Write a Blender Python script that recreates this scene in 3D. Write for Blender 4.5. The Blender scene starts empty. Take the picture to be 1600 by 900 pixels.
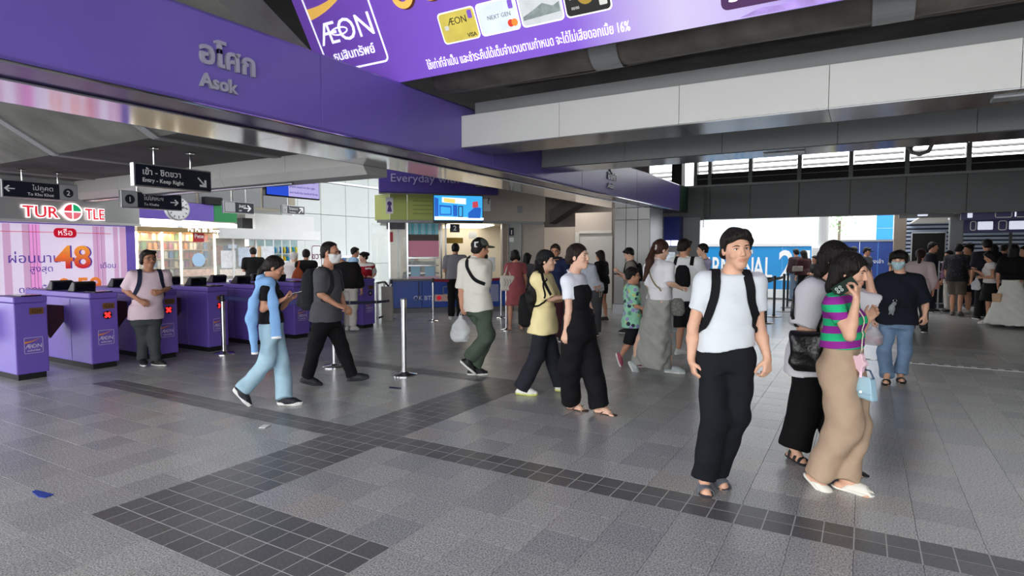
import bpy, bmesh, math, random
import numpy as np
from mathutils import Vector, Matrix

# ------------------------------------------------------------------ camera, sky, exposure
SC = bpy.context.scene
COL = SC.collection
FPX, CX, CY, YH, EYE = 937.0, 800.0, 450.0, 394.0, 1.6
PITCH = math.atan((CY - YH) / FPX)
YAW = math.atan(550 * math.cos(PITCH) / FPX)
cam_d = bpy.data.cameras.new('camera')
cam_d.sensor_width = 36.0
cam_d.lens = 36.0 * FPX / 1600.0
cam_d.clip_end = 500
cam = bpy.data.objects.new('camera', cam_d)
COL.objects.link(cam)
cam.location = (0, 0, EYE)
cam.rotation_euler = (math.pi / 2 - PITCH, 0, YAW)
SC.camera = cam
SC.view_settings.view_transform = 'Standard'
SC.view_settings.look = 'None'
SC.view_settings.gamma = 1.0
SC.view_settings.use_curve_mapping = False
SC.view_settings.exposure = 0.5

W = bpy.data.worlds.new('sky')
SC.world = W
W.use_nodes = True
_bg = W.node_tree.nodes['Background']
_bg.inputs[0].default_value = (0.97, 0.985, 1.0, 1)
_bg.inputs[1].default_value = 3.4

def lamp(name, loc, rot, sx, sy, power, col=(1, 1, 1)):
    l = bpy.data.lights.new(name, 'AREA')
    l.shape = 'RECTANGLE'; l.size = sx; l.size_y = sy; l.energy = power; l.color = col
    o = bpy.data.objects.new(name, l); COL.objects.link(o)
    o.location = loc; o.rotation_euler = rot
    return o

# ------------------------------------------------------------------ measuring helpers (photo pixel -> place on a known plane)
def ray(x, y):
    r = (x - CX) / FPX; u = (CY - y) / FPX
    fz = -math.sin(PITCH) + math.cos(PITCH) * u; ff = math.cos(PITCH) + math.sin(PITCH) * u
    return np.array([-math.sin(YAW) * ff + math.cos(YAW) * r, math.cos(YAW) * ff + math.sin(YAW) * r, fz])
def on_z(x, y, z=0.0):
    d = ray(x, y); t = (z - EYE) / d[2]; return np.array([d[0] * t, d[1] * t, z])
def on_X(x, y, X):
    d = ray(x, y); t = X / d[0]; return np.array([X, d[1] * t, EYE + d[2] * t])
def on_Y(x, y, Y):
    d = ray(x, y); t = Y / d[1]; return np.array([d[0] * t, Y, EYE + d[2] * t])

# ------------------------------------------------------------------ materials
def lin(h):
    if isinstance(h, str):
        h = h.lstrip('#'); c = [int(h[i:i + 2], 16) / 255 for i in (0, 2, 4)]
    else:
        c = h
    return tuple((v / 12.92 if v <= 0.04045 else ((v + 0.055) / 1.055) ** 2.4) for v in c)
_M = {}
def mat(name, col, rough=0.6, metal=0.0, noise=0.0, nscale=20.0, bump=0.0, bscale=None, emit=0.0, spec=0.5, coat=0.0, stretch=None, attr=None, alpha=1.0, trans=0.0):
    """procedural material: base colour with noise variation, optional bump, emission for lit signs and screens"""
    if name in _M: return _M[name]
    m = bpy.data.materials.new(name); m.use_nodes = True
    nt = m.node_tree; N = nt.nodes; L = nt.links
    b = N['Principled BSDF']; c = lin(col)
    b.inputs['Base Color'].default_value = (*c, 1)
    b.inputs['Roughness'].default_value = rough; b.inputs['Metallic'].default_value = metal
    b.inputs['Specular IOR Level'].default_value = spec
    b.inputs['Coat Weight'].default_value = coat
    b.inputs['Alpha'].default_value = alpha
    b.inputs['Transmission Weight'].default_value = trans
    tc = N.new('ShaderNodeTexCoord'); vec = tc.outputs['Object']
    if stretch:
        mp = N.new('ShaderNodeMapping'); mp.inputs['Scale'].default_value = stretch
        L.new(vec, mp.inputs['Vector']); vec = mp.outputs['Vector']
    colout = None
    if attr:
        a = N.new('ShaderNodeAttribute'); a.attribute_name = attr; colout = a.outputs['Color']
    if noise > 0:
        nz = N.new('ShaderNodeTexNoise'); nz.inputs['Scale'].default_value = nscale; nz.inputs['Detail'].default_value = 5
        L.new(vec, nz.inputs['Vector'])
        mr = N.new('ShaderNodeMapRange'); mr.inputs[1].default_value = 0.25; mr.inputs[2].default_value = 0.75
        mr.inputs[3].default_value = 1 - noise; mr.inputs[4].default_value = 1 + noise
        L.new(nz.outputs['Fac'], mr.inputs['Value'])
        mx = N.new('ShaderNodeMix'); mx.data_type = 'RGBA'; mx.blend_type = 'MULTIPLY'; mx.inputs[0].default_value = 1
        if colout: L.new(colout, mx.inputs[6])
        else: mx.inputs[6].default_value = (*c, 1)
        L.new(mr.outputs[0], mx.inputs[7]); colout = mx.outputs[2]
    if colout: L.new(colout, b.inputs['Base Color'])
    if bump > 0:
        n2 = N.new('ShaderNodeTexNoise'); n2.inputs['Scale'].default_value = bscale or nscale; n2.inputs['Detail'].default_value = 4
        L.new(vec, n2.inputs['Vector'])
        bp = N.new('ShaderNodeBump'); bp.inputs['Strength'].default_value = bump; bp.inputs['Distance'].default_value = 0.02
        L.new(n2.outputs['Fac'], bp.inputs['Height']); L.new(bp.outputs['Normal'], b.inputs['Normal'])
    if emit > 0:
        b.inputs['Emission Strength'].default_value = emit
        if colout: L.new(colout, b.inputs['Emission Color'])
        else: b.inputs['Emission Color'].default_value = (*c, 1)
    _M[name] = m
    return m

# ------------------------------------------------------------------ mesh builder
class MB:
    def __init__(s): s.v = []; s.f = []; s.mi = []
    def add(s, vs, fs, m=0):
        o = len(s.v); s.v += [tuple(map(float, p)) for p in vs]
        s.f += [tuple(i + o for i in f) for f in fs]; s.mi += [m] * len(fs); return s
    def box(s, lo, hi, m=0):
        (a, b, c), (d, e, f) = lo, hi
        return s.add([(a, b, c), (d, b, c), (d, e, c), (a, e, c), (a, b, f), (d, b, f), (d, e, f), (a, e, f)],
                     [(0, 3, 2, 1), (4, 5, 6, 7), (0, 1, 5, 4), (1, 2, 6, 5), (2, 3, 7, 6), (3, 0, 4, 7)], m)
    def obox(s, o, u, v, w, m=0):
        """oriented box: corner o, edge vectors u v w"""
        o, u, v, w = (np.array(q, float) for q in (o, u, v, w))
        P = [o, o + u, o + u + v, o + v, o + w, o + u + w, o + u + v + w, o + v + w]
        F = [(0, 3, 2, 1), (4, 5, 6, 7), (0, 1, 5, 4), (1, 2, 6, 5), (2, 3, 7, 6), (3, 0, 4, 7)]
        if np.dot(np.cross(u, v), w) < 0: F = [f[::-1] for f in F]
        return s.add(P, F, m)
    def prism(s, poly, ext, m=0):
        """polygon (3d points) swept by the vector ext"""
        P = [np.array(p, float) for p in poly]; e = np.array(ext, float); n = len(P)
        nr = sum((np.cross(P[i] - P[0], P[(i + 1) % n] - P[0]) for i in range(n)), np.zeros(3))
        fl = np.dot(nr, e) > 0
        F = [tuple(range(n)), tuple(range(2 * n - 1, n - 1, -1))] + [(i, i + n, (i + 1) % n + n, (i + 1) % n) for i in range(n)]
        if fl: F = [f[::-1] for f in F]
        return s.add(P + [p + e for p in P], F, m)
    def tube(s, pts, r, n=10, m=0, caps=True):
        P = [np.array(p, float) for p in pts]; R = r if hasattr(r, '__len__') else [r] * len(P)
        vs = []; ref = None
        for i, p in enumerate(P):
            t = P[min(i + 1, len(P) - 1)] - P[max(i - 1, 0)]; t = t / (np.linalg.norm(t) + 1e-9)
            if ref is None: ref = np.array([0, 0, 1.]) if abs(t[2]) < 0.9 else np.array([1., 0, 0])
            a = np.cross(t, ref); a /= np.linalg.norm(a); b = np.cross(t, a); ref = np.cross(a, t)
            for k in range(n):
                q = 2 * math.pi * k / n; vs.append(p + R[i] * (math.cos(q) * a + math.sin(q) * b))
        fs = [(i * n + k, (i + 1) * n + k, (i + 1) * n + (k + 1) % n, i * n + (k + 1) % n) for i in range(len(P) - 1) for k in range(n)]
        if caps: fs += [tuple(range(n)), tuple((len(P) - 1) * n + n - 1 - k for k in range(n))]
        return s.add(vs, fs, m)
    def ribbon(s, pts, across, thick, m=0):
        """a strap: a flat band along pts; across = half-width vectors, thick = thickness vectors (one or per point)"""
        P = [np.array(p, float) for p in pts]; n = len(P)
        A = [np.array(a, float) for a in (across if np.ndim(across) > 1 else [across] * n)]
        T = [np.array(a, float) for a in (thick if np.ndim(thick) > 1 else [thick] * n)]
        vs = []
        for p, a, t in zip(P, A, T): vs += [p - a - t, p + a - t, p + a + t, p - a + t]
        fs = [(i * 4 + k, i * 4 + (k + 1) % 4, i * 4 + 4 + (k + 1) % 4, i * 4 + 4 + k) for i in range(n - 1) for k in range(4)]
        fs += [(3, 2, 1, 0), tuple(4 * n - 4 + k for k in range(4))]
        return s.add(vs, fs, m)
    def ball(s, c, r, n=12, m=0, ax=None):
        R = np.array(r if hasattr(r, '__len__') else (r, r, r), float); c = np.array(c, float); k = n // 2
        B = np.array(ax, float) if ax is not None else np.eye(3)
        vs = [c + (np.array([0, 0, 1.]) * R) @ B]
        for i in range(1, k):
            t = math.pi * i / k
            for j in range(n):
                q = 2 * math.pi * j / n
                vs.append(c + (np.array([math.sin(t) * math.cos(q), math.sin(t) * math.sin(q), math.cos(t)]) * R) @ B)
        vs.append(c + (np.array([0, 0, -1.]) * R) @ B)
        fs = [(0, 1 + j, 1 + (j + 1) % n) for j in range(n)]
        for i in range(k - 2):
            fs += [(1 + i * n + j, 1 + (i + 1) * n + j, 1 + (i + 1) * n + (j + 1) % n, 1 + i * n + (j + 1) % n) for j in range(n)]
        e = len(vs) - 1; fs += [(e, 1 + (k - 2) * n + (j + 1) % n, 1 + (k - 2) * n + j) for j in range(n)]
        return s.add(vs, fs, m)
    def lathe(s, c, prof, n=20, m=0):
        """profile [(r, z)] turned about the vertical through c"""
        vs = [(c[0] + r * math.cos(2 * math.pi * k / n), c[1] + r * math.sin(2 * math.pi * k / n), c[2] + z) for r, z in prof for k in range(n)]
        fs = [(i * n + k, i * n + (k + 1) % n, (i + 1) * n + (k + 1) % n, (i + 1) * n + k) for i in range(len(prof) - 1) for k in range(n)]
        fs += [tuple(range(n - 1, -1, -1)), tuple((len(prof) - 1) * n + k for k in range(n))]
        return s.add(vs, fs, m)
    def build(s, name, mats, parent=None, smooth=False, bevel=0.0):
        me = bpy.data.meshes.new(name); me.from_pydata(s.v, [], s.f)
        if not isinstance(mats, (list, tuple)): mats = [mats]
        for q in mats: me.materials.append(q)
        if len(mats) > 1: me.polygons.foreach_set('material_index', s.mi)
        if smooth: me.polygons.foreach_set('use_smooth', [True] * len(s.f))
        o = bpy.data.objects.new(name, me); COL.objects.link(o)
        if parent is not None:
            o.parent = parent
            off = np.array(world_loc(parent))
            if np.any(off != 0):
                me.transform(Matrix.Translation((-off[0], -off[1], -off[2])))
        if bevel > 0:
            bv = o.modifiers.new('bevel', 'BEVEL'); bv.width = bevel; bv.segments = 2; bv.limit_method = 'ANGLE'
        if smooth:
            try: me.set_sharp_from_angle(angle=0.7)
            except Exception: pass
        return o

def world_loc(o):
    l = np.zeros(3)
    while o is not None:
        l = l + np.array(o.location); o = o.parent
    return l
def tag(o, label=None, cat=None, group=None, kind=None):
    if label: o['label'] = label
    if cat: o['category'] = cat
    if group: o['group'] = group
    if kind: o['kind'] = kind
    return o
def thing(name, loc, label, cat, group=None):
    o = bpy.data.objects.new(name, None); o.empty_display_size = 0.1; COL.objects.link(o)
    o.location = tuple(map(float, loc)); return tag(o, label, cat, group)
def struct(name, loc=(0, 0, 0), label=None):
    o = bpy.data.objects.new(name, None); o.empty_display_size = 0.1; COL.objects.link(o)
    o.location = loc; return tag(o, label, None, None, 'structure')
def own_origin(o, loc):
    """move a top-level mesh's origin to loc without moving its shape"""
    o.data.transform(Matrix.Translation((-loc[0], -loc[1], -loc[2]))); o.location = tuple(map(float, loc)); return o
def link_copy(o, parent, delta):
    c = o.copy(); COL.objects.link(c); c.parent = parent; c.location = tuple(np.array(o.location) + np.array(delta)); return c
def copy_tree(o, loc):
    r = o.copy(); COL.objects.link(r); r.location = tuple(map(float, loc))
    for ch in o.children:
        c = ch.copy(); COL.objects.link(c); c.parent = r
        for g in ch.children:
            d = g.copy(); COL.objects.link(d); d.parent = c
    return r
RX, RY = np.array([0, 1., 0]), np.array([1., 0, 0])
UPZ = np.array([0, 0, 1.])
def text(name, body, pos, right, size, m, parent, ext=0.002, up=UPZ, ax='LEFT', ay='BOTTOM_BASELINE', bold=0.0, sx=1.0, shear=0.0, split=False, fit=None):
    """raised lettering: pos is the baseline start (or centre), right/up the directions of the line of text"""
    c = bpy.data.curves.new(name, 'FONT'); c.body = body; c.size = size; c.extrude = ext; c.offset = bold
    c.align_x = ax; c.align_y = ay; c.resolution_u = 3; c.shear = shear
    c.materials.append(m)
    tmp = bpy.data.objects.new(name, c); COL.objects.link(tmp)
    me = bpy.data.meshes.new_from_object(tmp); bpy.data.objects.remove(tmp); bpy.data.curves.remove(c)
    o = bpy.data.objects.new(name, me); COL.objects.link(o)
    if fit:
        xs = [v.co.x for v in me.vertices]; sx = fit / (max(xs) - min(xs))
    r = np.array(right, float); r /= np.linalg.norm(r); u = np.array(up, float); u /= np.linalg.norm(u); n = np.cross(r, u)
    M = Matrix(((r[0] * sx, u[0], n[0]), (r[1] * sx, u[1], n[1]), (r[2] * sx, u[2], n[2]))).to_4x4()
    p = np.array(pos, float) - (world_loc(parent) if parent is not None else 0)
    M.translation = Vector(p)
    if parent is not None: o.parent = parent
    o.matrix_local = M
    if split: split_letters(o, M)
    return o
def split_letters(o, M):
    """one object per letter: pieces whose spans along the line overlap stay together"""
    bm = bmesh.new(); bm.from_mesh(o.data); bm.verts.ensure_lookup_table(); seen_, G = set(), []
    for v in bm.verts:
        if v.index in seen_: continue
        st, comp = [v], []
        seen_.add(v.index)
        while st:
            q = st.pop(); comp.append(q.index)
            for e in q.link_edges:
                w = e.other_vert(q)
                if w.index not in seen_: seen_.add(w.index); st.append(w)
        xs = [bm.verts[i].co.x for i in comp]; G.append([min(xs), max(xs), set(comp)])
    G.sort(key=lambda g: g[0]); L = []
    for g in G:
        if L and g[0] < L[-1][1] - .3 * min(g[1] - g[0], L[-1][1] - L[-1][0]): L[-1][1] = max(L[-1][1], g[1]); L[-1][2] |= g[2]
        else: L.append(g)
    for g in L[1:]:
        b2 = bm.copy(); b2.verts.ensure_lookup_table(); bmesh.ops.delete(b2, geom=[v for v in b2.verts if v.index not in g[2]], context='VERTS')
        me = bpy.data.meshes.new(o.name); b2.to_mesh(me); b2.free(); me.materials.append(o.data.materials[0])
        c = bpy.data.objects.new(o.name.split('.')[0], me); COL.objects.link(c); c.parent = o.parent; c.matrix_local = M
    bmesh.ops.delete(bm, geom=[v for v in bm.verts if v.index not in L[0][2]], context='VERTS'); bm.to_mesh(o.data); bm.free()
def plate(name, corner, right, w, up, h, thick, m, parent, bevel=0.0):
    """thin panel whose front face starts at corner and spans w along right and h along up"""
    r = np.array(right, float); r /= np.linalg.norm(r); u = np.array(up, float); u /= np.linalg.norm(u); n = np.cross(r, u)
    return MB().obox(np.array(corner, float) - n * thick, r * w, u * h, n * thick).build(name, m, parent, bevel=bevel)
def frame2(o, right, up):
    """2d -> 3d mapping on a plane"""
    o = np.array(o, float); r = np.array(right, float); r /= np.linalg.norm(r); u = np.array(up, float); u /= np.linalg.norm(u); n = np.cross(r, u)
    return lambda a, b, c=0.0: o + r * a + u * b + n * c
def flat(name, fr, poly, z0, th, m, parent):
    """flat shape given in a plane's own coordinates"""
    e = fr(0, 0, th) - fr(0, 0, 0)
    return MB().prism([fr(a, b, z0) for a, b in poly], e).build(name, m, parent)
def outline(name, fr, x0, y0, x1, y1, t, m, parent, r=0.0, z0=0.001, th=0.002):
    """rounded rectangular outline as one thin raised band"""
    def rr(x0, y0, x1, y1, r):
        P = []
        for cx_, cy_, a in ((x1 - r, y1 - r, 0), (x0 + r, y1 - r, 90), (x0 + r, y0 + r, 180), (x1 - r, y0 + r, 270)):
            for k in range(5):
                q = math.radians(a + k * 22.5); P.append((cx_ + r * math.cos(q), cy_ + r * math.sin(q)))
        return P
    r = max(r, 1e-4); A = rr(x0, y0, x1, y1, r); B = rr(x0 + t, y0 + t, x1 - t, y1 - t, max(r - t, 1e-5)); n = len(A)
    b = MB(); vs = [fr(*p, z0) for p in A] + [fr(*p, z0) for p in B] + [fr(*p, z0 + th) for p in A] + [fr(*p, z0 + th) for p in B]
    fs = []
    for i in range(n):
        j = (i + 1) % n
        fs += [(2 * n + i, 2 * n + j, 3 * n + j, 3 * n + i), (i, j, 2 * n + j, 2 * n + i), (n + j, n + i, 3 * n + i, 3 * n + j)]
    return b.add(vs, fs).build(name, m, parent)
def rrect(x0, y0, x1, y1, r):
    P = []
    for cx_, cy_, a in ((x1 - r, y1 - r, 0), (x0 + r, y1 - r, 90), (x0 + r, y0 + r, 180), (x1 - r, y0 + r, 270)):
        for k in range(5):
            q = math.radians(a + k * 22.5); P.append((cx_ + r * math.cos(q), cy_ + r * math.sin(q)))
    return P
def arrow(fr, cx_, cy_, s, ang):
    """arrow outline polygon (shaft and head), pointing along ang degrees"""
    P = [(-1, -.11), (.35, -.11), (-.1, -.56), (.17, -.75), (.95, 0), (.17, .75), (-.1, .56), (.35, .11), (-1, .11)]
    c, q = math.cos(math.radians(ang)), math.sin(math.radians(ang))
    return [(cx_ + s * (a * c - b * q), cy_ + s * (a * q + b * c)) for a, b in P]
def disc(cx_, cy_, r, n=24): return [(cx_ + r * math.cos(2 * math.pi * k / n), cy_ + r * math.sin(2 * math.pi * k / n)) for k in range(n)]
# ------------------------------------------------------------------ palette
def on_P(x, y, p0, n):
    d = ray(x, y); c = np.array([0, 0, EYE]); p0 = np.array([p0[0], p0[1], 0.]); n = np.array([n[0], n[1], 0.])
    return c + d * (np.dot(p0 - c, n) / np.dot(d, n))
R_ = random.Random(7)
GRAN = [mat('granite_%d' % i, c, 0.27, noise=0.8, nscale=100, bump=0.05, bscale=160, spec=.6) for i, c in enumerate(['#a9a9a7', '#a3a3a2', '#b0b0ad', '#aaa5a0', '#9c9d9e'])]
DARKT = [mat('dark_tile_%d' % i, c, 0.33, noise=0.25, nscale=60, bump=0.04) for i, c in enumerate(['#676767', '#616162', '#6d6c6c'])]
GROUT = mat('grout', '#807f7e', 0.75, noise=0.2)
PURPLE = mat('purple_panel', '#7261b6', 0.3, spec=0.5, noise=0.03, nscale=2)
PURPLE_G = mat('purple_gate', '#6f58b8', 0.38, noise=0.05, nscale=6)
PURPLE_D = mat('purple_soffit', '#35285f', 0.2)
CHROME = mat('chrome', '#d9d9db', 0.12, 1.0)
STEEL = mat('steel', '#c4c5c8', 0.22, 1.0, bump=0.02, nscale=8)
STEELB = mat('brushed_steel', '#9fa1a4', 0.38, 1.0, noise=0.06, nscale=30)
CONC = mat('concrete', '#6e6e69', 0.9, noise=0.4, nscale=1.6, bump=0.35, bscale=9)
CONCD = mat('concrete_dark', '#5c5b58', 0.9, noise=0.35, nscale=1.3, bump=0.4, bscale=7)
CREAM = mat('cream_panel', '#d6d6d2', 0.42, noise=0.03, nscale=2)
GREYP = mat('grey_panel', '#8f9192', 0.45, noise=0.05, nscale=2)
GREYD = mat('dark_grey_panel', '#6f7071', 0.5, noise=0.06, nscale=2)
BEIGE = mat('beige_panel', '#b5aaa0', 0.5, noise=0.05, nscale=3)
BLACK = mat('black_plastic', '#101114', 0.35)
BLACKM = mat('black_matt', '#0c0c0d', 0.7)
NAVYS = mat('sign_navy', '#161a2c', 0.35)
WHITEL = mat('white_letter', '#f4f4f4', 0.5)
WHITE = mat('white_paint', '#eceeee', 0.45, noise=0.03, nscale=3)
SILV = mat('letter_silver', '#b4b6ba', 0.4, 0.35)
GLASS = mat('clear_glass', '#eaf4f2', 0.03, alpha=0.22, spec=0.6)
BLUEC = mat('counter_blue', '#1f49a6', 0.35, noise=0.04, nscale=5)
GREEN = mat('line_green', '#178a4a', 0.4)
DGREEN = mat('dark_green', '#16452f', 0.4)

# ------------------------------------------------------------------ floor
T = 0.31
def tile_mesh(name, sx, sy, m, g=0.0024):
    """one paver with a small bevelled edge"""
    b = MB(); a, e, h = g / 2, g / 2 + 0.0006, 0.0048
    P = [(a, a, -h), (sx - a, a, -h), (sx - a, sy - a, -h), (a, sy - a, -h), (a, a, -.0006), (sx - a, a, -.0006), (sx - a, sy - a, -.0006), (a, sy - a, -.0006),
         (e, e, 0), (sx - e, e, 0), (sx - e, sy - e, 0), (e, sy - e, 0)]
    F = [(8, 9, 10, 11)] + [(i, (i + 1) % 4, (i + 1) % 4 + 4, i + 4) for i in range(4)] + [(i + 4, (i + 1) % 4 + 4, (i + 1) % 4 + 8, i + 8) for i in range(4)]
    me = bpy.data.meshes.new(name); me.from_pydata(P, [], F); me.materials.append(m); return me
floor = struct('floor', (0, 0, 0), 'grey speckled granite floor with dark square tile bands')
MB().box((-40, -18, -.3), (14, 60, -.005)).build('grout_bed', GROUT, floor)
X0, X1, Y0i, Y1i = -30, 22, -8, 28        # paver grid in steps of T
def gx(i): return i * T
def gy(j): return 3.64 + j * T
dark = set()                               # half tiles
def band(i0, i1, j0, j1):
    for i in range(i0 * 2, i1 * 2):
        for j in range(j0 * 2, j1 * 2): dark.add((i, j))
band(-26, 20, 0, 1)                        # cross band
band(-13, -11, -6, 9)                      # band running to the gates
band(-13, -7, -6, -4)                      # its wide foot
band(-22, -11, 8, 9)                       # far cross band
GROL = mat('grout_light', '#c6c6c2', 0.7, noise=0.15)
for i0, i1, j0, j1 in ((-26, 20, 0, 1), (-13, -11, -6, 0), (-13, -11, 1, 8), (-11, -7, -6, -4), (-22, -11, 8, 9)): MB().box((gx(i0), gy(j0), -.0049), (gx(i1), gy(j1), -.0012)).build('grout_bed', GROL, floor)
gm = [tile_mesh('granite_tile', T, T, m) for m in GRAN]
dm = [tile_mesh('dark_tile', T / 2, T / 2, m, 0.007) for m in DARKT]
def seen(x, y):
    """rough test that a floor point lies inside the photo's frame"""
    f = -math.sin(YAW) * x + math.cos(YAW) * y; r = math.cos(YAW) * x + math.sin(YAW) * y
    return f > 2.6 and abs(r) < f * 0.9 + .3
cells = []
for i in range(X0, X1):
    for j in range(Y0i, Y1i):
        if (2 * i, 2 * j) in dark: continue
        x, y = gx(i), gy(j)
        cells.append((0 if seen(x + .15, y + .15) else 1, math.hypot(x, y), i, j))
cells.sort()
rest = [MB() for _ in GRAN]
def pick(i, j): return R_.choices(range(5), (5, 3, 3, 1, 3))[0]
for n, (s, d, i, j) in enumerate(cells):
    k = pick(i, j)
    if n < 290:
        o = bpy.data.objects.new('granite_tile', gm[k]); COL.objects.link(o); o.parent = floor; o.location = (gx(i), gy(j), 0)
    else:
        me = gm[k]; rest[k].add([(v.co.x + gx(i), v.co.y + gy(j), v.co.z) for v in me.vertices], [tuple(p.vertices) for p in me.polygons])
allr = MB()
for k, r in enumerate(rest): allr.add(r.v, r.f, k)
tag(allr.build('granite_tiles', GRAN, floor), kind='stuff')
dc = sorted((0 if seen((i + .5) * T / 2, 3.64 + (j + .5) * T / 2) else 1, math.hypot((i + .5) * T / 2, 3.64 + (j + .5) * T / 2), i, j) for i, j in dark)
rd = MB()
for n, (s, d, i, j) in enumerate(dc):
    k = R_.randrange(3); x, y = i * T / 2, 3.64 + j * T / 2
    if n < 295:
        o = bpy.data.objects.new('dark_tile', dm[k]); COL.objects.link(o); o.parent = floor; o.location = (x, y, 0)
    else:
        me = dm[k]; rd.add([(v.co.x + x, v.co.y + y, v.co.z) for v in me.vertices], [tuple(p.vertices) for p in me.polygons], k)
tag(rd.build('dark_tiles', DARKT, floor), kind='stuff')
# beyond the separate pavers the joints are too fine to see: one slab whose material carries them
mf = mat('granite_far', '#969695', 0.24, noise=0.3, nscale=40, spec=.6)
nt = mf.node_tree; br = nt.nodes.new('ShaderNodeTexBrick'); br.offset = 0
br.inputs['Color1'].default_value = (*lin('#a4a4a2'), 1); br.inputs['Color2'].default_value = (*lin('#9d9d9c'), 1); br.inputs['Mortar'].default_value = (*lin('#8c8c8b'), 1)
br.inputs['Scale'].default_value = 1; br.inputs['Mortar Size'].default_value = 0.004; br.inputs['Brick Width'].default_value = T; br.inputs['Row Height'].default_value = T
tcn = nt.nodes.new('ShaderNodeTexCoord'); nt.links.new(tcn.outputs['Object'], br.inputs['Vector']); nt.links.new(br.outputs['Color'], nt.nodes['Principled BSDF'].inputs['Base Color'])
xa, xb, ya, yb = gx(X0), gx(X1), gy(Y0i), gy(Y1i)
b = MB()
b.box((-40, yb, -.0049), (14, 60, 0)); b.box((-40, -18, -.0049), (14, ya, 0)); b.box((-40, ya, -.0049), (xa, yb, 0)); b.box((xb, ya, -.0049), (14, yb, 0))
b.build('granite_paving', mf, floor)
dr = struct('trim_1', (0, 0, 0), 'dark slotted drain strip crossing the floor')
b = MB(); b.box((-.9, 10.3, .0005), (6.4, 10.42, .004)); b.build('drain_cover', STEELB, dr)
b = MB()
for k in range(48): b.box((-.85 + k * .15, 10.33, .004), (-.77 + k * .15, 10.39, .006))
b.build('drain_slot', BLACKM, dr)

# ------------------------------------------------------------------ concrete overhead
ceil = struct('ceiling', (0, 0, 0), 'dark stained concrete underside of the viaduct')
b = MB(); b.box((-4.3, -3.2, 4.9), (9, 18.4, 5.2)); b.box((-16, -7.5, 4.9), (-4.302, 7.2, 5.2)); b.box((-9.5, 7.2, 4.9), (-4.302, 18.4, 5.2)); b.build('deck', CONCD, ceil)
MB().box((-23.2, -2, 7.6), (-16.01, 40, 8.2)).build('shade_deck', CONCD, ceil); MB().box((-16.01, 7.2, 7.6), (-9.51, 40, 8.2)).build('shade_deck', CONCD, ceil)  # unseen slabs added overhead to shade the stalls and white building
b = MB(); b.box((-15.5, 4.1, 2.97), (-5.6, 6.4, 3.4)); b.build('low_deck', CONCD, ceil)
b = MB(); b.prism([(-15.5, 4.1, 2.97), (-15.5, 4.1, 3.4), (-15.5, 1.2, 5.0), (-15.5, .9, 4.9)], (11.0, 0, 0)); b.build('sloping_girder', CONC, ceil)
STRIP = mat('girder_strip', '#8d8f90', 0.6, noise=0.08)
for x in (-12.6, -9.9, -7.4):
    b = MB(); b.prism([(x, 4.08, 2.955), (x, 4.1, 2.985), (x, .9, 4.915), (x, .88, 4.885)], (.16, 0, 0)); b.box((x, 4.1, 2.95), (x + .16, 6.3, 2.985)); b.build('conduit_strip', STRIP, ceil)
b = MB(); b.prism([(-4.25, 6.0, 3.9), (-4.25, 5.5, 4.9), (-4.25, 7.4, 4.9), (-4.25, 7.2, 3.85)], (13, 0, 0)); b.build('deck_girder', CONCD, ceil)

# purple fascia with the station name
fas = struct('trim_2', (-4.4, 0, 0), 'long glossy purple fascia with raised station name')
FX, FB, FT = -4.4, 2.73, 3.45
ys = [-2.0, 1.0, 4.0, 7.0, 10.0, 13.0, 16.6]
for a, c in zip(ys[:-1], ys[1:]):
    b = MB(); b.prism([(FX, a + .002, FB + .03), (FX - .03, a + .002, FB), (FX - .07, a + .002, FB), (FX - .07, a + .002, FT), (FX - .03, a + .002, FT), (FX, a + .002, FT - .03)], (0, c - a - .004, 0))
    b.build('panel', PURPLE, fas, bevel=.006)
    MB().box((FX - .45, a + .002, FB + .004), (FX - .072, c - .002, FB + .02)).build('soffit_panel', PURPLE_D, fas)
    MB().box((FX - 1.23, a + .002, FB - .0), (FX - .47, c - .002, FB + .03)).build('soffit_strip', CHROME, fas)
    MB().box((FX - 1.26, a + .002, FB - .0), (FX - 1.23, c - .002, FT - .1)).build('back_panel', GREYP, fas)
b = MB(); b.prism([(FX, 16.604, FB), (FX - .07, 16.604, FB), (FX - .07, 16.604, FT), (FX, 16.604, FT)], (0, 1.55, 0)); tag(b.build('end_panel', DGREEN, fas, bevel=.004), 'dark green end of the fascia')
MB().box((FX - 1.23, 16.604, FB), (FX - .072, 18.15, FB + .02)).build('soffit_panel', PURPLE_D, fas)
b = MB(); b.tube([(FX - .46, -2, FB - .004), (FX - .46, 16.6, FB - .004)], .012, 6); b.build('seam_rail', STEEL, fas)
for y0 in (2.80, 11.2):
    MB().tube([(FX - .004, -2, FB - .004), (FX - .004, 16.6, FB - .004)], .011, 8).build('edge_highlight', CHROME, fas, True) if y0 < 5 else None  # chrome line added to imitate the highlight along the fascia's lower chamfer
    text('letter', 'อโศก', (FX + .012, y0, 3.045), RX, .235, SILV, fas, ext=.014, bold=.006, split=True)
    text('letter', 'Asok', (FX + .012, y0 + .005, 2.865), RX, .145, SILV, fas, ext=.014, bold=.004, split=True)

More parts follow.
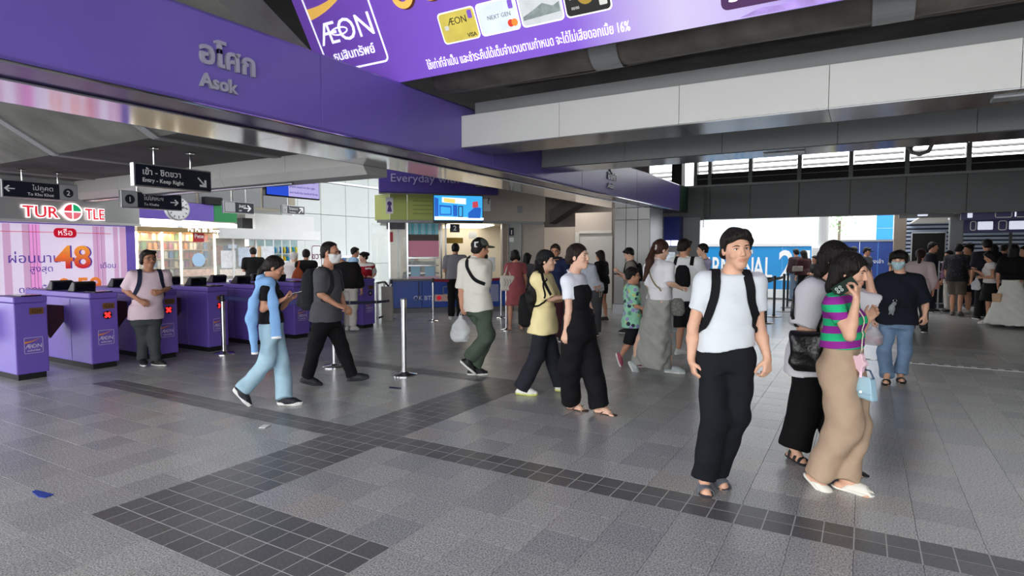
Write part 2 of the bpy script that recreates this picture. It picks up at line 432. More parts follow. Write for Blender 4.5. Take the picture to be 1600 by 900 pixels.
# two pale cross beams
def beam(name, Y, z0, z1, depth, m, soff, label, first, step, flash=0):
    s = struct(name, (FX, Y, z0), label)
    x = FX + .002; e = FX + first; end = 9.0
    while x < end:
        e = min(e, end)
        MB().box((x + .002, Y, z0 + .012), (e - .002, Y + .04, z1)).build('panel', m, s, bevel=.003)
        MB().box((x + .002, Y + .0, z0), (e - .002, Y + depth, z0 + .01)).build('soffit_panel', soff, s)
        x = e; e = x + step
    MB().box((FX + .002, Y + .042, z0 + .012), (FX + .02, Y + depth, z1)).build('end_panel', m, s)
    MB().box((FX + .004, Y + depth - .03, z0 + .012), (9, Y + depth, z1)).build('rear_panel', GREYD, s)
    if flash: MB().box((FX + .15, Y + .09, z1 - .02), (9, Y + .14, z1 + flash)).build('flashing', GREYP, s)
    return s
SOFF = mat('beam_soffit', '#8b8d8f', 0.16, 0.75)
b1 = beam('trim_3', 6.25, 2.9, 3.3, .62, CREAM, SOFF, 'cream panelled cross beam nearest under the hoarding', 1.36, 1.36, .16)
b2 = beam('trim_4', 8.42, 2.91, 3.32, .62, GREYP, SOFF, 'grey panelled cross beam behind the cream one', 1.36, 1.36)
for i, (bb, Y) in enumerate(((b1, 6.25), (b2, 8.42))):
    for x in ((.9,) if i == 0 else (-1.2,)):
        MB().box((x, Y + .2, 2.885), (x + .5, Y + .38, 2.9)).build('light_fitting', mat('fitting_white', '#aeb2b6', .3), bb)

# beam across the paid area
pb = struct('trim_5', (-5.7, 6.4, 2.6), 'pale grey beam crossing above the gate line')
x = -5.66
while x > -15:
    MB().prism([(x - .002, 5.9, 2.62), (x - .002, 5.82, 2.74), (x - .002, 5.82, 2.968), (x - .002, 6.28, 2.968), (x - .002, 6.28, 2.62)], (-1.5, 0, 0)).build('panel', mat('pale_beam', '#b4b3b0', .5, noise=.03), pb); x -= 1.504
MB().tube([(-15, 5.98, 2.6), (-7.2, 5.98, 2.6)], .02, 8).build('conduit', STEEL, pb)
# ------------------------------------------------------------------ far fascia wall with louvres
fw = struct('wall_far', (-4.8, 18.2, 2.6), 'grey panelled wall with louvres above the exit')
xs = [-4.35, -3.94, -2.83, -1.58, -.36, .87, 2.11, 3.33, 4.55, 5.8, 7.0]
for a, c in zip(xs[:-1], xs[1:]):
    MB().box((a + .006, 18.2, 2.58), (c - .006, 18.26, 3.5)).build('panel', GREYD, fw, bevel=.004)
MB().box((-4.35, 18.26, 2.6), (7, 18.4, 3.5)).build('backing', BLACKM, fw)
MB().box((-4.75, 18.12, 3.5), (7, 18.3, 3.56)).build('rail', GREYP, fw)
MB().box((-4.35, 18.1, 2.555), (7, 18.4, 2.578)).build('lower_trim', GREYD, fw)
LOUV = mat('louvre_slat', '#6b675f', 0.5)
LOUD = mat('louvre_slat_dark', '#2d2c2a', 0.6)
for a, c in zip(xs[:-1], xs[1:]):
    MB().box((a - .05, 18.1, 3.56), (a + .05, 18.34, 4.9)).build('mullion', GREYD, fw)
    for k in range(2, 7):
        z = 3.62 + k * .155
        MB().prism([(a + .07, 18.16, z), (a + .07, 18.17, z + .02), (a + .07, 18.34, z + (.09 if k > 1 else .145)), (a + .07, 18.335, z + (.07 if k > 1 else .13))], (c - a - .14, 0, 0)).build('louver_slat', LOUV if k > 1 else LOUD, fw)
    MB().box((a + .05, 18.12, 3.56), (c - .05, 18.14, 3.88)).build('lower_backing', BLACKM, fw); MB().box((a + .05, 18.1, 3.72), (c - .05, 18.12, 3.74)).build('lower_rail', GREYD, fw)
MB().box((-5.05, 18.1, 3.45), (-4.75, 18.5, 4.9)).build('corner_post', BLACKM, fw)
for k in range(5):
    MB().prism([(-6.6, 18.6, 3.5 + k * .13), (-6.6, 18.61, 3.52 + k * .13), (-6.6, 18.75, 3.59 + k * .13), (-6.6, 18.74, 3.57 + k * .13)], (1.7, 0, 0)).build('louver_slat', LOUV, fw)

# ------------------------------------------------------------------ cladded column, machine recess
cl = struct('column', (-5.1, 15.3, 0), 'grey metal clad column below the end of the purple fascia')
CLAD = mat('column_clad', '#9b9b99', 0.35, 0.35, noise=.04, nscale=2)
for k in range(3):
    w = .94 / 3
    MB().box((-5.6 + k * w + .006, 14.8, .26), (-5.6 + (k + 1) * w - .006, 14.84, 2.42)).build('panel', CLAD, cl, bevel=.004)
    MB().box((-5.6 + k * w + .006, 14.8, 2.43), (-5.6 + (k + 1) * w - .006, 14.84, 2.722)).build('top_panel', CLAD, cl)
for k in range(2):
    MB().box((-4.7, 14.845 + k * .53, .26), (-4.66, 14.845 + (k + 1) * .53 - .008, 2.722)).build('side_panel', STEELB, cl)
MB().box((-5.58, 14.84, 0), (-4.7, 15.9, 2.72)).build('core', BLACKM, cl)
MB().box((-5.62, 14.78, 0), (-4.64, 15.92, .25)).build('skirting', STEELB, cl)
w2 = struct('wall_back', (-4.5, 17.6, 0), 'grey panel wall beside the exit opening')
MB().box((-4.75, 17.3, 0), (-4.02, 17.4, 2.58)).build('panel', GREYP, w2)
MB().box((-4.02, 17.34, 0), (-3.96, 17.44, 2.5)).build('steel_edge', STEEL, w2)
MB().box((-5.62, 17.5, 2.3), (-3.97, 17.6, 3.44)).build('upper_panel', GREYD, w2); MB().box((-5.62, 17.62, 0), (-4.5, 17.7, 2.3)).build('rear_panel', GREYD, w2)
# ------------------------------------------------------------------ ticket hall walls to the right of the booth
wl = struct('wall_ticket', (-6.5, 15.4, 0), 'beige panelled wall with a door beside the ticket windows')
def wall_px(xa, xb, yt, yb_, Y, m, name='panel', th=.05, bev=0):
    a = on_Y(xa, yt, Y); c = on_Y(xb, yt, Y); zb = 0 if yb_ is None else on_Y(xa, yb_, Y)[2]
    return MB().box((a[0], Y, zb), (c[0], Y + th, a[2])).build(name, m, wl, bevel=bev)
wall_px(829, 899, 356, None, 16.2, BEIGE, bev=.01)
wall_px(899, 956, 333, 363, 15.9, BEIGE); wall_px(899, 905, 363, None, 15.9, mat('door_frame', '#c2bfba', .4), 'door_frame'); wall_px(905, 956, 361, 365, 15.88, mat('door_frame', '#c2bfba', .4), 'door_frame')
d1 = struct('door_1', (-6.2, 15.95, 0), 'plain pale grey service door')
a = on_Y(905.5, 366, 15.93); c = on_Y(957, 366, 15.93)
MB().box((a[0], 15.93, .01), (c[0], 15.97, a[2])).build('leaf', mat('door_grey', '#b9b6b2', .45), d1, bevel=.004)
MB().tube([(c[0] - .12, 15.9, 1.0), (c[0] - .3, 15.9, 1.0)], .015, 8).build('handle', BLACK, d1)
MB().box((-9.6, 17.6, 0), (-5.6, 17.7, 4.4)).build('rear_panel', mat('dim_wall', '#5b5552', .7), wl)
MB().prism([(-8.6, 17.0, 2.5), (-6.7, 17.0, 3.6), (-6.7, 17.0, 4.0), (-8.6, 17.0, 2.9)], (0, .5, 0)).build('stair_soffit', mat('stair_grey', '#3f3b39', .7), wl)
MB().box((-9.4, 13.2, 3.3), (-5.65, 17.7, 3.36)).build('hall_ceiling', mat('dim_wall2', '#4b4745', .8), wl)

for x, y in ((-7.0, 15.2), (-6.4, 16.8)):
    MB().box((x - .6, y - .08, 3.27), (x + .6, y + .08, 3.298)).build('light_fitting', mat('tube_white', '#ffffff', .4, emit=3), wl); lamp('hall_fill_lamp', (x, y, 3.25), (0, 0, 0), 1.2, .16, 17, (1, .95, .88))  # fill lamps with invented fittings, added to brighten the hall walls
# ------------------------------------------------------------------ hoarding above the hall
BBU = np.array([0, -.5, math.sqrt(.75)])
BB0 = np.array([-5.36, 5.12, 3.475])
bb = thing('billboard', BB0 + (3.6, -.7, 1.2), 'huge tilted purple credit card hoarding hung under the concrete', 'billboard')
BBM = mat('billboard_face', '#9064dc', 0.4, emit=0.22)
# a printed colour fade towards the right, part of the artwork
nt = BBM.node_tree; tcn = nt.nodes.new('ShaderNodeTexCoord'); sp = nt.nodes.new('ShaderNodeSeparateXYZ'); mr = nt.nodes.new('ShaderNodeMapRange'); cr = nt.nodes.new('ShaderNodeValToRGB')
nt.links.new(tcn.outputs['Object'], sp.inputs[0]); nt.links.new(sp.outputs[0], mr.inputs['Value']); mr.inputs[1].default_value = -3.6; mr.inputs[2].default_value = 3.6
nt.links.new(mr.outputs[0], cr.inputs[0])
for p, c in ((.0, '#8a5ed8'), (.42, '#8e63dc'), (.55, '#d9cdf2'), (.62, '#cdbdf0'), (.75, '#8a5ad4'), (1.0, '#8555d0')):
    if p in (0., 1.): e = cr.color_ramp.elements[0 if p == 0 else -1]; e.position = p
    else: e = cr.color_ramp.elements.new(p)
    e.color = (*lin(c), 1)
for s_ in ('Base Color', 'Emission Color'): nt.links.new(cr.outputs[0], nt.nodes['Principled BSDF'].inputs[s_])
plate('face', BB0 - RY * .145 - BBU * .03, RY, 7.35, BBU, 2.6, .06, BBM, bb)
frb = frame2(BB0, RY, BBU)
MB().obox(frb(-.17, -.05, -.16), frb(7.4, 0, 0) - frb(0, 0, 0), frb(0, 2.68, 0) - frb(0, 0, 0), frb(0, 0, .095) - frb(0, 0, 0)).build('casing', mat('casing_grey', '#55565a', .5), bb)
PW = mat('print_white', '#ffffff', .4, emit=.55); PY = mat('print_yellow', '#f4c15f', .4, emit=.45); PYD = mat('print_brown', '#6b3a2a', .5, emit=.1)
def aeon(fr, x, y, w, parent, mw, mo, thai=True, e=.002, lw=.012):
    """square emblem: rounded outline, orange sweep, linked capital letters and a small line below"""
    h = w
    outline('emblem_outline', fr, x, y, x + w, y + h, lw * w / .9 * 1.6, mw, parent, r=.07 * w, z0=.0015, th=e)
    P = []; Q = []
    for k in range(13):
        t = k / 12; xx = x + w * (.03 + .8 * t); yy = y + h * (.64 + .08 * t + .19 * t * t)
        P.append((xx, yy)); Q.append((xx - w * .005, yy + h * (.11 * (1 - t) + .015)))
    flat('emblem_sweep', fr, P + Q[::-1], .0015, e, mo, parent)
    r = fr(1, 0) - fr(0, 0); u = fr(0, 1) - fr(0, 0)
    text('emblem_lettering', 'ÆON', fr(x + w * .5, y + h * .33, .003), r, w * .36, mw, parent, ext=e / 2, up=u, ax='CENTER')
    rg = []
    for k in range(20):
        q = 2 * math.pi * k / 20; rg.append((x + w * (.40 + .14 * math.cos(q)), y + h * (.45 + .05 * math.sin(q))))
    b = MB(); n = 20
    for s_, z in ((1, .0015), (1, .0015 + e)):
        b.v += [tuple(fr(p[0], p[1], z)) for p in rg]
        b.v += [tuple(fr(x + w * .40 + (p[0] - x - w * .40) * .86, y + h * .45 + (p[1] - y - h * .45) * .62, z)) for p in rg]
    for i in range(n):
        j = (i + 1) % n; b.f += [(2 * n + i, 2 * n + j, 3 * n + j, 3 * n + i), (i, j, 2 * n + j, 2 * n + i)]; b.mi += [0, 0]
    b.build('emblem_ring', mw, parent)
    if thai: text('emblem_lettering', 'ธนสินทรัพย์', fr(x + w * .5, y + h * .13, .003), r, w * .145, mw, parent, ext=e / 2, up=u, ax='CENTER', bold=.002 * w)
aeon(frb, .0, .205, .9, bb, PW, PY, e=.004)
# foot of a large printed headline, mostly above the frame
for (x, y, r) in ((1.32, .79, .135), (1.66, .80, .135)):
    for dz, dx, m_ in ((.002, .025, PYD), (.006, 0, PY)):
        b = MB(); P = [frb(x + dx + rr * math.cos(q), y - dx * .6 + rr * math.sin(q), dz) for rr in (r, r * .52) for q in [2 * math.pi * k / 28 for k in range(28)]]
        b.add(P, [(k, (k + 1) % 28, 28 + (k + 1) % 28, 28 + k) for k in range(28)]).build('headline_stroke', m_, bb)
text('lettering', 'ใช้เท่าที่จำเป็น และชำระคืนได้เต็มจำนวนตามกำหนด จะได้ไม่เสียดอกเบี้ย 16%', frb(1.36, .045, .004), RY, .12, PW, bb, ext=.002, up=BBU, fit=2.2)
cards = [('#d8c65a', .2), ('#dfeaf2', .2), ('#cfd3d6', .2), ('#22211f', .2)]
for k, (c, _) in enumerate(cards):
    x = 1.665 + k * .45; w, h = .41, .27; y = .255
    flat('card_border', frb, rrect(x - .012, y - .012, x + w + .012, y + h + .012, .04), .001, .002, PW, bb)
    flat('card_print', frb, rrect(x, y, x + w, y + h, .035), .003, .002, mat('card_%d' % k, c, .4, emit=.35, noise=.12, nscale=6), bb)
    DK = mat('card_ink', '#3a3626', .5); LK = mat('card_light', '#e8e6df', .5, emit=.2)
    if k == 0:
        text('card_lettering', 'ÆON', frb(x + 0.205, y + 0.156, .006), RY, .09, DK, bb, .001, BBU, 'CENTER'); text('card_lettering', 'VISA', frb(x + 0.385, y + 0.016, .006), RY, .053, DK, bb, .001, BBU, 'RIGHT', bold=.001)
        flat('card_emblem', frb, rrect(x + 0.336, y + 0.180, x + 0.385, y + 0.254, .01), .005, .001, BBM, bb); flat('card_chip', frb, rrect(x + 0.041, y + 0.115, x + 0.090, y + 0.156, .01), .005, .001, LK, bb)
    if k == 1:
        text('card_lettering', 'NEXT GEN', frb(x + 0.090, y + 0.123, .006), RY, .053, mat('card_grey', '#7a8288', .5), bb, .001, BBU)
        flat('card_disc', frb, disc(x + 0.328, y + 0.057, .033), .005, .001, mat('card_red', '#e0442e', .5, emit=.3), bb); flat('card_disc', frb, disc(x + 0.369, y + 0.057, .033), .0065, .001, mat('card_orange', '#f0923a', .5, emit=.3), bb)
        flat('card_emblem', frb, rrect(x + 0.336, y + 0.180, x + 0.385, y + 0.254, .01), .005, .001, BBM, bb)
    if k == 2:
        flat('card_picture', frb, [(x + 0.016, y + 0.082), (x + 0.131, y + 0.123), (x + 0.230, y + 0.164), (x + 0.328, y + 0.123), (x + 0.394, y + 0.148), (x + 0.394, y + 0.066), (x + 0.016, y + 0.049)], .005, .001, mat('card_land', '#9aa7a4', .5, emit=.15, noise=.3, nscale=14), bb)
    if k == 3:
        text('card_lettering', '0123', frb(x + 0.041, y + 0.131, .006), RY, .05, LK, bb, .001, BBU); flat('card_ring', frb, disc(x + 0.197, y + 0.156, .082), .005, .001, mat('card_gold', '#b99a3e', .4, emit=.15), bb)
        flat('card_label', frb, rrect(x + 0.312, y + 0.041, x + 0.385, y + 0.115, .01), .005, .001, LK, bb); text('card_lettering', '00/00', frb(x + 0.049, y + 0.049, .006), RY, .033, LK, bb, .001, BBU)
flat('plaque', frb, rrect(4.32, .055, 5.6, .32, .05), .001, .003, mat('plaque_plum', '#563064', .5, emit=.1), bb)
text('lettering', 'รับส่วนลด', frb(4.37, .11, .006), RY, .2, PW, bb, .001, BBU)
flat('mountain_print', frb, [(4.45, -.02), (4.62, .03), (4.75, .02), (4.95, .045), (5.1, .05), (5.3, .04), (5.5, .0), (5.6, -.02)], .001, .002, mat('mountain_lilac', '#b79ae6', .5, emit=.25, noise=.35, nscale=7), bb)
for x in (-.2, 2.1, 4.4):
    MB().tube([frb(x + .6, 2.4, -.16), frb(x + .6, 2.4, -.16) + np.array([0, .5, .35])], .03, 8).build('hanger', STEELB, bb)

pp = thing('drain_pipe', (0, 5.5, 3.35), 'fat dark drain pipe strapped below the tilted hoarding', 'pipe')
PIPE = mat('pipe_black', '#625d57', .6, noise=.5, nscale=3, bump=.5, bscale=12)
MB().tube([(-4.25, 5.66, 3.62), (6.5, 5.66, 3.62)], .2, 24).build('barrel', PIPE, pp, True)
for x in (-2.35, .0, 2.4):
    b = MB(); n = 20
    for r0 in (.205, .22):
        for xx in (x, x + .28): b.v += [(xx, 5.66 + r0 * math.cos(q), 3.62 + r0 * math.sin(q)) for q in [math.pi * (1 + k / n * 1.2) - .3 for k in range(n + 1)]]
    for i in range(n):
        k = n + 1
        b.f += [(i, i + 1, k + i + 1, k + i), (2 * k + i, 3 * k + i, 3 * k + i + 1, 2 * k + i + 1)]; b.mi += [0, 0]
    b.obox((x, 5.83, 3.56), (.28, 0, 0), (0, .4, .02), (0, 0, .02))
    b.build('strap', GREYP, pp)
b = MB(); b.tube([(-4.2, 5.98, 3.52), (-2.6, 6.0, 3.5), (-1.2, 5.97, 3.53), (.6, 6.0, 3.51), (3, 5.98, 3.52)], .014, 6); b.build('cable', mat('cable_grey', '#6d665e', .7), pp)

# ------------------------------------------------------------------ ticket gates
PLATE = mat('plate_bronze', '#6e4a1e', .4, noise=.1); PLT = mat('plate_letter', '#2a1c0a', .5)
LOGOW = mat('logo_white', '#dcd8ea', .5); LOGOO = mat('logo_orange', '#dd8a45', .5)
REDX = mat('signal_red', '#ff1d1d', .4, emit=3.0); FLAP = mat('flap_maroon', '#4a1a22', .4)
SCRN = mat('screen_dark', '#0b1116', .12); EDGE = mat('purple_edge', '#8674c4', .35)
def gate(y0, num, label, pods, flap, signal=True, L=1.9):
    g = thing('ticket_gate', (-9.0, y0 + .175, 0), label, 'ticket gate', 'purple ticket gates in a row')
    x = -9.0; w = .36
    MB().box((x - L, y0 + .005, .075), (x, y0 + w - .005, .965)).build('body', PURPLE_G, g, bevel=.012)
    MB().box((x - L - .006, y0, .967), (x + .006, y0 + w, 1.045)).build('top_cover', PURPLE_G, g, bevel=.015)
    MB().box((x - L + .03, y0 + .03, 0), (x - .03, y0 + w - .03, .075)).build('plinth', BLACKM, g)
    for dx in (.55, 1.25): MB().box((x - dx - .004, y0 - .0005, .09), (x - dx + .004, y0 + .006, .95)).build('panel_seam', EDGE, g)
    fr = frame2((x + .0065, y0, 0), RX, UPZ)
    flat('number_plate', fr, rrect(.16, .82, .31, .90, .004), 0, .004, PLATE, g)
    text('plate_lettering', num, fr(.235, .838, .005), RX, .06, PLT, g, .001, ax='CENTER', bold=.001)
    if signal:
        flat('signal_disc', fr, disc(.215, .735, .058), 0, .006, BLACK, g)
        if signal == 'arrow': flat('signal_arrow', fr, arrow(fr, .215, .735, .035, 180), .007, .002, LOGOW, g)
        for a in (45, -45) if signal is True else ():
            c, s_ = math.cos(math.radians(a)), math.sin(math.radians(a))
            flat('signal_cross', fr, [(.215 + c * p - s_ * q, .735 + s_ * p + c * q) for p, q in ((-.045, -.013), (.045, -.013), (.045, .013), (-.045, .013))], .007, .003, REDX, g)
    aeon(fr, .09, .33, .2, g, LOGOW, LOGOO, e=.001)
    for px_ in pods:
        b = MB(); X = x - px_
        b.prism([(X, y0 + .04, 1.045), (X + .02, y0 + .04, 1.17), (X - .05, y0 + .04, 1.19), (X - .2, y0 + .04, 1.045)], (0, .28, 0)); o = b.build('screen_pod', BLACK, g, bevel=.012)
        MB().obox((X + .004, y0 + .07, 1.07), (0, .22, 0), (.0155, 0, .088), (.003, 0, 0)).build('display', SCRN, o)
    MB().box((x - .34, y0 + .1, 1.046), (x - .04, y0 + .32, 1.06)).build('card_reader', SCRN, g, bevel=.004)
    if flap:
        b = MB(); b.prism([(x - .78, y0 + w, .85), (x - .78, y0 + w + .2, .88), (x - .78, y0 + w + .22, .5), (x - .78, y0 + w + .17, .4), (x - .78, y0 + w, .62)], (.06, 0, 0)); b.build('flap', FLAP, g, bevel=.01)
        b = MB(); b.prism([(x - .78, y0, .85), (x - .78, y0 - .2, .88), (x - .78, y0 - .22, .5), (x - .78, y0 - .17, .4), (x - .78, y0, .62)], (.06, 0, 0)); b.build('flap', FLAP, g, bevel=.01)
    return g
G = [(3.235, 'G19', 'purple gate with number G19 and no signal disc at the end of the row', [], True, False, .62),
     (4.075, 'G18', 'purple gate with number G18 and a red cross signal', [.5, 1.15], True, True, 1.9),
     (4.92, 'G17', 'purple gate just behind the man in the pink polo shirt', [.6, 1.2], True, True, 1.9),
     (5.76, 'G16', 'purple gate behind the near belt post with red cross', [.5, 1.25], True, True, 1.9),
     (6.60, 'G15', 'purple gate half hidden by the woman with the sky blue sweater', [.5, 1.2], False, True, 1.9),
     (7.44, 'G14', 'purple gate seen between the woman in jeans and the masked man', [.6, 1.2], False, False, 1.9),
     (8.28, 'G13', 'purple gate mostly hidden behind the masked man', [.5], False, False, 1.9),
     (9.20, 'G9', 'purple gate standing last in the row beside the staff woman', [], False, 'arrow', 1.0)]
for g_ in G: gate(*g_)

# ------------------------------------------------------------------ posts and belts
def post(p, h, label, group, r=.032, base=.15, steel=CHROME, head=True, cap_m=BLACK, belt=None):
    t = thing('barrier_post', (p[0], p[1], 0), label, 'barrier post', group)
    MB().lathe((p[0], p[1], 0), [(base, 0), (base, .012), (base * .9, .022), (r * 1.8, .03), (r * 1.2, .05)], 28).build('base', steel, t, True)
    MB().lathe((p[0], p[1], 0), [(r, .03), (r, h - .1)], 18).build('pole', steel, t, True)
    MB().lathe((p[0], p[1], 0), [(r * 1.15, h - .1), (r * 1.15, h - .01), (r * .9, h)], 18).build('head', cap_m if head else steel, t, True)
    return t
def belt(a, c, z, w, m, label, txt=None, group=None, sag=.02):
    z0, z1 = z if isinstance(z, tuple) else (z, z); a, c = np.array([a[0], a[1], z0]), np.array([c[0], c[1], z1]); mid = (a + c) / 2
    t = thing('barrier_belt', mid, label, 'barrier belt', group)
    n = 8; P = [a + (c - a) * k / n - UPZ * sag * 4 * (k / n) * (1 - k / n) for k in range(n + 1)]
    d = (c - a) / np.linalg.norm(c - a); nn = np.cross(d, UPZ)
    MB().ribbon(P, UPZ * w / 2, nn * .0015).build('webbing', m, t)
    if txt:
        nx = -nn if nn[0] < 0 else nn; r = np.cross(UPZ, nx)
        for f in txt: text('belt_lettering', 'BTS', a + (c - a) * f - UPZ * (sag * 4 * f * (1 - f) + .018) + nx * .004, r, .06, WHITEL, t, .0005, ax='CENTER', bold=.0015)
    return t
BELTB = mat('belt_navy', '#20245e', .7); BELTR = mat('belt_red', '#8c1830', .7); BELTK = mat('belt_black', '#121318', .7)
pA, pB, pC = on_z(632, 586), on_z(350, 553), on_z(523, 573)
post(pA, 1.0, 'shiny steel post standing alone near the dark tile crossing', 'steel belt posts', r=.038, base=.17, head=False)
post(pB, .93, 'steel belt post standing in front of the fourth purple gate', 'steel belt posts', r=.036, base=.16)
post(pC, .98, 'steel belt post partly hidden by the masked man', 'steel belt posts', base=.17)
pD, pE = on_z(612, 499), on_z(600, 497)
belt((pB[0], pB[1]), (pC[0], pC[1]), (.89, .9), .055, BELTB, 'navy lettered belt between the steel posts behind the woman in jeans', (.3,))
belt((pC[0], pC[1]), (pD[0], pD[1]), (.9, .45), .055, BELTB, 'navy lettered belt running back from the masked man to the booth', (.18, .62))
post(pD, .95, 'slim steel post at the end of the navy belt by the booth', 'steel belt posts', r=.025, base=.12)
q1, q2, q3, q4 = on_z(677, 502), on_z(783, 497), on_z(791, 516), on_z(840, 500)
for p, l in ((q1, 'queue post at the corner of the blue ticket counter'), (q2, 'queue post behind the man in the beige shirt'), (q3, 'queue post in front of the woman in the red dress'), (q4, 'queue post behind the woman in the yellow shirt')):
    post(p, 1.0, l, 'queue posts by the ticket counter', r=.024, base=.13)
belt(q1, q2, .95, .06, BELTR, 'dark red queue belt in front of the blue counter')
belt(q2, q4, .95, .06, BELTR, 'dark red queue belt beside the red dress')
kp = [on_z(1196, 505), on_z(1209, 495), on_z(1224, 487), on_z(1230, 481)]
kl = ['black barrier post nearest in the group by the exit', 'second black barrier post of the exit group', 'third black barrier post of the exit group', 'black barrier post farthest in the exit group']
for p, l in zip(kp, kl): post(p, 1.02, l, 'black barrier posts at the exit', r=.03, base=.18, steel=BLACK)
kq = on_z(1150, 490); post(kq, 1.02, 'black barrier post hidden behind the young man in white', 'black barrier posts at the exit', r=.03, base=.18, steel=BLACK)
for a, c, l in ((kp[1], kq, 'black belt running behind the young man in the white shirt'), (kp[2], kp[1], 'black belt between the second and third exit posts'), (kp[0], kp[1], 'short black belt at the nearest exit post')):
    belt(a, c, .95, .07, BELTK, l)

# ------------------------------------------------------------------ hanging signs
SFR = mat('sign_frame', '#b8b9bb', .3, .8); SGREY = mat('sign_grey', '#a9abad', .5)
def hanging(name, X, ya, yb_, z0, z1, label, build, top=2.97, poles=True, th=.09):
    s = thing(name, (X, (ya + yb_) / 2, z0), label, 'sign', 'hanging direction signs')
    MB().box((X - th, ya, z0), (X - .004, yb_, z1)).build('housing', SFR, s, bevel=.006)
    fr = frame2((X, ya, z0), RX, UPZ); W_ = yb_ - ya; H_ = z1 - z0
    flat('face', fr, rrect(.02, .018, W_ - .012, H_ - .018, .004), -.003, .004, NAVYS, s)
    if poles:
        for f in (.27, .74):
            MB().tube([(X - th / 2, ya + W_ * f, z1), (X - th / 2, ya + W_ * f, top)], .014, 10).build('hanger', CHROME, s, True)
            MB().lathe((X - th / 2, ya + W_ * f, top - .02), [(.06, 0), (.05, .012), (.02, .02)], 16).build('flange', CHROME, s, True)
    build(s, fr, W_, H_); return s
def s_entry(s, fr, w, h):
    text('lettering', 'เข้า - ชิดขวา', fr(.1, h * .53, .003), RX, h * .36, WHITEL, s, .001, bold=.0012)
    text('lettering', 'Entry - Keep Right', fr(.1, h * .22, .003), RX, h * .24, WHITEL, s, .001, bold=.0012)
    flat('arrow', fr, arrow(fr, w - .14, h * .42, .09, -45), .002, .002, WHITEL, s)
hanging('direction_sign', -8.0, 4.19, 5.24, 2.44, 2.74, 'navy hanging sign with slanting arrow above the gates', s_entry)
def s_khu(s, fr, w, h):
    flat('arrow', fr, arrow(fr, .1, h * .5, .075, 180), .002, .002, WHITEL, s)
    text('lettering', 'ไปคูคต', fr(w * .66, h * .5, .003), RX, h * .38, WHITEL, s, .001, ax='RIGHT')
    text('lettering', 'To Khu Khot', fr(w * .66, h * .18, .003), RX, h * .24, WHITEL, s, .001, ax='RIGHT', bold=.001)
    flat('number_panel', fr, rrect(w * .74, .02, w - .016, h - .02, .003), .001, .003, SGREY, s); flat('number_disc', fr, disc(w * .86, h * .47, h * .27), .004, .002, NAVYS, s)
    text('lettering', '2', fr(w * .86, h * .33, .008), RX, h * .4, WHITEL, s, .001, ax='CENTER', bold=.001)
hanging('direction_sign', -12.0, 4.24, 5.33, 2.49, 2.78, 'navy hanging sign with left arrow and a number two disc', s_khu)
def s_kheha(s, fr, w, h):
    flat('number_panel', fr, rrect(.016, .02, w * .25, h - .02, .003), .001, .003, SGREY, s); flat('number_disc', fr, disc(w * .13, h * .5, h * .27), .004, .002, NAVYS, s)
    text('lettering', '1', fr(w * .13, h * .36, .008), RX, h * .4, WHITEL, s, .001, ax='CENTER', bold=.001)
    text('lettering', 'ไปเคหะฯ', fr(w * .35, h * .52, .003), RX, h * .36, WHITEL, s, .001)
    text('lettering', 'To Kheha', fr(w * .35, h * .2, .003), RX, h * .22, WHITEL, s, .001)
    flat('arrow', fr, arrow(fr, w - .14, h * .48, .08, 0), .002, .002, WHITEL, s)
def span(X, xa, ya_, xb, yb2): a = on_X(xa, ya_, X); c = on_X(xb, yb2, X); return a, c
a, c = span(-11.0, 190, 324, 284, 303)
hanging('direction_sign', -11.0, a[1], c[1], a[2], a[2] + .3, 'navy hanging sign with a number one disc in front of the clock', s_kheha)
def s_exit(s, fr, w, h):
    text('lettering', 'ลิฟต์', fr(w * .48, h * .5, .003), RX, h * .36, WHITEL, s, .001); text('lettering', 'Lift', fr(w * .48, h * .18, .003), RX, h * .22, WHITEL, s, .001)
    flat('arrow', fr, arrow(fr, w - .22, h * .48, .13, 0), .002, .002, WHITEL, s); flat('pale_panel', fr, rrect(.03, .03, w * .36, h - .03, .003), .001, .003, SGREY, s)
a, c = span(-15.5, 350, 332, 397, 321); hanging('direction_sign', -15.5, a[1], c[1], a[2], a[2] + .33, 'far blue sign with right arrow hung beside the green panel', s_exit, top=3.9)
def s_far(s, fr, w, h):
    flat('number_panel', fr, rrect(.03, .03, w * .22, h - .03, .003), .001, .003, SGREY, s); text('lettering', '1', fr(w * .12, h * .3, .006), RX, h * .4, NAVYS, s, .001, ax='CENTER', bold=.002)
    text('lettering', 'ไปเคหะฯ', fr(w * .3, h * .5, .003), RX, h * .36, WHITEL, s, .001); text('lettering', 'To Kheha', fr(w * .3, h * .18, .003), RX, h * .22, WHITEL, s, .001)
    flat('arrow', fr, arrow(fr, w - .15, h * .5, .13, 45), .002, .002, WHITEL, s)
a, c = span(-15.5, 441, 334, 476, 322); hanging('direction_sign', -15.5, a[1], c[1], a[2], a[2] + .28, 'far black sign with slanting arrow below the blue screen', s_far, top=3.9)
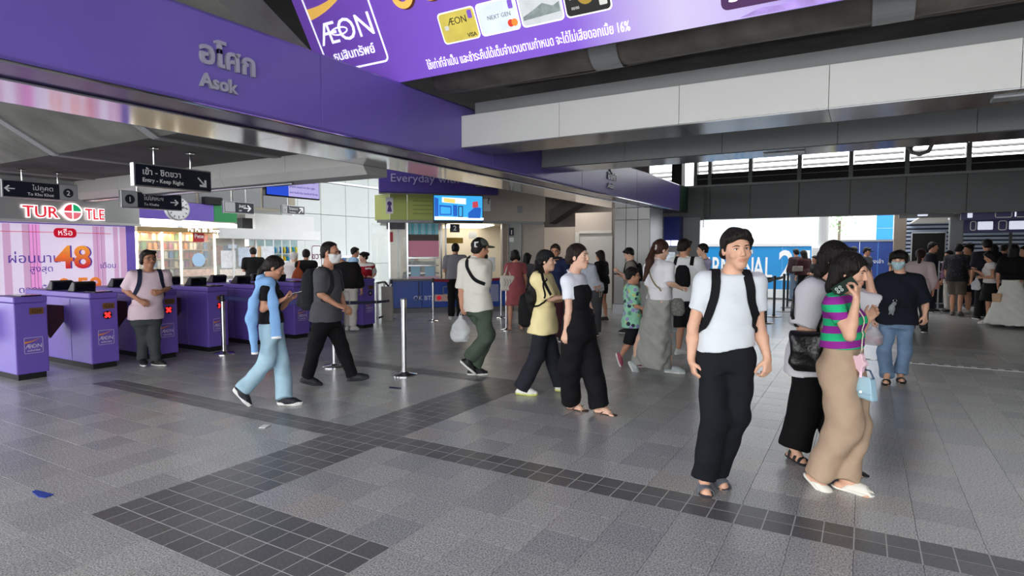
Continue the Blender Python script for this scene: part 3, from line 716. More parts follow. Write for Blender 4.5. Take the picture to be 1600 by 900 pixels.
# the two monitors
def monitor(label, c0, right, w, up, h, face, poles_to):
    r = np.array(right, float); n = np.cross(r, up); s = thing('monitor', np.array(c0) + r * w / 2, label, 'screen')
    MB().obox(np.array(c0) - n * .07, r * w, up * h, n * .066).build('housing', BLACK, s, bevel=.006)
    fr = frame2(c0, r, up)
    for m_, P in face(fr, w, h): flat('picture_area', fr, P, 0, .002, m_, s)
    for f in (.35, .65): p = fr(w * f, h, -.04); MB().tube([p, (p[0], p[1], poles_to)], .016, 8).build('hanger', STEELB, s)
    return s, fr
SB = mat('screen_blue', '#2b4fd0', .3, emit=.6); SLIL = mat('screen_lilac', '#b9b0ea', .3, emit=.6)
a, c = span(-8.0, 415, 305, 500, 313)
s, fr = monitor('wide blue and lilac information screen under the pale beam', (-8.0, a[1], a[2]), RX, c[1] - a[1], UPZ, .38, lambda fr, w, h: [(SB, rrect(.02, .02, w * .4, h - .02, .003)), (SLIL, rrect(w * .4, .02, w - .02, h - .02, .003))], 2.62)
for k, tx in enumerate(('and hold the handrail firmly', 'please stand on the right', 'For safety on escalators,')): text('lettering', tx, fr(.45, .07 + k * .095, .004), RX, .052, mat('screen_ink', '#3a3f9a', .5), s, .0005)
b_ = outline('screen_ring', fr, .12, .2, .22, .34, .014, WHITEL, s, r=.05, z0=.003)
n45 = np.array([.687, -.727, 0]); e45 = np.array([.727, .687, 0])
c0 = on_P(677, 348, (-8.6, 11.4), n45); c1 = on_P(755, 348, (-8.6, 11.4), n45); wv = np.linalg.norm((c1 - c0)[:2])
MW = mat('screen_white', '#dfefff', .3, emit=.8); MC = mat('screen_cyan', '#39a8e8', .3, emit=.7); MBL = mat('screen_deep', '#1d5fc0', .3, emit=.6); MY = mat('screen_gold', '#f0cf70', .3, emit=.7); MRD = mat('screen_red', '#d84a5a', .3, emit=.5)
s, fr = monitor('bright blue video screen hung in front of the ticket booth', c0, e45, wv, UPZ, .66, lambda fr, w, h: [(MC, rrect(.02, .06, w - .02, h - .02, .003))], 2.75)
hh = .66
for m_, P, z in ((MW, [(.03, .07), (wv - .03, .07), (wv - .03, .13), (.03, .15)], .003), (MBL, [(.03, .15), (.12, .15), (.12, .56), (.03, .6)], .004), (MW, [(.2, .48), (.75, .44), (.75, .58), (.2, .6)], .004), (MY, [(.24, .49), (.5, .46), (.5, .56), (.24, .58)], .005), (MBL, [(.45, .16), (.55, .16), (.55, .42), (.45, .42)], .004),
                 (BLACK, [(.57, .14), (.68, .14), (.68, .4), (.57, .4)], .004), (MC, [(.59, .16), (.66, .16), (.66, .38), (.59, .38)], .006), (MBL, [(.14, .18), (.42, .18), (.42, .4), (.14, .42)], .004), (MC, [(.17, .21), (.39, .21), (.39, .36), (.17, .38)], .006),
                 (MRD, [(.9, .36), (1.04, .38), (1.02, .52), (.9, .5)], .005), (MBL, [(.8, .12), (1.08, .12), (1.1, .36), (.96, .38), (.8, .24)], .004)):
    flat('picture_shape', fr, [(x * wv / 1.15, y) for x, y in P], z, .001, m_, s)
# ------------------------------------------------------------------ pink display wall
LX = -13.5
lw = thing('display_wall', (LX - .2, 5.2, 0), 'big glowing pink display wall behind the first gates', 'display')
PINK = mat('display_pink', '#e9daf2', .35, emit=.33); PINK2 = mat('display_pink_deep', '#d9aed2', .35, emit=.28); PINK3 = mat('display_pink_line', '#c58cba', .35, emit=.24)
LT, L0, L1 = 2.135, 2.4, 6.86
MB().box((LX - .3, L0, 0), (LX - .006, 7.05, LT + .02)).build('housing', mat('display_purple', '#7d68cc', .4, emit=.12), lw)
MB().box((LX - .006, L0, .15), (LX, L1, LT)).build('screen', PINK, lw)
frl = frame2((LX, 0, 0), RX, UPZ)
def ly(px, py=400): return on_X(px, py, LX)[1]
for px, w in ((5, .12), (36, .28), (47, .07), (53, .04), (58, .05), (146, .1), (153, .05), (159, .07), (178, .09), (188, .12)):
    y = ly(px); flat('curtain_stripe', frl, [(y, .16), (y + w, .16), (y + w, LT - .01), (y, LT - .01)], .001, .001, PINK2, lw)
for px in (46, 52, 57, 152, 158):
    y = ly(px); flat('curtain_fold', frl, [(y, .16), (y + .016, .16), (y + .016, LT - .01), (y, LT - .01)], .0025, .001, PINK3, lw)
def lz(px, py): p = on_X(px, py, LX); return p[1], p[2]
a, c = lz(84, 371), lz(119, 357); REDP = mat('display_red', '#c8102c', .35, emit=.35)
flat('badge', frl, rrect(a[0], a[1], c[0], c[1], .07), .004, .002, REDP, lw)
flat('rule_line', frl, [(L0, (a[1] + c[1]) / 2), (lz(173, 365)[0], (a[1] + c[1]) / 2), (lz(173, 365)[0], (a[1] + c[1]) / 2 + .01), (L0, (a[1] + c[1]) / 2 + .01)], .003, .001, REDP, lw)
INK = mat('display_ink', '#5b3fa6', .4, emit=.2); GLW = mat('display_white', '#fff4fb', .35, emit=.4)
text('lettering', 'หรือ', frl((a[0] + c[0]) / 2, a[1] + .045, .008), RX, .16, GLW, lw, .001, ax='CENTER')
p = lz(11, 411); text('lettering', 'ผ่อนนาน', frl(p[0], p[1], .004), RX, .25, INK, lw, .001)
p = lz(46, 425); text('lettering', 'สูงสุด', frl(p[0], p[1], .004), RX, .17, INK, lw, .001)
p = lz(156, 419); text('lettering', 'เดือน', frl(p[0], p[1], .004), RX, .15, INK, lw, .001)
p = lz(29, 458); text('lettering', 'ดอกเบี้ย', frl(p[0], p[1], .004), RX, .17, INK, lw, .001)
ORG = bpy.data.materials.new('display_flame'); ORG.use_nodes = True
nt = ORG.node_tree; tcn = nt.nodes.new('ShaderNodeTexCoord'); sp = nt.nodes.new('ShaderNodeSeparateXYZ'); cr = nt.nodes.new('ShaderNodeValToRGB')
mr = nt.nodes.new('ShaderNodeMapRange'); mr.inputs[1].default_value = 0; mr.inputs[2].default_value = .45
nt.links.new(tcn.outputs['Object'], sp.inputs[0]); nt.links.new(sp.outputs[1], mr.inputs[0]); nt.links.new(mr.outputs[0], cr.inputs[0])
cr.color_ramp.elements[0].color = (*lin('#c8102f'), 1); cr.color_ramp.elements[1].color = (*lin('#f5a03a'), 1)
for s_ in ('Base Color', 'Emission Color'): nt.links.new(cr.outputs[0], nt.nodes['Principled BSDF'].inputs[s_])
nt.nodes['Principled BSDF'].inputs['Emission Strength'].default_value = .35
p = lz(86, 419)
text('numeral_shade', '48', frl(p[0] + .03, p[1] + .0, .0035), RX, .62, INK, lw, .001, bold=.012, sx=1.02); text('numeral', '48', frl(p[0], p[1], .007), RX, .62, ORG, lw, .001, bold=.012, sx=1.02)
p = lz(90, 461); text('numeral', '0.59', frl(p[0], p[1], .007), RX, .46, ORG, lw, .001, bold=.01)
ts = thing('shop_sign', (LX, 5.2, LT + .05), 'silver curved sign band with red shop lettering above the pink display', 'sign')
SILB = mat('sign_silver', '#b9bbb9', .4, .5); E_ = 7.2
P = [(LX + .28, 2.0), (LX + .3, 4.2), (LX + .28, 5.6), (LX + .22, 6.7), (LX + .1, 7.1), (LX - .1, E_), (LX - .4, E_), (LX - .4, 2.0)]
MB().prism([(x, y, LT + .06) for x, y in P], (0, 0, .85)).build('band', SILB, ts, True)
MB().prism([(x + .02, y + (.02 if y > 2.1 else 0), LT + .02) for x, y in P], (0, 0, .045)).build('lower_lip', mat('lip_white', '#dfe2e0', .3, .4), ts, True)
TRED = mat('neon_red', '#d62d3c', .4, emit=.55); HAL = mat('neon_halo', '#fff0f0', .4, emit=1.2)
SX = LX + .31
p = on_X(35, 338, SX); q = on_X(91, 338, SX); r_ = on_X(133, 339, SX); zz = p[2]
for (tx, y, w) in (('TUR', p[1], q[1] - p[1]), ('TLE', r_[1], on_X(169, 340, SX)[1] - r_[1])):
    text('letter_halo', tx, (SX + .002, y, zz), RX, .29, HAL, ts, .006, bold=.018, sx=w / .56, split=True); text('letter', tx, (SX + .014, y, zz), RX, .29, TRED, ts, .006, bold=.004, sx=w / .56, split=True)
frt = frame2((SX, on_X(113, 331, SX)[1], on_X(113, 331, SX)[2]), RX, UPZ); rr = .145
flat('roundel_halo', frt, disc(0, 0, rr + .025, 28), 0, .01, HAL, ts)
for k, (a0, m_) in enumerate(((0, mat('neon_green', '#1fa56a', .4, emit=.5)), (90, TRED), (180, mat('neon_rose', '#e2707c', .4, emit=.5)), (270, mat('neon_rose', '#e2707c', .4)))):
    c = [(.012 * (1 if k in (0, 3) else -1), .012 * (1 if k < 2 else -1))]
    for i in range(9): q_ = math.radians(a0 + 4 + i * 82 / 8); c.append((rr * math.cos(q_), rr * math.sin(q_)))
    flat('roundel_quarter', frt, c, .011, .006, m_, ts)
flat('roundel_head', frt, [(-rr - .1, -.0), (-rr + .01, .06), (-rr + .01, -.06)], 0, .012, HAL, ts)

# ------------------------------------------------------------------ kiosk shop with lit shelves
SXK = -17.0
def sy(px, py=350, X=SXK): return on_X(px, py, X)[1]
def sz(px, py, X=SXK): return on_X(px, py, X)[2]
bd = struct('trim_6', (SXK, 9, 2.5), 'purple and green band above the lit kiosk')
yb0, yb1, yb2 = sy(222), sy(331), sy(367)
MB().box((SXK + .02, 7.0, 2.52), (SXK + .12, yb1, 3.02)).build('purple_panel', PURPLE_G, bd, bevel=.01)
MB().box((SXK + .02, yb1 + .004, 2.52), (SXK + .12, yb2, 3.02)).build('green_panel', GREEN, bd, bevel=.01)
MB().box((SXK - .8, 7.0, 3.02), (SXK + .0, 14.2, 4.3)).build('upper_panel', mat('upper_beige', '#b3aa98', .6, noise=.06), bd)
for k in range(6): MB().box((SXK + .0, 7.4 + k * 1.1, 3.05), (SXK + .04, 8.4 + k * 1.1, 4.2)).build('louver', mat('louver_grey', '#8b8d8f', .5), bd)
MB().box((SXK - .8, 7.0, 2.4), (SXK - .02, yb2, 2.5)).build('light_bar', mat('light_bar', '#fffaf0', .4, emit=.8), bd)
ks = thing('shop_kiosk', (SXK, 10.2, 0), 'lit kiosk shop with glass front and shelves of small goods', 'kiosk')
KW = mat('kiosk_cream', '#a68f5e', .4); SHL = mat('shelf_board', '#cfae7e', .5); TUBE_L = mat('lamp_strip', '#fff6dd', .4, emit=2.2)
ka, kb, kc = sy(209), sy(281), sy(336)
MB().box((SXK - .75, ka, 0), (SXK - .7, kc, 2.2)).build('back_wall', mat('kiosk_back', '#a07a48', .6), ks)
MB().box((SXK - .75, ka, 2.16), (SXK + .16, kc + .03, 2.3)).build('roof', KW, ks, bevel=.01)
MB().box((SXK - .75, ka, 0), (SXK + .1, kc, .5)).build('counter', KW, ks)
for y in (ka * .75 + kb * .25, ka * .25 + kb * .75, kb * .5 + kc * .5):
    l = lamp('kiosk_lamp', (SXK - .22, y, 2.12), (0, 0, 0), .2, .3, 22, (1, .8, .5))
for k in range(6):
    MB().box((SXK - .7, ka + .05, .62 + k * .26), (SXK - .1, kc - .05, .64 + k * .26)).build('shelf', SHL, ks)
for y in (ka + .05, kb, kc - .04, (ka + kb) / 2 + .1):
    MB().box((SXK - .02, y - .018, .5), (SXK + .03, y + .018, 2.16)).build('lamp_strip', TUBE_L, ks)
for a_, c_ in ((ka + .08, kb - .03), (kb + .03, kc - .07)): MB().box((SXK + .0, a_, .5), (SXK + .008, c_, 2.16)).build('glass_pane', GLASS, ks)
fk = frame2((SXK + .165, 0, 0), RX, UPZ)
text('lettering', 'Pu Pu Mi Shop', fk(sy(286, 300), 2.19, .01), RX, .17, mat('shop_letter', '#ffffff', .4, emit=.6), ks, .008, bold=.002, fit=(sy(336, 300) - sy(286, 300)) * .98)
fk2 = frame2((SXK + .012, 0, 0), RX, UPZ)
a_, c_ = on_X(301, 378, SXK), on_X(318, 361, SXK)
flat('poster', fk2, rrect(a_[1], a_[2], c_[1], c_[2], .01), 0, .004, mat('poster_red', '#a81e2c', .5, emit=.15), ks)
text('poster_lettering', 'Pete', fk2(a_[1] + .05, a_[2] + .12, .005), RX, .16, WHITEL, ks, .001, bold=.004)
a_, c_ = on_X(300, 412, SXK), on_X(320, 400, SXK); flat('poster', fk2, disc((a_[1] + c_[1]) / 2, (a_[2] + c_[2]) / 2, .2), 0, .004, mat('poster_sky', '#a7c9e6', .5, emit=.15), ks)
flat('poster', fk2, [(kb + .05, .9), (kc - .1, .9), (kc - .1, 1.1), (kb + .05, 1.1)], 0, .003, mat('poster_pale', '#e3c9b8', .5, emit=.1, noise=.2, nscale=8), ks)
gc = [mat('goods_%d' % i, c, .5, emit=.04) for i, c in enumerate(['#b8442e', '#d68a34', '#5a8a4a', '#3f6ea8', '#e2cda0', '#a04a7a', '#d9d9d2', '#6b3a28'])]
gms = []
for i, m_ in enumerate(gc):
    b = MB(); b.box((0, 0, 0), (.1, .085, .16 + .01 * (i % 4))); b.box((.02, .02, .16), (.08, .065, .185 + .01 * (i % 4)))
    me = bpy.data.meshes.new('packet'); me.from_pydata(b.v, [], b.f); me.materials.append(m_); gms.append(me)
for k in range(6):
    y = ka + .15
    while y < kc - .2:
        gi = R_.randrange(8); o = bpy.data.objects.new('goods_packet', gms[gi]); COL.objects.link(o); o.location = (SXK - .28 - R_.random() * .05, y, .641 + k * .26 if k else .641)
        gn = ('red', 'orange', 'green', 'blue', 'cream', 'plum', 'white', 'brown')[gi]; tag(o, 'small %s packet on the lit shelves of the kiosk shop' % gn, 'packet', '%s packets on the kiosk shelves' % gn); y += .12 + R_.random() * .06
# clock on a bracket in front of the band
ck = thing('wall_clock', (-15.0, 8.8, 2.55), 'round white station clock partly behind the number one sign', 'clock')
cc = on_X(279, 326, -15.0)
ck.location = tuple(cc)
b = MB(); P = [(-15.0, cc[1] + .3 * math.cos(q), cc[2] + .3 * math.sin(q)) for q in [2 * math.pi * k / 32 for k in range(32)]]; b.prism(P, (-.14, 0, 0)); b.build('case', mat('clock_case', '#b5b7b8', .3, .4), ck, bevel=.015)
fc = frame2((-14.998, cc[1], cc[2]), RX, UPZ)
flat('dial', fc, disc(0, 0, .27, 32), 0, .004, WHITE, ck)
for k in range(12):
    q = math.radians(k * 30); c_, s_ = math.cos(q), math.sin(q); l = .05 if k % 3 else .07
    flat('hour_mark', fc, [(c_ * p - s_ * w, s_ * p + c_ * w) for p, w in ((.25 - l, -.01), (.25, -.01), (.25, .01), (.25 - l, .01))], .005, .002, BLACK, ck)
for ang, l, w in ((22, .15, .012), (8, .22, .008)):
    q = math.radians(ang); c_, s_ = math.cos(q), math.sin(q); flat('hand', fc, [(c_ * p - s_ * v, s_ * p + c_ * v) for p, v in ((-.04, -w), (l, -w), (l, w), (-.04, w))], .008, .002, BLACK, ck)
MB().tube([(-15.07, cc[1], cc[2] + .28), (-15.07, cc[1], 3.4)], .025, 8).build('bracket', STEELB, ck)
cm = thing('loudspeaker', (-16.93, on_X(331, 320, -16.9)[1], 3.1), 'black loudspeaker box on top of the purple band', 'loudspeaker')
p = np.array(cm.location); MB().box(p + (-.07, -.28, -.079), p + (.16, .28, .14)).build('cabinet', BLACK, cm, bevel=.02); MB().box(p + (.162, -.24, -.04), p + (.17, .24, .1)).build('grille', BLACKM, cm)

# second glazed shop, bright street and white building beyond the gates
k2 = thing('glass_shop', (-17.6, 12.6, 0), 'white glazed stall with poster sheets right of the kiosk', 'stall')
ya, yb_ = sy(338), sy(405); X2 = -17.2
MB().box((X2 - .6, ya, 2.02), (X2 + .3, 15.2, 2.35)).build('roof', WHITE, k2, bevel=.01)
for y in (ya + .05, (ya * .55 + yb_ * .45), yb_): MB().box((X2 - .05, y - .03, 0), (X2 + .03, y + .03, 2.02)).build('post', WHITE, k2)
MB().box((X2 - .6, ya, 0), (X2 - .55, yb_, 2.02)).build('back_wall', mat('stall_back', '#cfc7bb', .6, noise=.25, nscale=4), k2)
MB().box((X2 - .55, ya, 0), (X2, yb_, .75)).build('counter', WHITE, k2)
MB().box((X2 - .01, ya + .1, .75), (X2, yb_ - .1, 2.0)).build('glass_pane', GLASS, k2)
f2 = frame2((X2 + .004, 0, 0), RX, UPZ); shc = [mat('sheet_%d' % i, c, .6, noise=.15, nscale=14) for i, c in enumerate(('#e8ecf2', '#cfdcec', '#f0e6dc', '#b9d4e8'))]
for i, (u, z, w, h) in enumerate(((.25, 1.1, .5, .55), (.85, 1.15, .7, .6), (.2, .85, .9, .22), (1.2, .8, .6, .35), (1.7, 1.3, .5, .5), (.5, 1.72, .3, .12))):
    flat('poster', f2, rrect(ya + u, z, ya + u + w, z + h, .01), 0, .003, shc[i % 4], k2)
for i in range(5): MB().box((X2 - .4, ya + .2 + i * .4, 1.2 + .1 * (i % 3)), (X2 - .2, ya + .45 + i * .4, 1.8)).build('stock', gc[(i * 3) % 8], k2)
st = thing('toy_stall', (-18.5, 16, 0), 'bright stall of blue and yellow goods beyond the gates', 'stall')
X3 = -18.4; y0, y1 = sy(414, 390, X3), sy(477, 390, X3); z0, z1 = sz(445, 412, X3), sz(445, 362, X3)
MB().box((X3 - .5, y0, 0), (X3, y1 + .5, z0 + .1)).build('counter', WHITE, st); MB().box((X3 - .5, y0 - .4, z1 - .05), (X3 + .05, y1 + .4, z1 + .6)).build('canopy', WHITE, st)
MB().box((X3 - .9, y0, z0), (X3 - .85, y1 + .4, z1)).build('back_panel', mat('stall_cool', '#9fb9bd', .5, noise=.2, nscale=3), st)
tc_ = [mat('toy_%d' % i, c, .45) for i, c in enumerate(('#2f7fd0', '#f2d321', '#2fa2d8', '#f5e04a', '#2c6f86', '#e8efe9'))]
for i in range(26):
    c, r = i // 2, i % 2; sp_ = (y1 - y0) / 13; s_ = sp_ * .42; y = y0 + sp_ * (c + .5); z = z0 + .16 + r * .34
    ti = (0, 1, 2, 3, 1, 0, 4, 3, 1, 2, 5, 0, 3)[(c + 4 * r) % 13]; tn = ('blue', 'yellow', 'sky blue', 'pale yellow', 'teal', 'white')[ti]; o = MB().ball((X3 - .45, y, z), (.1, s_, .12 + .03 * R_.random()), 8).build('toy_bundle', tc_[ti]); own_origin(o, (X3 - .45, y, z)); tag(o, '%s toy bundle on the shelves of the bright stall' % tn, 'toy', '%s toys in the bright stall' % tn)
for r in range(2): MB().box((X3 - .8, y0, z0 + .01 + r * .34), (X3 - .3, y1, z0 + .03 + r * .34)).build('shelf', WHITE, st)
for k in range(6): MB().box((X3 + .0, y0 + k * (y1 - y0) / 5 - .015, z0), (X3 + .03, y0 + k * (y1 - y0) / 5 + .015, z1)).build('rail', WHITE, st)
wb = thing('white_building', (-22, 22, 0), 'white panelled building wall in daylight beyond the gates', 'building')
X4 = -22.0; ya, yb_ = sy(459, 350, X4), 36
WP = mat('white_cladding', '#dfe6e4', .5, noise=.03, nscale=1)
y = ya
for k in range(10):
    for z0, z1 in ((0, 1.0), (1.02, 3.35), (3.37, 5.4), (5.42, 7.58)):
        MB().box((X4 - .1, y + .01, z0 + .01), (X4, y + 1.55, z1)).build('panel', WP, wb)
    y += 1.57
MB().box((X4 - .4, ya, 0), (X4 - .1, yb_, 7.58)).build('core', GREYP, wb)
p = on_X(505, 403, X4); q = on_X(551, 405, X4); MB().box((X4, p[1], p[2]), (X4 + .5, q[1], p[2] + .12)).build('lamp_box', mat('lampbox', '#ffffff', .4), wb)
p = on_X(533, 492, X4); q = on_X(556, 425, X4); MB().box((X4 + .005, p[1], 0), (X4 + .03, q[1], q[2] + .2)).build('doorway', mat('doorway_grey', '#8f9a9c', .5), wb)
p = on_X(537, 398, X4); MB().box((X4 + .005, p[1] - .12, 1.0), (X4 + .02, p[1] + .12, 1.3)).build('notice', mat('notice_blue', '#2e7fd0', .5), wb)
sd = thing('standing_sign', (-16.6, 15.5, 0), 'white rounded standing sign beyond the woman with the orange bag', 'sign')
a_ = on_X(484, 382, -16.6); c_ = on_X(503, 440, -16.6)
fs = frame2((-16.6, 0, 0), RX, UPZ)
flat('board', fs, rrect(a_[1], .3, c_[1], a_[2], .12), 0, .05, WHITE, sd); outline('border', fs, a_[1] + .03, .35, c_[1] - .03, a_[2] - .03, .03, mat('border_plum', '#6b3a58', .5), sd, r=.1, z0=.051)
text('lettering', 'ขวา', fs((a_[1] + c_[1]) / 2, a_[2] - .5, .055), RX, .3, mat('border_plum', '#6b3a58'), sd, .001, ax='CENTER', bold=.006)
MB().box((-16.62, a_[1] + .1, 0), (-16.5, c_[1] - .1, .3)).build('foot', GREYP, sd)
ra = struct('trim_8', (-15.5, 13, 3.9), 'steel rail carrying the far hanging signs'); MB().box((-15.6, 9, 3.9), (-15.4, 19, 3.96)).build('rail', STEELB, ra); [MB().box((-17.0, y, 3.9), (-15.4, y + .08, 3.96)).build('arm', STEELB, ra) for y in (9.5, 13.8)]
# stair canopy structure in the glare
stc = thing('stair_canopy', (-24, 20, 4), 'white steel stair canopy in the glare beyond the gates', 'canopy')
for k in range(6):
    b = MB(); y = 15.0 + k * 1.3; b.tube([(-24, y, 6.8), (-24, y + 3.2, 3.6)], .09, 6); b.build('truss_bar', mat('truss_white', '#dfe6e8', .4), stc)
[MB().box((-24.2, y, 0), (-24, y + .2, 3.4)).build('post', mat('truss_white', '#dfe6e8'), stc) for y in (14.2, 21.9)]; MB().box((-25, 14, 3.3), (-23.6, 22.4, 3.6)).build('edge_beam', mat('truss_white', '#dfe6e8'), stc)
for k in range(5): MB().box((-24.4, 15 + k * 1.5, 3.6), (-24.3, 16.2 + k * 1.5, 6.6)).build('glass_pane', mat('pane_teal', '#b9d6d4', .1, alpha=.5), stc)
cg = thing('round_column', (-19.5, 14.2, 0), 'grey concrete column with dark folds above the stalls', 'column')
MB().box((-19.5, 12.3, 2.6), (-18.9, 15.2, 5.5)).build('shaft', mat('column_grey', '#a5a6a4', .7, noise=.1, nscale=2), cg)
MB().prism([(-18.88, 14.5, 5.5), (-18.88, 14.9, 5.5), (-18.88, 14.3, 4.0), (-18.88, 14.9, 3.2), (-18.88, 14.7, 3.1), (-18.88, 14.05, 3.9)], (.05, 0, 0)).build('brace', GREYD, cg)
MB().box((-18.3, sy(370, 350, -18.3), 2.36), (-18.0, sy(386, 350, -18.3), 2.75)).build('vent_box', BLACKM, cg)

# ------------------------------------------------------------------ ticket booth set diagonally
bt = thing('ticket_booth', (-9.4, 12.9, 0), 'ticket booth with glass front, olive green panels and purple fascia', 'booth')
A0 = np.array([-10.62, 11.83, 0])
def bp(s, d=0.0, z=0.0): return A0 + e45 * s - n45 * d + UPZ * z     # along the front, depth behind it, height
def bs(px, py, d=0.0):
    p = on_P(px, py, A0 - n45 * d, n45); return float(np.dot(p - A0, e45)), float(p[2])
sA = 0.0; sB = bs(637, 400)[0]; sC = bs(690, 400)[0]; sD = bs(792, 400)[0]; sE = bs(832, 400)[0]
def bbox(s0, s1, d0, d1, z0, z1, name, m, parent=None, bevel=0): return MB().obox(bp(s0, d0, z0), e45 * (s1 - s0), -n45 * (d1 - d0), UPZ * (z1 - z0)).build(name, m, parent or bt, bevel=bevel)
zc = bs(650, 439)[1]
ct = thing('ticket_counter', bp(1.8), 'long blue ticket counter in front of the booth windows', 'counter')
n = 4
for k in range(n):
    s0, s1 = sA + (sD + .2 - sA) * k / n, sA + (sD + .2 - sA) * (k + 1) / n
    bbox(s0 + .004, s1 - .004, 0, .03, .14, zc, 'panel', BLUEC, ct, .004)
bbox(sA, sD + .2, .03, .5, 0, zc - .01, 'carcass', BLACKM, ct); bbox(sA, sD + .2, -.05, .55, zc, zc + .05, 'worktop', mat('worktop', '#5a5a60', .3), ct, .006)
bbox(sA, sD + .2, .02, .06, 0, .13, 'kick_board', GREYD, ct)
fb = frame2(A0 + n45 * .002, e45, UPZ)
s1, z1 = bs(646, 469); text('lettering', 'OK BTS', fb(s1, z1, .002), e45, .16, mat('counter_letter', '#b9c4e0', .5), ct, .001, bold=.004)
s1, z1 = bs(679, 471); s2, z2 = bs(706, 461); flat('sticker', fb, rrect(s1, z1, s2, z2 + .02, .01), .001, .002, mat('sticker_pink', '#d6b4ac', .5, noise=.2), ct)
for k in range(2): flat('sticker_print', fb, disc(s1 + .12 + k * .28, (z1 + z2) / 2 + .01, .06), .004, .001, REDP, ct)
s1, z1 = bs(692, 460); s2, z2 = bs(704, 449); outline('screen_outline', fb, s1, z1, s2, z2 + .03, .02, GREYP, ct, r=.04)
s1, z1 = bs(766, 471); s2, z2 = bs(779, 444); flat('notice', fb, rrect(s1, z1, s2, z2, .01), .001, .003, mat('notice_lilac', '#9ea3c8', .5, noise=.1), ct)
b = MB(); s1, z1 = bs(654, 440); b.tube([fb(s1, z1, .01), fb(s1, z1 - .35, .012), fb(s1 - .03, z1 - .48, .012), fb(s1 - .12, z1 - .46, .012)], .012, 6); b.build('cable', BLACK, ct)
# upper bands
zg0, zg1, zp1 = bs(660, 344)[1], bs(660, 304)[1], bs(660, 268)[1]
GRN_P = mat('panel_olive', '#a3ad5c', .45); OLB = mat('panel_line', '#7d8744', .5)
for (s0, s1) in ((sA + .02, sB), (sB, sC + .1)): bbox(s0 + .006, s1 - .006, -.05, .02, zg0, zg1, 'green_panel', GRN_P, None, .006)
MB().obox(bp(sA + .015, -.05, zg0), np.array([-.62, .13, 0]), -n45 * .04, UPZ * (zg1 - zg0)).build('green_panel', GRN_P, bt)
bbox(sA - .3, sE + .3, -.05, .3, zg0 - .07, zg0 - .002, 'metal_lip', GREYP)
MB().obox(bp(sA - .25, -.22, zg1 + .01), e45 * 3.1, -n45 * .5, UPZ * (zp1 - zg1 + .3)).build('purple_fascia', mat('booth_purple', '#4d3d8c', .35), bt, bevel=.03)
MB().obox(bp(sC + .1, -.02, zg0 - .002), e45 * (sE - sC + .25), -n45 * .1, UPZ * (zg1 - zg0 + .5)).build('beige_panel', BEIGE, bt)
s1, z1 = bs(609, 285); text('lettering', 'Everyday with', (A0 + e45 * s1 + n45 * .23 + UPZ * z1), e45, .29, mat('lettering_lilac', '#a9a2cc', .4), bt, .006, sx=1.08, split=True)
fg = frame2(A0 + n45 * .052, e45, UPZ)
s1, z1 = bs(603, 334); s2, z2 = bs(614, 309); flat('notice_card', fg, rrect(s1, z1, s2, z2, .005), 0, .003, mat('card_pale', '#cfcbd6', .5), bt); flat('notice_figure', fg, disc((s1 + s2) / 2, (z1 + z2) / 2 + .05, .06), .004, .001, mat('fig_purple', '#4a3470', .5), bt)
flat('notice_figure', fg, [((s1 + s2) / 2 - .06, z1 + .05), ((s1 + s2) / 2 + .06, z1 + .05), ((s1 + s2) / 2 + .03, z1 + .2), ((s1 + s2) / 2 - .03, z1 + .2)], .004, .001, mat('fig_purple', '#4a3470'), bt)
for k in range(4):
    s1, z1 = bs(645, 315 + k * 6.5); flat('panel_line', fg, [(s1, z1), (s1 + .5, z1), (s1 + .5, z1 + .02), (s1, z1 + .02)], 0, .002, OLB, bt)
# glazing, mullions, interior
zg = zg0 - .07
for (s0, s1, nm) in ((sA + .02, sB - .02, 1), (sB + .02, sC, 1)): bbox(s0, s1, .1, .106, zc + .05, zg, 'glass_pane', GLASS)
MB().obox(bp(sA, .1, zc), np.array([-.75, .16, 0]), np.array([0, .01, 0]), UPZ * (zg - zc)).build('glass_pane', GLASS, bt)
for s_ in (sA, sB, sC, sC + .12, sD - .12): bbox(s_ - .02, s_ + .02, .06, .12, zc + .05, zg, 'mullion', STEEL)
bbox(sB + .03, sC - .02, .118, .13, bs(660, 360)[1], bs(660, 345)[1], 'awning_sign', mat('poster_pink2', '#d789a6', .5), None)
s0, z0 = bs(637, 366); s1, z1 = bs(686, 349)
for k in range(9):
    w = (s1 - s0) / 9; MB().obox(bp(s0 + k * w, .098, z0), e45 * w * .9, -n45 * .004, UPZ * (z1 - z0)).build('awning_strip', mat('awning_teal' if k % 2 else 'awning_teal2', '#5fb3c4' if k % 2 else '#8fd0da', .5), bt)
bbox(s0, s1, .095, .099, bs(660, 376)[1], z0, 'brown_strip', mat('strip_brown', '#4a4038', .5)); bbox(s0, s1, .095, .099, bs(660, 401)[1], bs(660, 376)[1], 'pink_poster', mat('poster_pink', '#d98aa4', .5))
for k in range(3): bbox(s0, s1, .09, .1, bs(660, 404 + k * 12)[1], bs(660, 402 + k * 12)[1], 'rail', STEEL)
s2, z2 = bs(642, 433); 
for k in range(2): bbox(s2 + k * .38, s2 + .25 + k * .38, .08, .09, z2, z2 + .27, 'leaflet', mat('leaflet_blue', '#9cc6dc', .5))
bbox(s0, s1, .06, .09, zc + .051, bs(660, 430)[1] - .03, 'sill_panel', mat('sill_pink', '#d8b3c4', .5))
s2, z2 = bs(604, 356); text('lettering', 'DISNEY', bp(s2, .09, z2) if False else bp(s2, .09, z2), e45, .01, BLACK, bt, .0005) if False else None
bbox(bs(604, 350)[0], sB - .05, .09, .1, bs(604, 358)[1], bs(604, 347)[1], 'header_strip', mat('header_grey', '#55525a', .5, noise=.3, nscale=20))
s2, z2 = bs(607, 378); bbox(s2, s2 + .12, .09, .1, z2, z2 + .26, 'red_card', mat('card_red2', '#b0323a', .5))
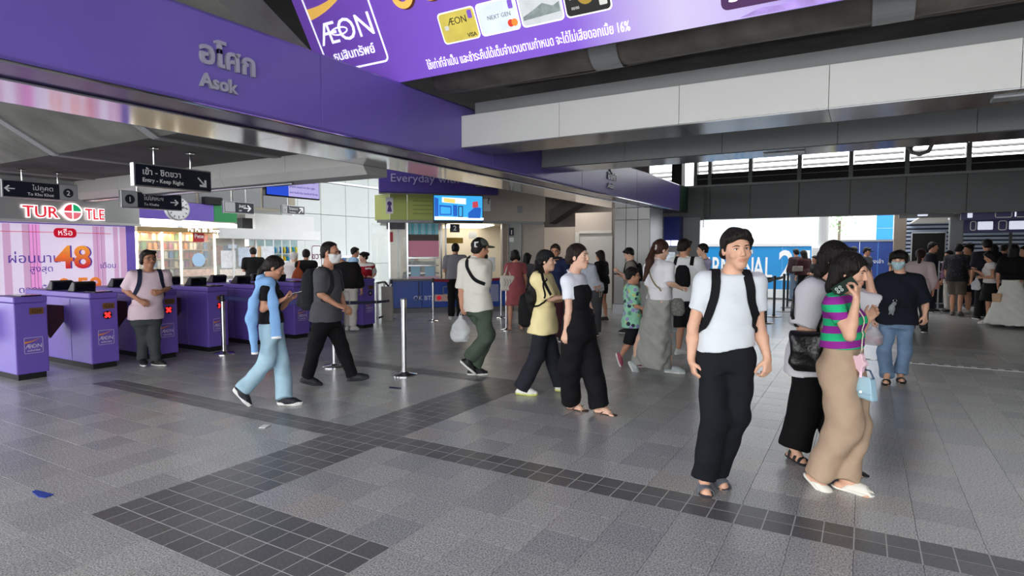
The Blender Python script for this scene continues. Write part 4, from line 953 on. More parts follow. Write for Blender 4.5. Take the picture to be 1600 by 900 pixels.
bbox(sA + .1, sE, 2.4, 2.45, 0, zg1, 'interior_wall', mat('booth_inside', '#cfc6b4', .6)); bbox(sA - .2, sE, .3, 2.4, zg + .02, zg + .06, 'interior_ceiling', mat('booth_inside', '#cfc6b4'))
bbox(sC + .3, sD - .3, .25, 2.3, zg - .04, zg - .02, 'ceiling_light', mat('booth_light', '#fff6e4', .4, emit=3.0))
bbox(sA + .4, sB, .6, .62, 1.2, 2.0, 'inner_partition', GLASS)
for k in range(3): bbox(sA + .25 + k * .5, sA + .3 + k * .5, 1.0, 1.05, .8, zg, 'inner_post', STEELB)
bbox(sB + .2, sC - .1, .9, 1.2, zc, 1.35, 'cabinet', mat('cab_grey', '#77777a', .5))
# window two: opening with number sign, sill and staff side; window one beside the beige wall
s2, z2 = bs(703, 363); s3, z3 = bs(718, 350); fn = frame2(A0 + n45 * .0, e45, UPZ)
flat('number_sign', fn, rrect(s2, z2, s3, z3, .01), 0, .02, NAVYS, bt); text('lettering', '2', fn((s2 + s3) / 2, z2 + .05, .024), e45, .18, WHITEL, bt, .001, ax='CENTER', bold=.003)
bbox(bs(697, 380)[0], bs(726, 380)[0], .3, .32, bs(700, 380)[1], bs(700, 371)[1], 'yellow_strip', mat('strip_yellow', '#c9a23a', .5)); bbox(bs(737, 380)[0], bs(750, 380)[0], .5, .52, bs(740, 372)[1], bs(740, 361)[1], 'paper', WHITE)
bbox(bs(757, 431)[0], bs(774, 431)[0], .0, .01, bs(760, 424)[1], bs(760, 402)[1], 'notice', WHITE)
bbox(sD - .12, sD + .02, .0, .25, zc, zg, 'pier', mat('pier_brown', '#8d8075', .5)); bbox(sD + .06, sE + .35, .06, .12, 0, zg, 'beige_panel', BEIGE)
s2, z2 = bs(795, 424); s3, z3 = bs(815, 345); bbox(s2, s3, .04, .06, z2, z3, 'window_glass', mat('dull_glass', '#a9aca4', .15)); 
for s_ in (s2, s3): bbox(s_ - .015, s_ + .015, .02, .06, z2, z3, 'mullion', STEEL)
s4, z4 = bs(796, 368); s5, z5 = bs(803, 356); flat('number_sign', frame2(A0 - n45 * .035, e45, UPZ), rrect(s4, z4, s5, z5, .005), 0, .015, NAVYS, bt); text('lettering', '1', bp((s4 + s5) / 2, .018, z4 + .03), e45, .17, WHITEL, bt, .001, ax='CENTER', bold=.003)
s4, z4 = bs(795, 378); s5, z5 = bs(803, 371); bbox(s4, s5, .035, .04, z4, z5, 'paper', WHITE)
s4, z4 = bs(754, 330); s5, z5 = bs(766, 311); flat('help_sign', frame2(A0 + n45 * .021, e45, UPZ), rrect(s4, z4, s5, z5, .01), 0, .006, WHITE, bt); text('lettering', '?', bp((s4 + s5) / 2 + .05, -.03, z4 + .2), e45, .22, NAVYS, bt, .001, ax='CENTER', bold=.004)
s4, z4 = bs(808, 333); s5, z5 = bs(816, 322); bbox(s4, s5, -.03, -.021, z4, z5, 'door_plate', GREYP)
# low service gate beside the booth
sg = thing('swing_gate', on_z(600, 496), 'steel tube swing gate between the last purple gate and the booth', 'gate')
p0 = np.array(on_z(590, 504)); p1 = np.array(on_z(609, 497))
MB().tube([p0 + UPZ * .9, p0 + (p1 - p0) * .6 + UPZ * .9, p1 + UPZ * .75, p1 + UPZ * .1, p0 + UPZ * .1], .025, 8).build('tube_frame', BLACK, sg, True)
for f in (0, .55, 1): q = p0 + (p1 - p0) * f; MB().tube([q, q + UPZ * .9], .028, 10).build('post', CHROME, sg, True)
MB().box(p0 + (-.2, .35, .0), p0 + (.12, .4, .8)).build('infill_panel', mat('infill_grey', '#aaa79f', .5), sg)

# ------------------------------------------------------------------ ticket machine at the end of the column
tm = thing('ticket_machine', (-4.5, 16.9, 0), 'blue ticket machine with white lit panels past the metal column', 'machine')
a_ = on_Y(1036, 400, 16.9); c_ = on_Y(1061, 400, 16.9)
MB().box((a_[0], 16.9, 0), (c_[0], 17.28, 1.75)).build('cabinet', mat('machine_grey', '#a3a7ac', .4), tm, bevel=.01); MB().box((a_[0], 16.92, 1.76), (c_[0], 17.28, 2.6)).build('upper_cabinet', mat('machine_navy', '#1c2a7a', .4), tm)
fm = frame2((a_[0], 16.898, 0), RY, UPZ); w = c_[0] - a_[0]
for u0, u1 in ((.05, .45), (.5, .95)): flat('light_panel', fm, rrect(w * u0, 1.78, w * u1, 1.93, .01), 0, .012, mat('lit_white', '#f2f6ff', .4, emit=1.0), tm)
flat('screen', fm, rrect(w * .1, 1.15, w * .75, 1.6, .01), 0, .01, mat('machine_screen', '#c9d4de', .3, emit=.4, noise=.3, nscale=9), tm); flat('coin_panel', fm, rrect(w * .15, .7, w * .85, 1.05, .01), 0, .01, BLACK, tm)
# ------------------------------------------------------------------ blue hoarding with the mall name, exit scenery
hw = thing('blue_hoarding', (-3.2, 22, 0), 'long sky blue hoarding with white mall name beyond the exit', 'hoarding')
SKYB = mat('hoarding_blue', '#2396dc', .4); NVB = mat('hoarding_navy', '#27458f', .45)
h0 = on_Y(1085, 400, 22)[0] - 1.5; h1 = on_Y(1268, 400, 22)[0]; zt = on_Y(1180, 385, 22)[2]; zb = on_Y(1180, 451, 22)[2]
nP = 6
for k in range(nP): MB().box((h0 + (h1 - h0) * k / nP + .003, 22, zb), (h0 + (h1 - h0) * (k + 1) / nP - .003, 22.05, zt)).build('panel', SKYB, hw)
MB().box((h0, 21.98, .06), (h1, 22.06, zb)).build('base_panel', WHITE, hw); MB().box((h0, 21.97, 0), (h1, 22.06, .06)).build('base_strip', GREYD, hw); MB().box((h0, 21.97, zt), (h1, 22.1, zt + .1)).build('top_rail', WHITE, hw)
p = on_Y(1079, 434, 21.99); q = on_Y(1209, 434, 21.99); tz = on_Y(1100, 432, 21.99)[2]; HWM = mat('hoarding_white', '#ffffff', .5)
xs_ = np.linspace(p[0] + .2, q[0] - .18, 8); xs_[4:] += (.02, .04, .03, .0)
for ch, x in zip('TERMINAL', xs_): text('letter', ch, (x, 21.995, tz), RY, 1.0, HWM, hw, .004, bold=.014, sx=.52, ax='CENTER')
p = on_Y(1216, 437, 21.99); text('lettering', '2', (p[0] - .02, 21.995, p[2]), RY, 1.42, mat('hoarding_white', '#ffffff'), hw, .004, bold=.02, sx=.72)
text('lettering', '1', (p[0] + .62, 21.995, p[2]), RY, 1.42, mat('hoarding_white', '#ffffff'), hw, .004, bold=.02, sx=.72)
h2 = thing('navy_hoarding', (0, 22.3, 0), 'dark blue hoarding board right of the white exit post', 'hoarding')
a_ = on_Y(1288, 378, 22.3); c_ = on_Y(1402, 378, 22.3)
for k in range(4): MB().box((a_[0] + (c_[0] - a_[0]) * k / 4 + .003, 22.3, 0), (a_[0] + (c_[0] - a_[0]) * (k + 1) / 4 - .003, 22.35, a_[2])).build('panel', NVB, h2)
MB().box((a_[0], 22.28, a_[2]), (c_[0], 22.36, a_[2] + .06)).build('top_rail', GREYP, h2); MB().box((a_[0] - .02, 22.26, .5), (a_[0] + .22, 22.29, a_[2])).build('yellow_edge', mat('edge_yellow', '#d8c84a', .5), h2)
p = on_Y(1355, 411, 22.27); text('lettering', 'ทางเข้า', (p[0], 22.29, p[2]), RY, .16, WHITEL, h2, .001)
xp = struct('column_white', on_Y(1283, 470, 21.2), 'white round column at the exit opening')
p = on_Y(1283, 480, 21.2)
MB().lathe((p[0], 21.2, 0), [(.15, 0), (.15, 2.85), (.2, 2.95), (.24, 3.1)], 18).build('shaft', WHITE, xp, True); MB().box((p[0] - .3, 21.0, 0), (p[0] + .1, 21.1, 1.75)).build('plinth_box', WHITE, xp, bevel=.02)
# pale buildings and awning in the overexposed street
gl = thing('street_building', (-6, 45, 0), 'washed out pale buildings across the street', 'building')
PALE = mat('pale_facade', '#eef0ee', .8)
MB().box((-12, 44, 0), (-2.4, 46, 7.0)).build('facade', PALE, gl); MB().box((-2.2, 46, 0), (1.6, 48, 5.5)).build('facade', PALE, gl)
for k in range(5): MB().box((-10.5 + k * 1.7, 43.95, 3.2), (-9.5 + k * 1.7, 44.0, 4.6)).build('window', mat('pale_window', '#c3d6d8', .3), gl)
for k in range(2): MB().box((-.6 + k * 1.2, 45.95, 3.2), (.0 + k * 1.2, 46.0, 3.9)).build('window', mat('pale_window', '#c3d6d8'), gl)
bbl = thing('blue_building', (1, 34, 0), 'bright blue clad building edge beyond the navy hoarding', 'building')
a_ = on_Y(1370, 340, 34); c_ = on_Y(1396, 340, 34)
for k in range(6): MB().box((a_[0], 34, k * .92 + .01), (c_[0], 34.4, (k + 1) * .92 - .01)).build('panel', mat('clad_blue', '#1f80cc', .5), bbl)
MB().box((c_[0], 34.2, 0), (c_[0] + 1.0, 34.6, 5.5)).build('pale_side', mat('pale_pink', '#e6dcdc', .6), bbl)
tr = thing('street_tree', on_Y(1312, 345, 40), 'pale green street tree seen in the glare', 'tree')
p = np.array(tr.location); b = MB()
for k in range(160):
    q = np.array([R_.gauss(0, .42), R_.gauss(0, .3), R_.gauss(0, .55)]) + p; d = np.array([R_.uniform(-1, 1), R_.uniform(-1, 1), R_.uniform(-1, 1)]); d /= np.linalg.norm(d); e = np.cross(d, UPZ); e /= np.linalg.norm(e) + 1e-6
    b.add([q - d * .16, q + e * .06, q + d * .16, q - e * .06], [(0, 1, 2, 3)])
tag(b.build('foliage', mat('leaf_pale', '#a6c79a', .7), tr), kind='stuff'); MB().tube([(p[0], p[1], 0), (p[0], p[1], p[2])], .08, 7).build('trunk', mat('bark', '#6d6152', .8), tr)
# ------------------------------------------------------------------ right hand side: passage with pillars, signs and shutters
wr = struct('wall_right', (4, 24, 0), 'dim passage walls with slatted shutters')
SHUT = mat('shutter_slat', '#9aa3b2', .4, .3)
Yr = 26.0
xa_, xb_ = on_Y(1400, 390, Yr)[0], 9.5
MB().box((xa_, Yr + .15, 0), (xb_, Yr + .2, 3.6)).build('backing', mat('dim_navy', '#20263a', .6), wr)
for k in range(22): MB().box((xa_, Yr, .5 + k * .14), (xb_, Yr + .03, .58 + k * .14)).build('slat', SHUT, wr)
for k in range(6): MB().box((xa_ + k * 1.6, Yr - .04, 0), (xa_ + k * 1.6 + .08, Yr, 3.6)).build('upright', BLACK, wr)
MB().box((xa_ + .4, 18.42, 2.62), (9.5, 26, 2.66)).build('passage_ceiling', mat('soffit_pale', '#cfcac0', .6), wr)
MB().box((6.6, -2, 0), (6.7, 26, 4.9)).build('side_panel', GREYD, wr)
for k in range(2): MB().box((xa_ + 1.2 + k * 2.6, 22.5, 2.6), (xa_ + 2.6 + k * 2.6, 22.7, 2.62)).build('light_fitting', mat('tube_white', '#ffffff', .4, emit=3), wr)
for px, Y, w, m_, l in ((1405, 20.5, .3, mat('pillar_brown', '#8d7f72', .6), 'brown pillar at the left end of the right passage'), (1493, 20.0, .3, mat('pillar_grey', '#85888c', .5), 'grey pillar beside the crowd in the passage')):
    c_ = struct('column', on_Y(px, 470, Y), l); p = on_Y(px, 400, Y); MB().box((p[0] - w / 2, Y, 0), (p[0] + w / 2, Y + .3, 3.0)).build('shaft', m_, c_, bevel=.02)
bdk = thing('notice_board', on_Y(1450, 455, 21), 'tall black board standing in front of the shutters', 'board')
a_ = on_Y(1424, 363, 21); c_ = on_Y(1475, 460, 21)
MB().box((a_[0], 21, .12), (c_[0], 21.12, a_[2])).build('panel', BLACKM, bdk, bevel=.02); outline('edge_frame', frame2((a_[0], 20.995, 0), RY, UPZ), 0, .12, c_[0] - a_[0], a_[2], .03, STEELB, bdk, r=.03)
MB().box((a_[0], 20.9, 0), (c_[0], 21.25, .12)).build('foot', BLACK, bdk)
sgn = mat('sign_purple_blue', '#2a2468', .4); SGL = mat('sign_lit', '#dfe4f6', .4, emit=.5)
def strip_sign(label, xa, xb, yt, yb_, Y, icons):
    a_ = on_Y(xa, yt, Y); c_ = on_Y(xb, yb_, Y); s = thing('strip_sign', ((a_[0] + c_[0]) / 2, Y, c_[2]), label, 'sign')
    MB().box((a_[0], Y, c_[2]), (c_[0], Y + .12, a_[2])).build('housing', sgn, s, bevel=.005)
    f = frame2((0, Y - .001, 0), RY, UPZ); h = a_[2] - c_[2]
    for k, (u, w) in enumerate(icons):
        u0 = on_Y(u, yt, Y)[0]; u1 = on_Y(u + w, yt, Y)[0]
        if k % 2: outline('icon_frame', f, u0, c_[2] + h * .15, u1, a_[2] - h * .15, h * .06, WHITEL, s, r=h * .15, z0=0)
        else: flat('icon_panel', f, rrect(u0, c_[2] + h * .2, u1, a_[2] - h * .2, h * .06), 0, .004, SGL, s)
        text('lettering', 'K BTS'[0] if k % 2 else '', f((u0 + u1) / 2, c_[2] + h * .3, .006), RY, h * .4, WHITEL, s, .001, ax='CENTER') if False else None
    return s
strip_sign('purple strip sign under the grey panels at the passage entrance', 1502, 1640, 327, 341, 19.0, ((1512, 8), (1555, 27), (1586, 2), (1588, 26)))
strip_sign('blue strip sign with white pictograms above the crowd', 1484, 1640, 343, 362, 21.5, ((1488, 14), (1516, 10), (1528, 24), (1560, 14), (1577, 30)))
s = strip_sign('grey exit sign box over the black board', 1405, 1490, 329, 339, 19.2, ((1434, 16),)); 
for ch in s.children:
    if ch.name.startswith('housing'): ch.data.materials[0] = GREYD
rl = thing('passage_railing', on_Y(1485, 440, 20.6), 'white railing bars between the board and the crowd', 'railing')
a_ = on_Y(1468, 410, 20.6); c_ = on_Y(1502, 410, 20.6)
for py in (410, 425, 441): z = on_Y(1480, py, 20.6)[2]; MB().tube([(a_[0], 20.6, z), (c_[0], 20.6, z)], .02, 8).build('rail', WHITE, rl)
for x in (a_[0], c_[0]): MB().tube([(x, 20.6, 0), (x, 20.6, 1.35)], .025, 8).build('post', STEELB, rl)
tp = struct('trim_7', (2.2, 19.5, 0), 'row of pale floor studs in the passage'); b = MB()
p = on_z(1448, 485); q = on_z(1536, 487)
for k in range(22): o = MB().lathe((p[0] + (q[0] - p[0]) * k / 21, p[1] + (q[1] - p[1]) * k / 21, 0), [(.05, 0), (.04, .012)], 8).build('stud', WHITE, tp)
cv = thing('security_camera', on_Y(1437, 232, 17.6), 'white looped camera bracket hanging before the louvres', 'camera')
p = np.array(cv.location); b = MB(); b.tube([p + (.25, 0, .5), p + (.25, 0, .1), p + (.18, 0, -.08), p + (0, 0, -.14), p + (-.16, 0, -.08), p + (-.2, 0, .08)], .05, 10); b.build('bracket', GREYP, cv, True); MB().ball(p + (-.2, 0, .1), .1, 14).build('dome', mat('dome_grey', '#55575a', .2), cv, True)
# ------------------------------------------------------------------ litter on the floor
p = on_z(67, 772); tpz = thing('tape_scrap', p, 'scrap of bright blue tape stuck to the floor', 'tape')
b = MB(); P = [on_z(x, y, .002) for x, y in ((50, 769), (55, 766), (84, 773), (70, 778), (60, 777))]; b.prism(P, (0, 0, .004)); b.build('film', mat('tape_blue', '#1d3fa6', .5), tpz)
p = on_z(412, 667); tpz = thing('paper_scrap', p, 'small crumpled paper scrap on the floor near the dark tile band', 'paper')
b = MB(); b.prism([on_z(x, y, .003) for x, y in ((404, 669), (412, 664), (423, 665), (414, 669))], (0, 0, .006)); b.build('sheet', WHITE, tpz)
p = on_z(617, 605); tpz = thing('tape_strip', p, 'thin navy tape strip on the floor below the lone steel post', 'tape')
b = MB(); b.prism([on_z(x, y, .002) for x, y in ((608, 604), (627, 606), (627, 608), (608, 606))], (0, 0, .003)); b.build('film', mat('tape_navy', '#23265a', .6), tpz)
# ------------------------------------------------------------------ bodies and clothes grown as smooth implicit surfaces
f32 = np.float32
def A3(p): return np.array(p, float)
def unit(v): v = A3(v); return v / (np.linalg.norm(v) + 1e-9)
class Sh:
    """a list of rounded shapes blended into one surface"""
    def __init__(s): s.p = []
    def cap(s, a, b, ra, rb, k=.02, flat=False, op='u', sq=None):
        """tapered limb; flat ends it square at b; sq=(dir, factor) flattens it along dir"""
        a, b = A3(a), A3(b); d = b - a; L = max(np.linalg.norm(d), 1e-5); u = d / L; n, f = (unit(sq[0]), sq[1]) if sq else (None, 1)
        def fn(X, Y, Z):
            x, y, z = X - a[0], Y - a[1], Z - a[2]
            t = x * u[0] + y * u[1] + z * u[2]
            tc = np.clip(t / L, 0, 1)
            q = x * x + y * y + z * z - 2 * tc * L * t + (tc * L) ** 2
            if n is not None:
                e = x * n[0] + y * n[1] + z * n[2] - tc * L * float(np.dot(u, n)); q = q + (f * f - 1) * e * e
            r = np.sqrt(np.maximum(q, 1e-12)) - (ra + (rb - ra) * tc)
            return np.maximum(r, t - L) if flat else r
        m = max(ra, rb); s.p.append((fn, np.minimum(a, b) - m, np.maximum(a, b) + m, k, op)); return s
    def ell(s, c, r, ax=None, k=.02, op='u'):
        c = A3(c); r = A3(r); B = A3(ax) if ax is not None else np.eye(3)
        def fn(X, Y, Z):
            x, y, z = X - c[0], Y - c[1], Z - c[2]; k0 = 0; k1 = 0
            for i in range(3):
                w = x * B[i][0] + y * B[i][1] + z * B[i][2]; k0 = k0 + (w / r[i]) ** 2; k1 = k1 + (w / r[i] ** 2) ** 2
            k0 = np.sqrt(k0); return k0 * (k0 - 1) / np.maximum(np.sqrt(k1), 1e-6)
        m = np.sqrt(((B * r[:, None]) ** 2).sum(0)); s.p.append((fn, c - m, c + m, k, op)); return s
    def loft(s, a, b, lat, fwd, ts, aw, bw, off=None, k=.03, op='u', e=2.2):
        """tube with an oval section that changes along a->b (trunk, shirt, skirt); lat/fwd give the section's axes"""
        a, b, lat, fwd = A3(a), A3(b), unit(lat), unit(fwd); L = np.linalg.norm(b - a); u = (b - a) / L
        ts = np.array(ts, float); aw = np.array(aw, float); bw = np.array(bw, float); of = np.array(off if off is not None else [0] * len(ts), float)
        def fn(X, Y, Z):
            x, y, z = X - a[0], Y - a[1], Z - a[2]
            t = (x * u[0] + y * u[1] + z * u[2]) / L; tc = np.clip(t, ts[0], ts[-1])
            A = np.interp(tc, ts, aw); Bq = np.interp(tc, ts, bw); O = np.interp(tc, ts, of)
            p = np.abs((x * lat[0] + y * lat[1] + z * lat[2] - t * L * float(np.dot(u, lat))) / A)
            q = np.abs((x * fwd[0] + y * fwd[1] + z * fwd[2] - t * L * float(np.dot(u, fwd)) - O) / Bq)
            r = ((p ** e + q ** e) ** (1 / e) - 1) * np.minimum(A, Bq)
            return np.maximum(r, np.maximum(t - ts[-1], ts[0] - t) * L)
        m = max(aw.max(), bw.max()) + np.abs(of).max(); P = [a + (b - a) * ts[0], a + (b - a) * ts[-1]]
        s.p.append((fn, np.minimum(*P) - m, np.maximum(*P) + m, k, op)); return s
    def clip(s, p, n):
        """keep only the side of the plane away from n"""
        p, n = A3(p), unit(n); fn = lambda X, Y, Z: (X - p[0]) * n[0] + (Y - p[1]) * n[1] + (Z - p[2]) * n[2]
        s.p.append((fn, None, None, 0, 'c')); return s
    def ball(s, c, r, k=.02, op='u'): return s.ell(c, (r, r, r), None, k, op)
    def grow(s, d):
        """the same shapes, d thicker"""
        o = Sh(); o.p = [((lambda X, Y, Z, f=f: f(X, Y, Z) - d), None if lo is None else lo - d, None if hi is None else hi + d, k, op) for f, lo, hi, k, op in s.p]; return o
    def ev(s, P):
        P = np.atleast_2d(P); X, Y, Z = P[:, 0], P[:, 1], P[:, 2]; F = np.full(len(P), 9.0)
        for fn, lo, hi, k, op in s.p: F = comb(F, fn(X, Y, Z), k, op)
        return F
    def mesh(s, vox, amp=0.0, seed=0, fs=1.0):
        U = [q for q in s.p if q[4] == 'u']
        lo = np.min([q[1] for q in U], 0) - 3 * vox; hi = np.max([q[2] for q in U], 0) + 3 * vox
        n = np.ceil((hi - lo) / vox).astype(int) + 1
        ax = [(lo[i] + vox * np.arange(n[i])).astype(f32) for i in range(3)]
        F = np.full(tuple(n), .5, f32)
        for fn, l, h, k, op in s.p:
            if l is None: sl = (slice(None),) * 3
            else:
                i0 = np.maximum(((l - lo - k - 2 * vox) / vox).astype(int), 0); i1 = np.minimum(((h - lo + k + 2 * vox) / vox).astype(int) + 2, n)
                if np.any(i1 <= i0): continue
                sl = tuple(slice(a, b) for a, b in zip(i0, i1))
            d = fn(ax[0][sl[0]][:, None, None], ax[1][sl[1]][None, :, None], ax[2][sl[2]][None, None, :]).astype(f32)
            F[sl] = comb(F[sl], d, k, op)
        if amp > 0:
            X, Y, Z = ax[0][:, None, None] * fs, ax[1][None, :, None] * fs, ax[2][None, None, :] * fs
            F = F + f32(amp) * (np.sin(17 * X + 9 * Z + seed) * np.sin(15 * Y - 13 * Z + 2 * seed) + .6 * np.sin(31 * Z + 11 * X - 13 * Y + seed) * np.sin(19 * X + 21 * Y + 3 * seed)).astype(f32)
        return nets(F, lo, vox)
def comb(F, d, k, op):
    if op == 'c': return np.maximum(F, d)
    if op == 's': d = -d
    if k <= 0: return np.minimum(F, d) if op == 'u' else np.maximum(F, d)
    h = np.maximum(k - np.abs(F - d), 0) / k
    return np.minimum(F, d) - h * h * k * .25 if op == 'u' else np.maximum(F, d) + h * h * k * .25
CORN = [(i, j, k) for i in (0, 1) for j in (0, 1) for k in (0, 1)]
EDG = [(a, b) for a in range(8) for b in range(a + 1, 8) if sum(abs(p - q) for p, q in zip(CORN[a], CORN[b])) == 1]
def nets(F, lo, vox):
    """naive surface nets: one vertex per crossed cell, one quad per crossed edge"""
    I = F < 0; n0, n1, n2 = (q - 1 for q in F.shape)
    c = np.zeros((n0, n1, n2), np.int8)
    for i, j, k in CORN: c += I[i:i + n0, j:j + n1, k:k + n2]
    cx, cy, cz = np.nonzero((c > 0) & (c < 8)); m = len(cx)
    if m == 0: return np.zeros((0, 3)), np.zeros((0, 4), int)
    idx = np.full((n0, n1, n2), -1, np.int32); idx[cx, cy, cz] = np.arange(m)
    V = np.stack([F[cx + i, cy + j, cz + k] for i, j, k in CORN]); acc = np.zeros((m, 3)); cnt = np.zeros(m)
    for a, b in EDG:
        x = (V[a] < 0) != (V[b] < 0); t = np.where(x, V[a] / np.where(x, V[a] - V[b], 1), 0)
        for q in range(3): acc[:, q] += np.where(x, CORN[a][q] + t * (CORN[b][q] - CORN[a][q]), 0)
        cnt += x
    P = lo + vox * (np.stack([cx, cy, cz], 1) + acc / cnt[:, None])
    Q = []
    for d in range(3):
        s0 = [slice(1, -1)] * 3; s1 = list(s0); s0[d] = slice(0, -1); s1[d] = slice(1, None)
        A, B = I[tuple(s0)], I[tuple(s1)]; x = np.array(np.nonzero(A != B)).T
        if not len(x): continue
        fl = A[tuple(x.T)]; x = x + 1; x[:, d] -= 1
        e, g = (d + 1) % 3, (d + 2) % 3; oe = np.eye(3, dtype=int)[e]; og = np.eye(3, dtype=int)[g]
        q = [idx[tuple((x - o).T)] for o in (oe + og, og, 0 * oe, oe)]; q = np.stack(q, 1)
        q[~fl] = q[~fl][:, ::-1]; Q.append(q)
    Q = np.concatenate(Q); return P, Q[(Q >= 0).all(1)]
def put(name, pieces, mats, parent, colf=None, attr=None):
    """link meshes (verts, quads, material slot) as ONE object under parent; colf paints a point colour, attr a point value"""
    pieces = [p for p in pieces if len(p[0])]
    if not pieces: return None
    V = np.concatenate([p[0] for p in pieces]); o = np.cumsum([0] + [len(p[0]) for p in pieces])
    Fq = np.concatenate([p[1] + o[i] for i, p in enumerate(pieces)])
    me = bpy.data.meshes.new(name); me.vertices.add(len(V)); me.vertices.foreach_set('co', V.astype(f32).ravel())
    me.loops.add(Fq.size); me.polygons.add(len(Fq)); me.loops.foreach_set('vertex_index', Fq.astype(np.int32).ravel())
    me.polygons.foreach_set('loop_start', np.arange(0, Fq.size, 4, dtype=np.int32))
    me.update(calc_edges=True)
    for q in (mats if isinstance(mats, (list, tuple)) else [mats]): me.materials.append(q)
    me.polygons.foreach_set('use_smooth', np.ones(len(Fq), bool))
    if colf is not None:
        a = me.color_attributes.new('Col', 'FLOAT_COLOR', 'POINT'); c = np.ones((len(V), 4), f32); c[:, :3] = colf(V); a.data.foreach_set('color', c.ravel())
    if attr is not None:
        a = me.attributes.new('band', 'FLOAT', 'POINT'); a.data.foreach_set('value', attr(V).astype(f32))
    ob = bpy.data.objects.new(name, me); COL.objects.link(ob); ob.parent = parent; return ob
def stick(sh, P, lift=.004, it=3):
    """move points onto a surface, lift above it; returns points and normals"""
    P = np.array(P, float)
    for _ in range(it):
        d = sh.ev(P); G = np.stack([(sh.ev(P + e) - sh.ev(P - e)) for e in np.eye(3) * .004], 1) / .008; G /= np.linalg.norm(G, axis=1)[:, None] + 1e-9
        P = P - G * np.clip(d - lift, -.12, .12)[:, None]
    return P, G
def strap(name, sh, pts, w, m, parent, lift=.006, n=22, th=.004):
    """band lying on a garment along the way points (smoothly interpolated)"""
    P = np.array(pts, float); t = np.linspace(0, len(P) - 1, n); i = np.minimum(t.astype(int), len(P) - 2); f = (t - i)[:, None]
    Pm = np.vstack([2 * P[0] - P[1], P, 2 * P[-1] - P[-2]]); p0, p1, p2, p3 = Pm[i], Pm[i + 1], Pm[i + 2], Pm[i + 3]
    C = .5 * (2 * p1 + (p2 - p0) * f + (2 * p0 - 5 * p1 + 4 * p2 - p3) * f ** 2 + (3 * p1 - p0 - 3 * p2 + p3) * f ** 3)
    if sh is not None: C, N = stick(sh, C, lift)
    else: N = np.tile(np.array([0, 0, 1.]), (n, 1))
    T_ = np.gradient(C, axis=0); S = np.cross(T_, N); S /= np.linalg.norm(S, axis=1)[:, None] + 1e-9
    return MB().ribbon(C, S * w / 2, N * th).build(name, m, parent, True)

SKINS = {'a': '#d9a88c', 'b': '#c68f72', 'c': '#a8745a', 'd': '#8d5f48', 'e': '#e2b59b'}
def skin_m(): return mat('skin', '#d0a088', .5, attr='Col', noise=.04, nscale=60, bump=.05, bscale=180)
def cloth(c, n=.06, rough=.85, b=.4): return mat('cloth_' + c.strip('#'), c, rough, noise=n, nscale=9, bump=b, bscale=11, spec=.25)
def hair_m(c='#120e0c'): return mat('hair_' + c.strip('#'), c, .5, noise=.3, nscale=60, bump=.8, bscale=90, stretch=(1, 1, .1), spec=.22)
def rubber(c): return mat('rubber_' + c.strip('#'), c, .6, noise=.03)

